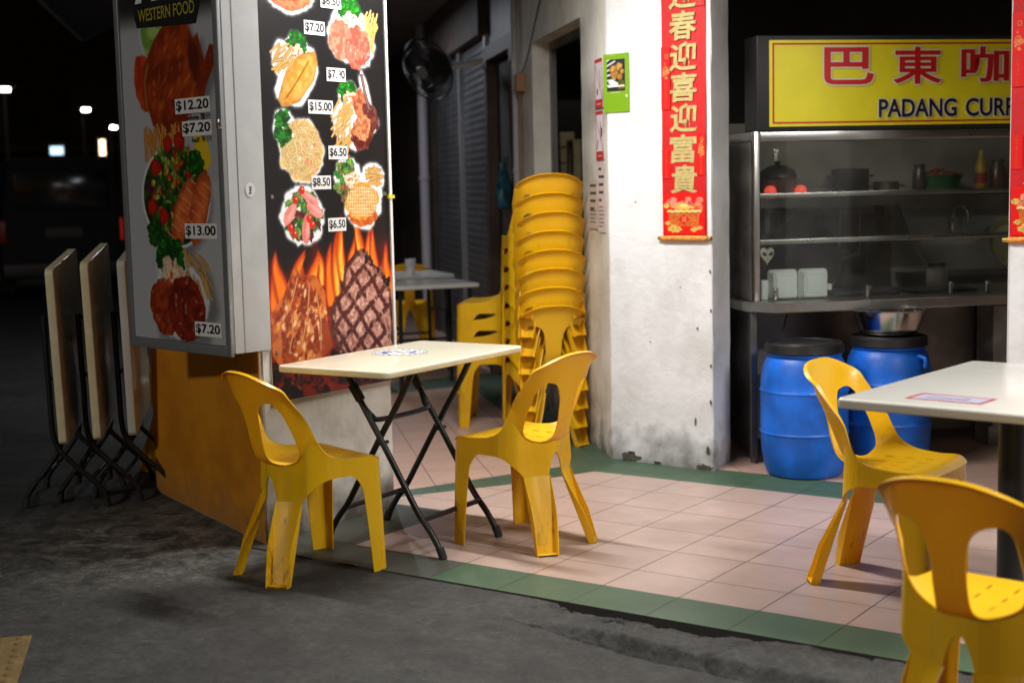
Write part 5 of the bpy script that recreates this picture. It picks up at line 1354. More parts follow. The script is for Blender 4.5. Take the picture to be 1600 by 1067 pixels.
    for dx, dy, r_ in ((0.045, -0.085, 1.05), (0.165, -0.065, 1.2)):
        cv.blob(cx+dx, y+dy, 0.155, 0.062, r_, (0.84, 0.42, 0.20), (0.76, 0.31, 0.12), 26, 11, 0.06, shine=0.1, dark=0.25)
        for k in range(7): cv.stroke([(cx+dx-0.09+k*0.03-0.03, y+dy-0.10+k*0.035+0.02), (cx+dx-0.09+k*0.03+0.03, y+dy-0.10+k*0.035-0.01)], 0.005, (0.92, 0.62, 0.40), hi=0.2)
    # chops with gravy
    y = Zf(1.01)
    P_ = [(cx-0.24, y-0.05), (cx-0.13, y+0.18), (cx+0.06, y+0.20), (cx+0.20, y+0.10), (cx+0.24, y-0.03), (cx+0.16, y-0.17), (cx-0.05, y-0.19), (cx-0.20, y-0.16)]
    sh_(P_, (0.03, -0.03)); halo(cv, cx-0.01, y-0.03, 0.215, 0.15, 25, (0.78, 0.78, 0.79)); halo(cv, cx-0.06, y+0.12, 0.11, 0.085, 26, (0.78, 0.78, 0.79))
    broccoli(cv, cx-0.07, y+0.14, 0.105, 41, 0.75); salad_cream(cv, cx-0.055, y+0.075, 0.085, 44, 0.9); fries(cv, cx+0.135, y+0.075, 0.17, 0.15, 2.2, 26, 46, 0.88)
    cv.blob(cx-0.125, y-0.06, 0.11, 0.12, 0.3, (0.46, 0.12, 0.04), (0.60, 0.22, 0.08), 35, 51, 0.1, shine=0.25); cv.blob(cx+0.035, y-0.065, 0.135, 0.135, -0.3, (0.50, 0.14, 0.05), (0.38, 0.08, 0.03), 30, 53, 0.08, shine=0.35)
    return cv.mesh('printed_face', M['print'])
lbo = Vector((-1.30, -0.22, 0.785)); la = R(-10)
lb = thing('menu_lightbox', 'tall white unlit lightbox menu with roast chicken and salmon, fixed above the orange base', 'menu', lbo, la)
# local: x along the face, -y towards the street, z up
bm = BM(); box2(bm, (-0.62, 0.004, 0), (0.12, 0.185, 1.75), 0.006); obj('cabinet', bm, M['alu'], lb, smooth=40)
bm = BM()
box2(bm, (-0.625, -0.012, -0.012), (-0.592, 0.004, 1.75), 0.003); box2(bm, (0.092, -0.012, -0.012), (0.126, 0.0035, 1.75), 0.003)
box2(bm, (-0.592, -0.011, -0.012), (0.092, 0.003, 0.028), 0.003)
obj('frame', bm, M['alu_frame'], lb, smooth=40)
bm = BM(); box2(bm, (0.1205, 0.012, 0.0), (0.1225, 0.180, 1.75)); box2(bm, (0.119, 0.055, 0), (0.1240, 0.059, 1.75), mi=1)
obj('side_panel', bm, [M['alu'], M['alu_frame']], lb)
o = link('printed_face', lightbox_print(), None, lb); o.matrix_local = plane_mtx((-0.60, -0.002, 0.030), (1, 0, 0))
def lb_text(name, body, a0, z0, a1, z1, m, off=0.02, depth=-0.0035, backing=None, pad=0.008):
    bm = BM(); add_mesh(bm, text_mesh(body, (a0, z0, a1, z1), off), Matrix.Translation((0, 0, 0.0015)), 0)
    if backing:
        t = BM(); box2(t, (a0-pad, z0-pad, -0.0006), (a1+pad, z1+pad, 0.0002)); merge(bm, t, 1)
    o = obj(name, bm, [m, backing] if backing else m, lb); o.matrix_local = plane_mtx((0, depth, -0.785), (1, 0, 0)); return o
lb_text('price_label', '$12.20', -0.195, 1.732, 0.035, 1.776, M['ink'], 0.022, backing=M['label_white'])
lb_text('lettering', 'whole 整只', -0.125, 1.696, 0.045, 1.721, M['ink'], 0.006)
lb_text('price_label', '$7.20', -0.150, 1.643, 0.040, 1.686, M['ink'], 0.022, backing=M['label_white'])
lb_text('lettering', 'half 半只', -0.09, 1.608, 0.045, 1.633, M['ink'], 0.006)
lb_text('price_label', '$13.00', -0.165, 1.240, 0.045, 1.284, M['ink'], 0.022, backing=M['label_white'])
lb_text('price_label', '$7.20', -0.125, 0.852, 0.045, 0.894, M['ink'], 0.022, backing=M['label_white'])
bm = BM(); pts = [(-0.46, 2.085), (-0.03, 2.065), (0.0, 2.13), (0.005, 2.35), (-0.47, 2.35), (-0.48, 2.15)]
prism(bm, pts, 0, 0.001); o = obj('header_plaque', bm, M['ink'], lb); o.matrix_local = plane_mtx((0, -0.0035, -0.785), (1, 0, 0))
lb_text('lettering', 'WESTERN FOOD', -0.44, 2.105, -0.03, 2.155, mat('dull_yellow_print', (0.36, 0.30, 0.03), 0.4), 0.012, -0.0055)
lb_text('lettering', 'AHA', -0.46, 2.18, 0.0, 2.335, M['label_white'], 0.06, -0.0055)
bm = BM(); box2(bm, (0.118, -0.030, 0.870+0.0), (0.130, -0.010, 0.905), 0.003); tube(bm, [(0.124, -0.02, 0.888), (0.15, -0.03, 0.888)], 0.007, 10); tube(bm, [(0.15, -0.03, 0.874), (0.15, -0.03, 0.904)], 0.006, 10)
obj('catch', bm, M['steel'], lb, smooth=40)
cvs = Canvas(0.05, 0.06, 0.0018, (0.80, 0.80, 0.80)); cvs.stroke([(0.02, 0.015), (0.028, 0.03), (0.022, 0.04)], 0.006, (0.2, 0.2, 0.2)); cvs.stroke([(0.028, 0.015), (0.022, 0.028), (0.03, 0.042)], 0.005, (0.25, 0.25, 0.25))
me = cvs.mesh('sticker', M['print_matte']); b = bmesh.new(); b.from_mesh(me); bmesh.ops.delete(b, geom=[v for v in b.verts if ((v.co.x-0.025)/0.024)**2+((v.co.y-0.03)/0.029)**2 > 1], context='VERTS'); b.to_mesh(me); b.free()
o = link('sticker', me, None, lb); o.matrix_local = plane_mtx((0.1245, 0.085, 0.605), (0, 1, 0))

# ================================================================== RED SCROLLS, POSTERS AND NOTICES
def scroll(name, origin, xdir, chars, label, w=0.285, H=1.55):
    t = thing(name, label, 'scroll', origin); t.rotation_euler = (0, 0, math.atan2(xdir[1], xdir[0]))
    bm = BM(); n = 40
    vs = []
    for k in range(n+1):
        z = H*k/n; y = -0.004-0.003*math.sin(z*5.0); vs.append([bm.verts.new((x, y, z)) for x in (0, w)]+[bm.verts.new((x, y+0.0015, z)) for x in (0, w)])
    for a, b in zip(vs, vs[1:]):
        bm.faces.new((a[0], a[1], b[1], b[0])); bm.faces.new((a[2], b[2], b[3], a[3])); bm.faces.new((a[0], b[0], b[2], a[2])); bm.faces.new((a[1], a[3], b[3], b[1]))
    obj('red_cloth', bm, M['red_paper'], t, smooth=40)
    bm = tube(BM(), [(-0.004, -0.006, -0.006), (w+0.004, -0.006, -0.006)], 0.014, 16); o = obj('roller', bm, M['orange_satin'], t, smooth=50)
    bm = BM()
    for s, x in ((-1, 0.0), (1, w)): tube(bm, [(x+s*0.004, -0.006, -0.006), (x+s*0.012, -0.006, -0.006), (x+s*0.02, -0.006, -0.006), (x+s*0.026, -0.006, -0.006)], 0.0105, 14); 
    obj('end_knob', bm, M['gold_metal'], o, smooth=60)
    px_ = plane_mtx((0, -0.0095, 0), (1, 0, 0))
    chh = 0.138; z = 0.212
    bm = BM()
    for c in chars[::-1]:
        add_mesh(bm, text_mesh(c, (w*0.5-0.078, z, w*0.5+0.078, z+chh), 0.024, shear=0.06), None, 0); z += 0.147
    o = obj('lettering', bm, M['gold'], t); o.matrix_local = px_
    # printed treasure basket at the foot, small gold flowers up the margins
    cv = Canvas(w-0.012, 0.275, 0.0018, (0.86, 0.05, 0.04)); rs = random.Random(len(label)); W_ = w-0.012
    for k in range(26): cv.blob(W_*0.5+rs.uniform(-.085, .095), 0.20+rs.uniform(-.03, .035), 0.018, 0.014, rs.uniform(0, 3), rs.choice([(0.78, 0.30, 0.36), (0.85, 0.45, 0.40), (0.80, 0.55, 0.40), (0.65, 0.30, 0.40)]), (0.9, 0.6, 0.4), 160, k, 0.3)
    cv.poly([(W_*0.5-0.045, 0.195), (W_*0.5-0.03, 0.165), (W_*0.5+0.03, 0.165), (W_*0.5+0.05, 0.198), (W_*0.5+0.02, 0.186), (W_*0.5-0.02, 0.186)], (0.95, 0.70, 0.25)); cv.blob(W_*0.5, 0.192, 0.024, 0.012, 0, (0.98, 0.82, 0.45), seed=3)
    cv.blob(W_*0.8, 0.17, 0.033, 0.036, 0, (0.93, 0.78, 0.50), (0.85, 0.35, 0.20), 90, 5, 0.1); cv.blob(W_*0.8, 0.17, 0.014, 0.014, 0, (0.90, 0.30, 0.15), seed=6)
    cv.poly([(W_*0.12, 0.155), (W_*0.88, 0.150), (W_*0.82, 0.055), (W_*0.18, 0.060)], (0.90, 0.46, 0.16), (0.80, 0.32, 0.10), 120, 7)
    for k in range(9): cv.stroke([(W_*0.14, 0.062+k*0.0105), (W_*0.86, 0.060+k*0.0105)], 0.0022, (0.96, 0.70, 0.30), hi=0.1)
    for k in range(24): cv.stroke([(W_*0.19+k*W_*0.0265, 0.060), (W_*0.15+k*W_*0.030, 0.15)], 0.0018, (0.70, 0.22, 0.06), hi=0)
    for k in range(18): cv.blob(W_*0.12+k*W_*0.0445, 0.155+0.003*math.sin(k*2), 0.008, 0.006, 0.6, (0.98, 0.84, 0.50), seed=k)
    for k in range(20): cv.blob(W_*0.13+k*W_*0.039, 0.140, 0.005, 0.004, 0, (0.55, 0.40, 0.22), seed=k)
    cv.poly([(W_*0.5, 0.135), (W_*0.5+0.034, 0.10), (W_*0.5, 0.066), (W_*0.5-0.034, 0.10)], (0.82, 0.04, 0.03))
    for (ax, ay, bx, by) in ((-.012, .012, .014, .012), (-.012, .0, .014, .0), (-.012, -.012, .014, -.012), (-.004, .018, -.004, -.014), (.007, .018, .007, -.014)): cv.stroke([(W_*0.5+ax, 0.10+ay), (W_*0.5+bx, 0.10+by)], 0.003, (0.95, 0.80, 0.42), hi=0.1)
    for dx, dy, r_ in ((0.12, 0.075, .017), (0.88, 0.045, .016), (0.75, 0.035, .02), (0.25, 0.04, .03), (0.35, 0.035, .024), (0.08, 0.19, 0.02)): cv.blob(W_*dx, dy, r_, r_*0.75, 0, (0.90, 0.72, 0.34), (0.70, 0.62, 0.30), 140, 12, 0.25)
    o = link('basket_print', cv.mesh('basket_print', M['print']), None, t); o.matrix_local = plane_mtx((0.006, -0.0105, 0.012), (1, 0, 0)) @ Matrix.Diagonal((1, 0.74, 1, 1))
    def margin(x0, z0, hgt, seed, flower):
        cv = Canvas(0.05, hgt, 0.0018, (0.855, 0.045, 0.045)); rs = random.Random(seed); g = (0.88, 0.66, 0.32)
        if flower:
            for k in range(16):
                a = rs.uniform(0, 6.3); q = rs.uniform(0.004, 0.02); cv.blob(0.025+q*math.cos(a), hgt*0.62+q*1.8*math.sin(a), 0.007, 0.005, a, g, (0.9, 0.3, 0.2), 200, k, 0.3)
            cv.stroke([(0.025+0.014*math.cos(a), hgt*0.62+0.02*math.sin(a)) for a in np.linspace(0, 6, 14)], 0.003, g, hi=0.1); cv.stroke([(0.03+0.008*math.cos(a), hgt*0.85+0.010*math.sin(a)) for a in np.linspace(0, 6.2, 12)], 0.003, g, hi=0.1)
        for k in range(int(hgt/0.014) if not flower else int(hgt*0.45/0.014)):
            for j in range(3): cv.stroke([(0.020+rs.uniform(0, .003), 0.006+k*0.014+j*0.003), (0.028+rs.uniform(-.003, .003), 0.006+k*0.014+j*0.003+rs.uniform(-.002, .002))], 0.0018, (0.85, 0.45, 0.26), hi=0)
        o = link('margin_print', cv.mesh('margin_print', M['print']), None, t); o.matrix_local = plane_mtx((x0, -0.0097, z0), (1, 0, 0))
    margin(w-0.051, 0.30, 0.20, 4, True); margin(0.001, 0.62, 0.30, 5, True); margin(w-0.051, 1.10, 0.30, 6, True); margin(0.001, 0.285, 0.14, 7, False)
    return t
ang = math.atan2(-0.05, 0.606)
scroll('red_scroll', (-0.535, pillar_front_y(-0.535)-0.003, 1.146), (math.cos(ang), math.sin(ang)), '迎春迎喜迎富貴', 'red hanging scroll with seven gold characters on the white pillar', 0.250)
scroll('red_scroll', (1.188, 1.9015, 1.150), (0.99, -0.0733), '接福接財接平安', 'red hanging scroll mostly cut off by the right edge of the picture', 0.262)

def on_pillar(x, z): return (x, pillar_front_y(x)-0.0045, z)
cv = Canvas(0.158, 0.290, 0.0018, (0.45, 0.62, 0.08))
cv.poly([(0.022, 0.105), (0.132, 0.105), (0.132, 0.262), (0.022, 0.262)], (0.12, 0.13, 0.16))
for k in range(6): cv.stroke([(0.022, 0.255-k*0.024), (0.070, 0.282-k*0.030)], 0.009, (0.88, 0.88, 0.92), hi=0.1)
cv.poly([(0.0, 0.262), (0.158, 0.262), (0.158, 0.290), (0, 0.290)], (0.45, 0.62, 0.08)); cv.poly([(0, 0.10), (0.022, 0.10), (0.022, 0.29), (0, 0.29)], (0.45, 0.62, 0.08))
for x_, y_, r_ in ((0.06, 0.215, .024), (0.095, 0.225, .022), (0.07, 0.185, .026), (0.10, 0.175, .018), (0.115, 0.20, 0.014)): cv.blob(x_, y_, r_, r_*0.85, 0.4, (0.80, 0.62, 0.32), (0.62, 0.42, 0.16), 90, int(x_*900), 0.15, dark=0.3)
cv.blob(0.06, 0.145, 0.03, 0.012, -0.2, (0.85, 0.86, 0.88), seed=4); cv.blob(0.11, 0.135, 0.022, 0.022, 0, (0.52, 0.36, 0.10), (0.25, 0.30, 0.10), 90, 5, 0.3); cv.stroke([(0.03, 0.128), (0.125, 0.130)], 0.009, (0.93, 0.93, 0.90), hi=0.2); cv.stroke([(0.045, 0.098), (0.10, 0.098)], 0.004, (0.80, 0.90, 0.60), hi=0.2); cv.blob(0.14, 0.08, 0.005, 0.007, 0, (0.9, 0.95, 0.8), seed=2)
cv.stroke([(0.01, 0.282), (0.07, 0.283)], 0.003, (0.75, 0.85, 0.35), hi=0)
pg = thing('poster', 'small lime green poster with a food photo on the white pillar', 'poster', on_pillar(-0.884, 1.768), ang)
bm = box2(BM(), (0, 0, 0), (0.158, 0.0015, 0.290)); obj('paper', bm, M['label_white'], pg)
o = link('printed_face', cv.mesh('printed_face', M['print']), None, pg); o.matrix_local = plane_mtx((0, -0.0008, 0), (1, 0, 0))
# notices on the slanted side of the pillar (plane of the corridor wall)
def wall_pt(s, z, off=0.004): return Vector(wallo)+Vector((-.7071, .7071, 0))*s+Vector((-.7071, -.7071, 0))*off+Vector((0, 0, z))
def notice(label, s, z, w, h, cv, name='notice', off=0.004):
    t = thing(name, label, 'notice', wall_pt(s, z, off), R(-45))      # local x runs from deep to near along the wall
    bm = box2(BM(), (0, 0, 0), (w, 0.0015, h)); obj('paper', bm, M['label_white'], t)
    o = link('printed_face', cv.mesh('printed_face', M['print_matte']), None, t); o.matrix_local = plane_mtx((0, -0.0008, 0), (1, 0, 0))
def no_sign(seed):
    w, h = 0.16, 0.25
    cv = Canvas(w, h, 0.003, (0.74, 0.10, 0.10)); cv.poly([(0.008, 0.045), (w-0.008, 0.045), (w-0.008, h-0.018), (0.008, h-0.018)], (0.86, 0.82, 0.84))
    cv.stroke([(0.012, h-0.03), (w-0.012, 0.05)], 0.006, (0.75, 0.15, 0.18), hi=0)
    rs = random.Random(seed)
    cv.poly([(0.04, 0.07), (0.065, 0.07), (0.065, 0.10), (0.04, 0.10)] if seed == 1 else [(0.10, 0.12), (0.13, 0.12), (0.135, 0.16), (0.10, 0.17)], (0.1, 0.1, 0.12)); cv.stroke([(0.10, 0.19), (0.115, 0.14), (0.11, 0.10)], 0.008, (0.15, 0.15, 0.18), hi=0)
    if seed == 2: cv.stroke([(0.02, 0.06), (0.045, 0.10)], 0.012, (0.2, 0.15, 0.15), hi=0)
    cv.stroke([(0.04, 0.022), (0.12, 0.022)], 0.010, (0.92, 0.70, 0.70), hi=0)
    return cv
notice('red and white prohibition sign on the slanted pillar side, upper of the pair', 0.235, 1.80, 0.16, 0.26, no_sign(1), 'prohibition_sign')
notice('red and white prohibition sign on the slanted pillar side, lower of the pair', 0.230, 1.535, 0.16, 0.25, no_sign(2), 'prohibition_sign')
def lines(w, h, seed, col, n1):
    cv = Canvas(w, h, 0.003, col); rs = random.Random(seed)
    for k in range(n1):
        y = h-0.035-k*0.040
        x = w*0.2
        for j in range(rs.randrange(2, 5)): L = rs.uniform(0.012, 0.028); cv.stroke([(x, y), (min(w-0.012, x+L), y)], 0.014, (0.22, 0.20, 0.22), hi=0); x += L+0.012
    for k in range(6):
        y = h*0.36-k*0.020
        if y > 0.02: cv.stroke([(0.02, y), (w-0.03*rs.random()-0.02, y)], 0.006, (0.42, 0.38, 0.40), hi=0)
    return cv
notice('pinkish paper notice with dark lines of writing below the prohibition signs', 0.205, 1.165, 0.145, 0.36, lines(0.145, 0.36, 3, (0.82, 0.74, 0.74), 5))
notice('greyish paper notice taped left of the pink one, beside the tall chair stack', 0.40, 1.18, 0.18, 0.26, lines(0.18, 0.26, 5, (0.72, 0.69, 0.64), 4), off=0.006)

# ================================================================== THE CURRY STALL
def st_pt(u, y, z): return Vector(ST0)+Vector((.7071, .7071, 0))*u+Vector((-.7071, .7071, 0))*y+Vector((0, 0, z))
sg = thing('stall_sign', 'yellow sign box with red Chinese characters over the stall counter', 'sign', st_pt(0.0, 0, 0), R(45))
bm = BM(); box2(bm, (-0.035, -0.02, 1.652), (2.6, 0.16, 2.112), 0.006); obj('housing', bm, M['sign_frame'], sg, smooth=40)
bm = BM(); box2(bm, (0.028, -0.026, 1.672), (2.55, -0.0195, 2.088)); obj('panel', bm, M['sign_yellow'], sg)
bm = BM(); a0, a1, z0, z1, t_ = 0.042, 2.535, 1.686, 2.074, 0.008
for q in (((a0, z0), (a1, z0+t_)), ((a0, z1-t_), (a1, z1)), ((a0, z0+t_), (a0+t_, z1-t_)), ((a1-t_, z0+t_), (a1, z1-t_))): box2(bm, (q[0][0], -0.0275, q[0][1]), (q[1][0], -0.0255, q[1][1]))
obj('border_line', bm, M['sign_red'], sg)
def outlined(name, body, rect, off, m, d, rim):
    """raised lettering on a pale keyline"""
    bm = BM()
    for k in range(12):
        a_ = 2*PI*k/12; add_mesh(bm, text_mesh(body, rect, off), Matrix.Translation((d*math.cos(a_), d*math.sin(a_), 0.00006*k)), 0)
    o = obj(name, bm, m, sg); o.matrix_local = plane_mtx((0, -0.0292, 0), (1, 0, 0))
    kl = o; bm = BM(); add_mesh(bm, text_mesh(body, rect, off), Matrix.Translation((0, 0, 0)), 0); kl.name = 'keyline'
    o = obj(name, bm, rim, sg); o.matrix_local = plane_mtx((0, -0.0310, 0), (1, 0, 0))
for k, c in enumerate('巴東咖喱飯'):
    cx = 0.437+0.362*k; outlined('character', c, (cx-0.130, 1.872, cx+0.130, 2.052), 0.018, M['sign_white'], 0.008, M['sign_red'])
for wd, x0_, x1 in (('PADANG', 0.594, 1.010), ('CURRY', 1.058, 1.405), ('RICE', 1.45, 1.68)): outlined('lettering', wd, (x0_, 1.709, x1, 1.800), 0.024, M['sign_white'], 0.005, M['sign_navy'])

cs = thing('food_counter', 'stainless steel stall counter with a shelved glass display case', 'counter', st_pt(0, 0, 0), R(45))
# worktop with a chamfered near corner and a folded lip
bm = BM(); prism(bm, [(-0.09, 0.02), (0.022, -0.15), (2.6, -0.15), (2.6, 0.62), (-0.09, 0.62)], 0.768, 0.816); bmesh.ops.bevel(bm, geom=list(bm.edges), offset=0.004, segments=2, affect='EDGES'); obj('worktop', bm, M['steel'], cs, smooth=40)
bm = BM()
box2(bm, (-0.05, 0.02, 0.07), (-0.028, 0.60, 0.767)); box2(bm, (-0.028, 0.30, 0.07), (2.6, 0.32, 0.767)); box2(bm, (-0.065, 0.0, 0.03), (-0.03, 0.035, 0.767), 0.003)
obj('cabinet', bm, M['dull_steel'], cs)
for u_ in (-0.04, 2.4):
    bm = lathe(BM(), [(0, 0), (0.016, 0), (0.016, 0.03), (0.010, 0.034), (0.010, 0.07), (0, 0.07)], (u_, 0.03, 0), 14); obj('foot', bm, M['dull_steel'], cs, smooth=40)
for u_, y_ in ((-0.045, -0.004), (1.42, -0.004), (-0.045, 0.52)): obj('post', box2(BM(), (u_, y_, 0.816), (u_+0.030, y_+0.030, 1.652), 0.003), M['steel'], cs, smooth=40)
obj('head_rail', box2(BM(), (-0.014, -0.006, 1.602), (2.6, 0.025, 1.650), 0.004), M['steel'], cs, smooth=40)
obj('head_rail', box2(BM(), (-0.047, 0.030, 1.602), (-0.010, 0.52, 1.650), 0.004), M['steel'], cs, smooth=40)
obj('side_panel', box2(BM(), (-0.044, 0.05, 0.818), (-0.036, 0.50, 1.60), 0.002), mat('frosted_side', (0.30, 0.29, 0.27), 0.35, 0.6, var=0.5, scale=4), cs, smooth=40)
for z in (1.335, 1.105):
    bm = BM(); box2(bm, (-0.008, 0.05, z), (2.5, 0.40, z+0.006)); obj('glass_shelf', bm, M['glass'], cs)
    bm = BM(); box2(bm, (-0.008, 0.034, z-0.010), (2.5, 0.049, z+0.014), 0.003); obj('shelf_rail', bm, M['steel'], cs, smooth=40)
bm = BM(); box2(bm, (-0.010, 0.008, 0.817), (1.42, 0.013, 1.602)); box2(bm, (1.454, 0.008, 0.817), (2.6, 0.013, 1.602)); obj('glass_pane', bm, M['glass'], cs)
for u_, z in ((0.06, 0.818), (0.55, 0.818), (1.0, 0.818), (1.2, 0.818), (0.06, 1.505)):
    bm = box2(BM(), (u_, 0.002, z), (u_+0.022, 0.020, z+0.06), 0.004); tube(bm, [(u_+0.011, 0.004, z+0.05), (u_+0.011, -0.010, z+0.05)], 0.009, 12); obj('glass_clamp', bm, M['steel'], cs, smooth=40)
for u_ in (0.42, 0.85): obj('tray', box2(BM(), (u_, 0.10, 0.8175), (u_+0.36, 0.36, 0.835), 0.004), M['dark_metal'], cs, smooth=40)
bm = tube(BM(), [(0.17, 0.10, 0.76), (0.10, 0.02, 0.62), (0.05, 0.0, 0.50), (0.02, 0.0, 0.46)], 0.0035, 6, 4); obj('hanging_wire', bm, M['ink'], cs, smooth=60)

# foam clamshell boxes on the worktop
fb = thing('foam_box', 'pair of white foam takeaway boxes standing on end behind the glass', 'takeaway box', st_pt(0.03, 0.045, 0.817), R(45))
for k, u_ in enumerate((0.02, 0.180)):
    bm = BM()
    lo = [(0, 0), (0.155, 0), (0.155, 0.145), (0.145, 0.150), (0.01, 0.150), (0, 0.145)]
    hi = [(0.018, 0.012), (0.137, 0.012), (0.137, 0.130), (0.130, 0.134), (0.025, 0.134), (0.018, 0.130)]
    rows = []
    for ring, y in ((lo, 0.02), (lo, 0.03), (hi, -0.025)): rows.append([bm.verts.new((u_+x, y, z)) for x, z in ring])
    for a, b in zip(rows, rows[1:]):
        for i in range(6): bm.faces.new((a[i], a[(i+1) % 6], b[(i+1) % 6], b[i]))
    bm.faces.new(rows[0]); bm.faces.new(rows[-1])
    bmesh.ops.bevel(bm, geom=list(bm.edges), offset=0.006, segments=2, affect='EDGES')
    box2(bm, (u_+0.03, -0.0285, 0.03), (u_+0.125, -0.024, 0.115), 0.002)
    obj('tray_half', bm, M['foam'], fb, smooth=50)
bm = BM(); box2(bm, (-0.012, 0.015, 0.0), (0.022, 0.035, 0.10), 0.006); box2(bm, (0.333, 0.0, 0.04), (0.352, 0.03, 0.07), 0.004); obj('hinge_flap', bm, M['foam'], fb, smooth=40)
# white heart-shaped ornament with two dark holes and a round nose
orn = thing('ornament', 'small white heart-shaped face ornament with dark eyes hung inside the glass', 'ornament', st_pt(0.058, 0.10, 0.985), R(45))
bm = BM(); pts = []
for k in range(40):
    a = 2*PI*k/40; x_ = 16*math.sin(a)**3; z_ = 13*math.cos(a)-5*math.cos(2*a)-2*math.cos(3*a)-math.cos(4*a); pts.append((x_*0.0023, z_*0.0031+0.055))
rows = [[bm.verts.new((x_*s_, y_, 0.055+(z_-0.055)*s_)) for x_, z_ in pts] for y_, s_ in ((0.012, 0.9), (0.004, 1.0), (-0.004, 1.0), (-0.012, 0.86))]
for a, b in zip(rows, rows[1:]):
    for k in range(40): bm.faces.new((a[k], a[(k+1) % 40], b[(k+1) % 40], b[k]))
bm.faces.new(rows[0]); bm.faces.new(rows[-1]); obj('face_plate', bm, mat('ivory', (0.62, 0.60, 0.50), 0.5), orn, smooth=50)
for s in (-1, 1):
    bm = lathe(BM(), [(0.0, 0.0), (0.009, 0.001), (0.011, 0.003)], (0, 0, 0), 16)
    for v in bm.verts: x_, y_, z_ = v.co; v.co = Vector((s*0.017+x_*1.15, -0.0135-z_*0.3, 0.06+y_*0.85+s*x_*0.4))
    obj('eye', bm, M['ink'], orn)
bm = tube(BM(), [(0, -0.012, 0.038), (0, -0.016, 0.038)], 0.004, 10); obj('nose', bm, M['ink'], orn)

# blue drums
def drum(x, y, label, handle):
    t = thing('drum', label, 'drum', (x, y, 0), R(40), 'blue plastic drums under the counter')
    r = 0.186
    prof = [(0, 0), (0.145, 0), (0.158, 0.008), (0.172, 0.05), (0.182, 0.12), (r, 0.20), (r+0.001, 0.205), (r+0.0045, 0.212), (r+0.001, 0.219), (r, 0.225), (r, 0.40), (r+0.001, 0.405), (r+0.004, 0.412), (r+0.001, 0.419), (r-0.001, 0.425), (0.184, 0.47), (0.174, 0.53), (0.160, 0.565), (0.152, 0.575), (0.160, 0.582), (0.160, 0.590), (0.150, 0.596), (0, 0.596)]
    prof = [(q_*1.12, z_) for q_, z_ in prof]
    obj('barrel', lathe(BM(), prof, seg=64), M['blue'], t, smooth=35)
    lid = [(0, 0.640), (0.13, 0.640), (0.134, 0.634), (0.146, 0.634), (0.150, 0.640), (0.160, 0.640), (0.166, 0.634), (0.168, 0.612), (0.170, 0.597), (0.1605, 0.591)]
    lid = [(q_*1.12, z_) for q_, z_ in lid]
    obj('lid', lathe(BM(), lid, seg=64), M['black_lid'], t, smooth=35)
    bm = BM()
    for s in (0, 1):
        a = R(118)+s*PI; d = Vector((math.cos(a), math.sin(a), 0)); p = Vector((-d.y, d.x, 0))
        tube(bm, [d*0.185+Vector((0, 0, 0.55)), d*0.220+Vector((0, 0, 0.545)), d*0.234+Vector((0, 0, 0.535)), d*0.230+Vector((0, 0, 0.50))], 0.011, 10, 4)
        tube(bm, [d*0.228+Vector((0, 0, 0.50)), d*0.224+Vector((0, 0, 0.44)), d*0.214+Vector((0, 0, 0.42))], 0.008, 8, 3, mi=1)
    obj('handle', bm, [M['blue'], M['black_lid']], t, smooth=50)
    return t
drum(0.142, 2.222, 'blue plastic drum with black lid, the left one under the counter', True)
drum(0.400, 2.660, 'blue plastic drum with black lid and a steel basin on it, behind the chair', False)
bz = lathe(BM(), [(0, 0.003), (0.095, 0.003), (0.11, 0.012), (0.135, 0.085), (0.142, 0.112), (0.152, 0.116), (0.154, 0.120), (0.150, 0.121), (0.140, 0.117), (0.130, 0.088), (0.105, 0.016), (0.09, 0.008), (0, 0.008)], seg=56)
o = tag(obj('basin', bz, mat('polished_steel', (0.62, 0.61, 0.59), 0.16, 1.0), None, smooth=40), 'shiny stainless steel basin standing on the right blue drum', 'basin'); o.location = (0.400, 2.660, 0.6402); o.scale = (1.25, 1.25, 1.08)

# kitchen things behind the glass, on the back wall shelf
def kloc(o, u, y, z, rz=45): o.location = st_pt(u, y, z); o.rotation_euler = (0, 0, R(rz)); return o
bm = BM(); box2(bm, (0.30, 1.12, 1.27), (1.38, 1.449, 1.295)); box2(bm, (0.30, 1.10, 1.255), (1.38, 1.119, 1.31)); box2(bm, (0.5, 1.30, 1.09), (0.53, 1.449, 1.27)); box2(bm, (1.25, 1.30, 1.09), (1.28, 1.449, 1.27))
kloc(tag(obj('wall_shelf', bm, M['dull_steel']), 'stainless wall shelf behind the counter carrying pots', 'shelf'), 0, 0, 0)
t = thing('rice_cooker', 'dark rounded rice cooker on the left of the wall shelf', 'rice cooker', st_pt(0.56, 1.26, 1.296), R(45))
obj('body', lathe(BM(), [(0, 0), (0.105, 0), (0.115, 0.02), (0.115, 0.12), (0.10, 0.13), (0, 0.13)], seg=32), mat('brownish_enamel', (0.10, 0.06, 0.05), 0.3), t, smooth=40)
obj('lid', lathe(BM(), [(0.115, 0.13), (0.10, 0.17), (0.05, 0.20), (0.015, 0.205), (0.018, 0.225), (0, 0.228)], seg=32), M['dark_metal'], t, smooth=40)
for k, u_ in enumerate((0.47, 0.655)):  # glowing caps that imitate red reflections in the case glass
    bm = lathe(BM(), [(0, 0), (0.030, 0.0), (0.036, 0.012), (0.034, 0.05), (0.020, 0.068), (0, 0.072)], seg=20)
    o = tag(obj('red_reflection', bm, mat('red_reflection_glow%d' % k, (0.6, 0.05, 0.03), 0.4, emit=(1.0, 0.10, 0.07), estr=0.6), None, smooth=50), ('red glow imitating a reflection in the glass, left of the rice cooker', 'red glow imitating a reflection in the glass, right of the rice cooker')[k], 'lamp', 'red glows imitating reflections in the glass'); o.location = st_pt(u_, 1.14, 1.3105)
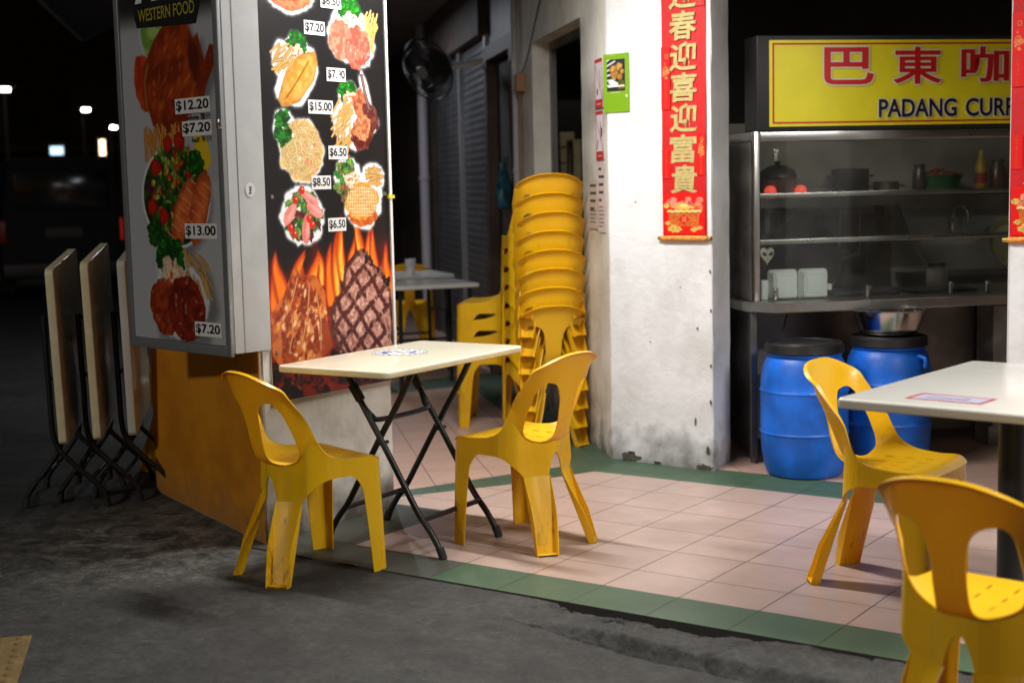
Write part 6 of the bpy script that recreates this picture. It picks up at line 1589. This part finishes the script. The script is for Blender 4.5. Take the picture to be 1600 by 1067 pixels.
def pot(u, y, z, r, h, m, label, cat='pot', name='pot'):
    t = thing(name, label, cat, st_pt(u, y, z), R(45))
    obj('body', lathe(BM(), [(0, 0), (r*0.95, 0), (r, 0.01), (r, h), (r+0.006, h+0.004), (r-0.004, h+0.004), (r-0.006, 0.012), (0, 0.01)], seg=32), m, t, smooth=40)
    bm = BM()
    for s in (-1, 1): tube(bm, [(s*r, -0.03, h*0.75), (s*(r+0.03), -0.025, h*0.78), (s*(r+0.03), 0.025, h*0.78), (s*r, 0.03, h*0.75)], 0.005, 8, 3)
    obj('handle', bm, m, t, smooth=50); return t
pot(1.02, 1.28, 1.296, 0.11, 0.17, M['dark_metal'], 'tall dark pot in the middle of the wall shelf')
pot(1.23, 1.24, 1.296, 0.075, 0.09, M['dull_steel'], 'small steel pot at the right end of the wall shelf')
pot(0.80, 1.30, 1.296, 0.085, 0.07, mat('grey_enamel', (0.16, 0.17, 0.17), 0.4), 'low grey pot beside the rice cooker')
bm = BM(); box2(bm, (1.39, 1.0, 0.80), (2.6, 1.449, 0.84)); box2(bm, (1.39, 1.18, 1.30), (2.6, 1.449, 1.33)); box2(bm, (1.40, 1.02, 0), (1.44, 1.06, 0.8)); box2(bm, (2.5, 1.02, 0), (2.54, 1.06, 0.8))
kloc(tag(obj('kitchen_bench', bm, M['dull_steel']), 'dull steel kitchen bench with an upper shelf along the back wall', 'bench'), 0, 0, 0)
t = thing('basket', 'green plastic basket heaped with red chillies on the upper shelf', 'basket', st_pt(1.60, 1.30, 1.331), R(45))
obj('bowl', lathe(BM(), [(0, 0), (0.10, 0), (0.135, 0.085), (0.142, 0.09), (0.130, 0.088), (0.095, 0.006), (0, 0.005)], seg=30), mat('green_plastic', (0.010, 0.15, 0.035), 0.4), t, smooth=40)
bm = BM(); rs = random.Random(3)
for k in range(40):
    a = rs.uniform(0, 6.28); q = rs.uniform(0, 0.11); z_ = 0.085+0.03*(1-q/0.11)+rs.uniform(0, .012); d = rs.uniform(0, 6.28)
    tube(bm, [(q*math.cos(a), q*math.sin(a), z_), (q*math.cos(a)+0.02*math.cos(d), q*math.sin(a)+0.02*math.sin(d), z_+0.006), (q*math.cos(a)+0.04*math.cos(d), q*math.sin(a)+0.04*math.sin(d), z_)], 0.007, 6, 2, r2=0.002)
obj('chillies', bm, mat('chilli_red', (0.30, 0.05, 0.02), 0.4), t, smooth=60)['kind'] = 'stuff'
t = thing('sauce_bottle', 'yellow sauce bottle standing on the upper shelf', 'bottle', st_pt(1.86, 1.28, 1.331), R(45))
obj('body', lathe(BM(), [(0, 0), (0.034, 0), (0.036, 0.01), (0.036, 0.13), (0.028, 0.16), (0.014, 0.19), (0.014, 0.20), (0, 0.20)], seg=24), mat('yellow_bottle', (0.40, 0.27, 0.02), 0.35), t, smooth=40)
obj('cap', lathe(BM(), [(0.016, 0.2), (0.016, 0.235), (0, 0.236)], seg=20), mat('yellow_cap', (0.50, 0.38, 0.03), 0.4), t, smooth=40)
obj('paper_band', lathe(BM(), [(0.0368, 0.035), (0.0368, 0.10)], seg=24), mat('red_band', (0.30, 0.03, 0.02), 0.5), t, smooth=40)
t = thing('wok', 'black wok leaning on the back wall above the left of the counter', 'wok', st_pt(0.72, 1.36, 0.93), R(45)); 
bm = lathe(BM(), [(0, 0), (0.10, 0.012), (0.18, 0.045), (0.235, 0.10), (0.240, 0.102), (0.18, 0.052), (0.10, 0.018), (0, 0.006)], seg=40); bmesh.ops.rotate(bm, cent=(0, 0, 0), matrix=Matrix.Rotation(R(80), 3, 'X'), verts=bm.verts); obj('bowl', bm, mat('seasoned_iron', (0.035, 0.033, 0.03), 0.28, 0.8), t, smooth=40)
bm = tube(BM(), [(0.23, -0.08, 0.0), (0.30, -0.085, 0.02), (0.36, -0.09, 0.03)], 0.012, 10); obj('handle', bm, M['brown_wood'], t, smooth=40)
bm = BM(); box2(bm, (0.30, 0.95, 0.62), (1.36, 1.449, 0.68)); box2(bm, (0.32, 0.97, 0), (0.36, 1.01, 0.62)); box2(bm, (1.30, 0.97, 0), (1.34, 1.01, 0.62))
kloc(tag(obj('cooking_range', bm, M['dull_steel']), 'dark steel cooking range under the wall shelf', 'range'), 0, 0, 0)
bm = BM(); box2(bm, (0.86, 1.440, 0.70), (1.36, 1.446, 1.20)); kloc(tag(obj('splash_plate', bm, mat('stained_sheet', (0.24, 0.23, 0.21), 0.3, 0.7, var=0.5, scale=6)), 'stained metal splash plate on the back wall with a dark wok ring', 'plate'), 0, 0, 0)
t = thing('ladle', 'long teal handled ladle leaning on the back wall', 'ladle', st_pt(0, 0, 0), R(45))
obj('handle', tube(BM(), [(1.385, 1.40, 1.25), (1.45, 1.36, 1.03)], 0.012, 10), mat('teal_grip', (0.03, 0.13, 0.14), 0.5), t, smooth=40)
obj('shaft', tube(BM(), [(1.45, 1.36, 1.03), (1.55, 1.30, 0.845)], 0.006, 8), M['steel'], t, smooth=40)
t = thing('tap', 'bent chrome tap on the back wall at the right of the stall', 'tap', st_pt(1.74, 1.449, 1.13), R(45))
obj('spout', tube(BM(), [(0, 0, 0), (0, -0.05, 0.0), (0.0, -0.06, 0.06), (0.01, -0.08, 0.10), (0.05, -0.10, 0.10), (0.07, -0.11, 0.05), (0.07, -0.11, 0.0)], 0.010, 10, 5), M['steel'], t, smooth=60)
obj('handle', tube(BM(), [(0, -0.045, 0.0), (0, -0.05, -0.05)], 0.016, 10), M['steel'], t, smooth=60)
t = thing('plastic_tub', 'round yellowish tub leaning against the wall at the right of the stall', 'tub', st_pt(2.05, 1.30, 1.0), R(45))
bm = lathe(BM(), [(0, 0), (0.12, 0.0), (0.15, 0.05), (0.155, 0.055), (0.14, 0.048), (0.11, 0.01), (0, 0.008)], seg=36); bmesh.ops.rotate(bm, cent=(0, 0, 0), matrix=Matrix.Rotation(R(75), 3, 'X'), verts=bm.verts); obj('bowl', bm, mat('yellowed_plastic', (0.34, 0.32, 0.16), 0.4), t, smooth=40)
bm = BM(); box2(bm, (1.30, 0.10, 0.10), (1.62, 0.28, 0.74), 0.006); box2(bm, (1.415, 0.092, 0.12), (1.425, 0.10, 0.72)); box2(bm, (1.29, 0.12, 0), (1.63, 0.26, 0.1))
kloc(tag(obj('storage_cabinet', bm, mat('scratched_panel', (0.40, 0.41, 0.42), 0.4, 0.6, var=0.35, scale=7), smooth=40), 'scratched grey metal cabinet under the right of the counter', 'cabinet'), 0, 0, 0)

# ================================================================== WALL FAN
fc = Vector((-3.73, 4.33, 2.285))
fan = thing('wall_fan', 'dark caged fan with pale motor fixed high on the corridor wall', 'fan', fc)
fd = Vector((-0.08, -0.90, -0.36)).normalized()       # the way the fan looks
q = fd.to_track_quat('Z', 'Y'); fan.rotation_mode = 'QUATERNION'; fan.rotation_quaternion = q
bm = BM(); r = 0.235
for k in range(40):
    a = 2*PI*k/40; d = Vector((math.cos(a), math.sin(a), 0))
    tube(bm, [d*0.05+Vector((0, 0, 0.065)), d*0.14+Vector((0, 0, 0.055)), d*0.215+Vector((0, 0, 0.02)), d*r, d*0.20+Vector((0, 0, -0.06)), d*0.07+Vector((0, 0, -0.075))], 0.0022, 4)
for rr, z in ((r, 0), (0.18, 0.042), (0.12, 0.058), (0.18, -0.065)): tube(bm, [(rr*math.cos(2*PI*k/40), rr*math.sin(2*PI*k/40), z) for k in range(41)], 0.003 if rr < r else 0.006, 6)
obj('cage', bm, M['dark_metal'], fan, smooth=50)
obj('back_plate', lathe(BM(), [(0, -0.074), (0.15, -0.072), (0.152, -0.078), (0, -0.08)], seg=32), M['dark_metal'], fan, smooth=40)
obj('badge', lathe(BM(), [(0, 0.07), (0.045, 0.068), (0.05, 0.060), (0.05, 0.055)], seg=24), mat('fan_badge', (0.18, 0.18, 0.18), 0.4), fan, smooth=40)
for k in range(3):
    bm = BM(); a0_ = 2*PI*k/3; g = []
    for i in range(7):
        rr = 0.04+0.165*i/6; row = []
        for j in range(6):
            a = a0_+(-0.62+1.5*j/5)*(0.55+0.45*math.sin(PI*min(1, i/6+0.15))); row.append(bm.verts.new((rr*math.cos(a), rr*math.sin(a), -0.02+0.03*(j/5-0.5))))
        g.append(row)
    for i in range(6):
        for j in range(5): bm.faces.new((g[i][j], g[i+1][j], g[i+1][j+1], g[i][j+1]))
    bmesh.ops.solidify(bm, geom=bm.faces[:], thickness=0.003)
    obj('blade', bm, mat('fan_blade%d' % k, (0.03, 0.03, 0.032), 0.4), fan, smooth=50)
obj('motor', lathe(BM(), [(0, -0.08), (0.07, -0.082), (0.078, -0.10), (0.078, -0.19), (0.06, -0.215), (0, -0.22)], seg=28), M['white_paint'], fan, smooth=40)
wp = wall_pt(3.70, 2.36, 0.02); inv = Matrix.LocRotScale(fc, q, None).inverted()
p = inv @ wp; bm = tube(BM(), [(0, 0, -0.20), (0, -0.05, -0.24), p*0.7+Vector((0, -0.02, -0.02)), p], 0.024, 12, 4); obj('bracket', bm, M['white_paint'], fan, smooth=60)

# ================================================================== TACTILE PAVING, LEFT FOREGROUND
bm = BM(); box2(bm, (-0.60, -0.60, -0.02), (0, 0, 0.004), 0.003)
for i in range(10):
    for j in range(10):
        lathe(bm, [(0.0175, 0.0035), (0.016, 0.0062), (0.012, 0.0082), (0.006, 0.0088), (0, 0.0089)], (-0.03-0.06*i, -0.03-0.06*j, 0), 14)
o = struct(obj('tactile_paving', bm, M['tactile'], None, smooth=40)); o.location = (-1.013, -1.352, -0.006); o.rotation_euler = (0, 0, R(48))

# ================================================================== THE DARK STREET ON THE LEFT
def street_px_dir(): pass
bm = BM(); prism(bm, [(-6.98, 3.82), (-3.30, 0.16), (-2.9, 0.95), (-3.9, 2.2)], 2.70, 2.72)
aw = tag(obj('awning', bm, mat('dark_canvas', (0.020, 0.022, 0.030), 0.8)), 'dark canvas awning over the walkway at the upper left', 'awning')
bm = tube(BM(), [(-3.30, 0.16, 2.71), (-6.98, 3.82, 2.71), (-3.9, 2.2, 2.71)], 0.022, 8); obj('edge_pipe', bm, mat('awning_pipe', (0.10, 0.10, 0.12), 0.5), aw, smooth=50)
def van(x, y, rz, label, col, lamp):
    t = thing('parked_van', label, 'van', (x, y, 0), rz, 'vans parked along the dark street')
    # local: y = length, rear at y=0 faces -y
    prof = [(-0.84, 0.30), (0.84, 0.30), (0.86, 0.9), (0.80, 1.25), (0.70, 1.88), (0.62, 1.95), (-0.62, 1.95), (-0.70, 1.88), (-0.80, 1.25), (-0.86, 0.9)]
    bm = BM(); rows = []
    for yy, s, dz in ((0, 0.96, 0), (0.08, 1, 0), (3.2, 1, 0), (3.9, 0.97, -0.08), (4.4, 0.92, -0.75)):
        rows.append([bm.verts.new((px_*s, yy, (pz+dz if pz > 1.3 else pz))) for px_, pz in prof])
    for a, b in zip(rows, rows[1:]):
        for k in range(10): bm.faces.new((a[k], a[(k+1) % 10], b[(k+1) % 10], b[k]))
    bm.faces.new(rows[0]); bm.faces.new(rows[-1]); 
    pm = mat('van_paint', col, 0.6, spec=0.2)
    obj('body', bm, pm, t, smooth=30)
    gm = mat('van_glass', (0.008, 0.008, 0.010), 0.12)
    bm = box2(BM(), (-0.62, -0.012, 1.22), (0.62, 0.02, 1.76), 0.01); obj('rear_window', bm, gm, t, smooth=40)
    for s in (-1, 1):
        bm = box2(BM(), (s*0.80-0.05, -0.015, 0.80), (s*0.80+0.05, 0.06, 1.10), 0.01); obj('tail_lamp', bm, mat('tail_red', (0.25, 0.01, 0.01), 0.3, emit=(1, 0.03, 0.02) if (lamp and s == lamp) else None, estr=0.22), t, smooth=40)
        for yy in (0.75, 3.5):
            w = BM(); 
            tube(w, [(s*0.66, yy, 0.31), (s*0.84, yy, 0.31)], 0.31, 24); o = obj('wheel', w, M['rubber'], t, smooth=40)
            w = tube(BM(), [(s*0.80, yy, 0.31), (s*0.85, yy, 0.31)], 0.19, 20); obj('rim', w, M['dull_steel'], o, smooth=40)
    bm = box2(BM(), (-0.82, -0.09, 0.33), (0.82, 0.05, 0.52), 0.02); obj('bumper', bm, M['dark_metal'], t, smooth=40)
    bm = box2(BM(), (-0.24, -0.02, 0.86), (0.24, 0.0, 0.99), 0.004); obj('number_plate', bm, mat('dim_plate', (0.06, 0.06, 0.06), 0.6), t)
    return t
van(-13.25, 8.42, R(56), 'pale van parked on the dark street with one red tail lamp', (0.016, 0.014, 0.024), 1)
van(-14.75, 7.0, R(56), 'dark van parked at the far left of the street', (0.02, 0.025, 0.035), 0)
def lampm(name, c, s): return mat(name, (0.5, 0.5, 0.5), 0.5, emit=c, estr=s)
def street_lamp(p, i, lab):
    t = thing('street_lamp', lab, 'street lamp', (p[0], p[1], 0), R(55), 'lit lamps down the street')
    bm = tube(BM(), [(0, 0.9, 0), (0, 0.9, p[2]-0.2), (0, 0.7, p[2]+0.06), (0, 0.2, p[2]+0.06)], 0.03, 10, 3); obj('pole', bm, M['dark_metal'], t, smooth=50)
    bm = box2(BM(), (-0.17, -0.1, p[2]+0.03), (0.17, 0.2, p[2]+0.10), 0.03); obj('lamp_head', bm, M['dark_metal'], t, smooth=40)
    bm = box2(BM(), (-0.07, -0.05, p[2]-0.025), (0.07, 0.06, p[2]+0.025), 0.01); obj('diffuser', bm, lampm('street_lamp_light%d' % i, (1.0, 0.92, 0.80), 26.0), t)
for i, (d, lab) in enumerate((((-16.53, 10.01, 3.10), 'lit street lamp at the upper left, the nearest and leftmost of three'), ((-20.46, 14.74, 3.12), 'lit street lamp in the middle of the three'), ((-26.1, 20.15, 3.12), 'lit street lamp next to the lightbox, the farthest of three'))):
    street_lamp(d, i, lab)
def lit_sign(name, p, w, h, c, s, lab, n=1):
    t = thing(name, lab, 'sign', p, R(57)); bm = box2(BM(), (-w/2-0.05, 0, -h/2-0.05), (w/2+0.05, 0.15, h/2+0.05), 0.02); obj('housing', bm, M['dark_metal'], t)
    bm = BM(); 
    for k in range(n): z0 = -h/2+h*k/n; box2(bm, (-w/2, -0.02, z0), (w/2, -0.001, z0+h/n*0.82))
    obj('lit_panel', bm, lampm(name+'_light', c, s), t)
lit_sign('shop_screen', (-21.0, 14.4, 2.345), 0.25, 0.20, (0.55, 0.82, 1.0), 1.6, 'bright pale blue screen glowing on the far shopfront')
lit_sign('neon_sign', (-20.46, 15.1, 2.345), 0.11, 0.40, (1.0, 0.72, 0.45), 4.0, 'narrow vertical warm lit sign on the far shopfront', 5)
t = thing('fairy_lights', 'cluster of warm lights in a shop entrance by the lightbox', 'lights', (-20.0, 15.55, 1.63), R(57))
for k, (dx, dz, r_) in enumerate(((-0.13, -0.03, 0.055), (-0.02, 0.05, 0.075), (0.03, -0.02, 0.06), (0.13, -0.06, 0.055), (0.08, 0.03, 0.04))):
    bm = lathe(BM(), [(0, -r_*1.4), (r_*0.8, -r_*0.7), (r_, 0), (r_*0.8, r_*0.7), (0, r_*1.4)], (dx, 0, dz), 14); obj('bulb', bm, lampm('warm_bulb%d' % k, (1.0, 0.60, 0.28), (3.2, 4.5, 4.0, 1.6, 2.2)[k]), t, smooth=60)
bm = tube(BM(), [(-0.2, 0, 0.12), (0, 0, 0.16), (0.2, 0, 0.12)], 0.01, 6); obj('wire', bm, M['ink'], t)
for k, (p, c, s, lab) in enumerate((((-16.6, 10.55, 1.42), (1.0, 0.75, 0.5), 3.0, 'small warm lamp glowing inside a far doorway'), ((-15.6, 11.15, 0.62), (0.7, 0.75, 1.0), 2.0, 'small bluish lamp low on the dark street'), ((-16.0, 10.3, 0.62), (0.9, 0.9, 1.0), 1.4, 'faint white lamp low at the far left of the street'))):
    pass
fb_ = thing('shophouse', 'dark shophouse across the street at the far left', 'building', (-34, 26, 0), R(55))
bm = BM(); box2(bm, (-22, 8, 0), (22, 16, 9.5)); obj('wall', bm, M['dark_wall'], fb_)
for k in range(6):
    bm = BM(); box2(bm, (-20+k*6.6, 7.93, 3.6), (-15.5+k*6.6, 8.0, 5.6)); obj('window', bm, M['ink'], fb_)
bm = BM(); box2(bm, (-22.2, 6.2, 3.0), (22.2, 8, 3.25)); obj('awning', bm, M['dark_metal'], fb_)

# ================================================================== CEILING LAMPS THAT LIGHT THE PLACE, AND ADDED FILL LAMPS
for i, (p, rz, pw) in enumerate(LAMPS):
    t = thing('ceiling_lamp', ('tube lamp on the ceiling above the white pedestal table', 'tube lamp on the ceiling above the cream folding table')[i], 'lamp', p, rz, 'ceiling tube lamps')
    bm = BM(); box2(bm, (-0.62, -0.05, 0.06), (0.62, 0.05, 0.14), 0.006); obj('housing', bm, M['white_paint'], t, smooth=40)
    bm = tube(BM(), [(-0.60, 0, 0.03), (0.60, 0, 0.03)], 0.014, 14); obj('tube', bm, lampm('tube_glow%d' % i, (1.0, 0.95, 0.88), 6.0), t, smooth=50)
    ld = bpy.data.lights.new('tube_light', 'AREA'); ld.shape = 'RECTANGLE'; ld.size = 1.2; ld.size_y = 0.06; ld.energy = pw; ld.color = (1.0, 0.965, 0.92); ld.spread = R(175)
    lo = bpy.data.objects.new('tube_light', ld); C.objects.link(lo); lo.parent = t; lo.location = (0, 0, 0.008)

t = thing('street_lamp', 'unseen street lamp added behind the photographer as fill light', 'street lamp', (-1.6, -9.0, -0.06), R(175))  # unseen lamp added to fill the dark left side and the foreground
bm = tube(BM(), [(0, -1.2, 0), (0, -1.2, 5.6), (0, -0.9, 5.95), (0, 0, 6.0)], 0.06, 12, 3); obj('pole', bm, M['dark_metal'], t, smooth=50)
bm = box2(BM(), (-0.70, -0.45, 5.97), (0.70, 0.65, 6.09), 0.03); obj('lamp_head', bm, M['dark_metal'], t, smooth=40)
bm = box2(BM(), (-0.65, -0.40, 5.93), (0.65, 0.60, 5.97), 0.01); obj('diffuser', bm, lampm('street_fill_diffuser', (1.0, 0.93, 0.82), 4.0), t)
ld = bpy.data.lights.new('street_fill_light', 'AREA'); ld.shape = 'RECTANGLE'; ld.size = 1.3; ld.size_y = 1.0; ld.energy = 430; ld.color = (1.0, 0.95, 0.87)
lo = bpy.data.objects.new('street_fill_light', ld); C.objects.link(lo); lo.parent = t; lo.location = (0, 0.1, 5.90)
t = thing('counter_fill_lamp', 'small unseen tube lamp added behind the yellow sign as fill light', 'lamp', st_pt(0.75, 0.42, 2.02), R(45))  # hidden lamp added so the stall interior is not too dark
bm = box2(BM(), (-0.32, -0.04, 0.03), (0.32, 0.04, 0.10), 0.006); obj('housing', bm, M['white_paint'], t, smooth=40)
bm = tube(BM(), [(-0.30, 0, 0.012), (0.30, 0, 0.012)], 0.012, 12); obj('tube', bm, lampm('kitchen_fill_tube', (1.0, 0.9, 0.76), 2.0), t, smooth=50)
ld = bpy.data.lights.new('kitchen_fill_light', 'AREA'); ld.shape = 'RECTANGLE'; ld.size = 0.6; ld.size_y = 0.06; ld.energy = 4.5; ld.color = (1.0, 0.90, 0.76)
lo = bpy.data.objects.new('kitchen_fill_light', ld); C.objects.link(lo); lo.parent = t; lo.location = (0, 0, -0.008)

t = thing('ceiling_lamp', 'dim unseen tube lamp added to brighten the corridor', 'lamp', wall_pt(5.2, 2.86, 1.1), R(135))  # out-of-view lamp added to lift the dark corridor
bm = box2(BM(), (-0.62, -0.05, 0.06), (0.62, 0.05, 0.14), 0.006); obj('housing', bm, M['white_paint'], t, smooth=40)
bm = tube(BM(), [(-0.60, 0, 0.03), (0.60, 0, 0.03)], 0.014, 14); obj('tube', bm, lampm('corridor_fill_tube', (0.9, 0.93, 1.0), 1.0), t, smooth=50)
ld = bpy.data.lights.new('corridor_fill_light', 'AREA'); ld.shape = 'RECTANGLE'; ld.size = 1.2; ld.size_y = 0.06; ld.energy = 30; ld.color = (0.86, 0.90, 1.0)
lo = bpy.data.objects.new('corridor_fill_light', ld); C.objects.link(lo); lo.parent = t; lo.location = (0, 0, 0.0)

for k, (u_, y_, z_, r_, h_, c_) in enumerate(((1.05, 0.24, 0.8165, 0.055, 0.13, (0.30, 0.29, 0.27)), (1.98, 1.30, 1.331, 0.05, 0.16, (0.10, 0.05, 0.03)), (1.46, 1.28, 1.331, 0.04, 0.14, (0.05, 0.05, 0.05)))):
    t = thing('jar', ('steel ladle jar standing behind the glass on the worktop', 'brown jar on the upper shelf beside the yellow bottle', 'small dark jar on the upper shelf left of the green basket')[k], 'jar', st_pt(u_, y_, z_), R(45))
    obj('body', lathe(BM(), [(0, 0), (r_*0.95, 0), (r_, 0.01), (r_, h_*0.8), (r_*0.8, h_*0.9), (r_*0.8, h_), (0, h_)], seg=24), mat('jar%d' % k, c_, 0.3), t, smooth=40)
    obj('lid', lathe(BM(), [(r_*0.84, h_), (r_*0.84, h_*1.12), (0, h_*1.13)], seg=24), M['dark_metal'], t, smooth=40)
for k in range(5):
    t = thing('utensil', ('long steel ladle', 'flat steel turner', 'wire skimmer', 'short steel ladle', 'wide black turner')[k]+' hanging from the rail under the wall shelf', 'utensil', st_pt(0.62+0.13*k, 1.41, 0.86+0.03*(k % 2)), R(45), 'utensils hanging on the back wall')
    obj('handle', tube(BM(), [(0, 0, 0.10), (0, 0, 0.36), (0.01, -0.01, 0.38), (0.02, 0, 0.37)], 0.006, 8), M['steel'], t, smooth=50)
    bm = lathe(BM(), [(0, -0.02), (0.03, -0.012), (0.045, 0.012), (0.042, 0.014), (0.028, -0.008), (0, -0.015)], (0, -0.02, 0.08), 20) if k % 3 != 1 else box2(BM(), (-0.04, -0.005, 0.0), (0.04, 0.0, 0.10), 0.002)
    obj('head', bm, M['steel'] if k < 4 else M['dark_metal'], t, smooth=50)

t = thing('ceiling_lamp', 'small unseen bulb added to brighten the room behind the window opening', 'lamp', wall_pt(3.0, 2.9, -1.2), 0)  # out-of-view bulb added so the things in the window show up
bm = lathe(BM(), [(0, 0.1), (0.05, 0.1), (0.03, 0.05), (0.03, 0.04), (0, 0.04)], seg=20); obj('holder', bm, M['white_paint'], t, smooth=40)
bm = lathe(BM(), [(0.02, 0.04), (0.04, 0.0), (0.03, -0.03), (0, -0.04)], seg=20); obj('bulb', bm, lampm('room_fill_bulb', (1.0, 0.85, 0.65), 2.0), t, smooth=60)
ld = bpy.data.lights.new('room_fill_light', 'POINT'); ld.energy = 5; ld.shadow_soft_size = 0.05; ld.color = (1.0, 0.87, 0.68)
lo = bpy.data.objects.new('room_fill_light', ld); C.objects.link(lo); lo.parent = t; lo.location = (0, 0, -0.10)
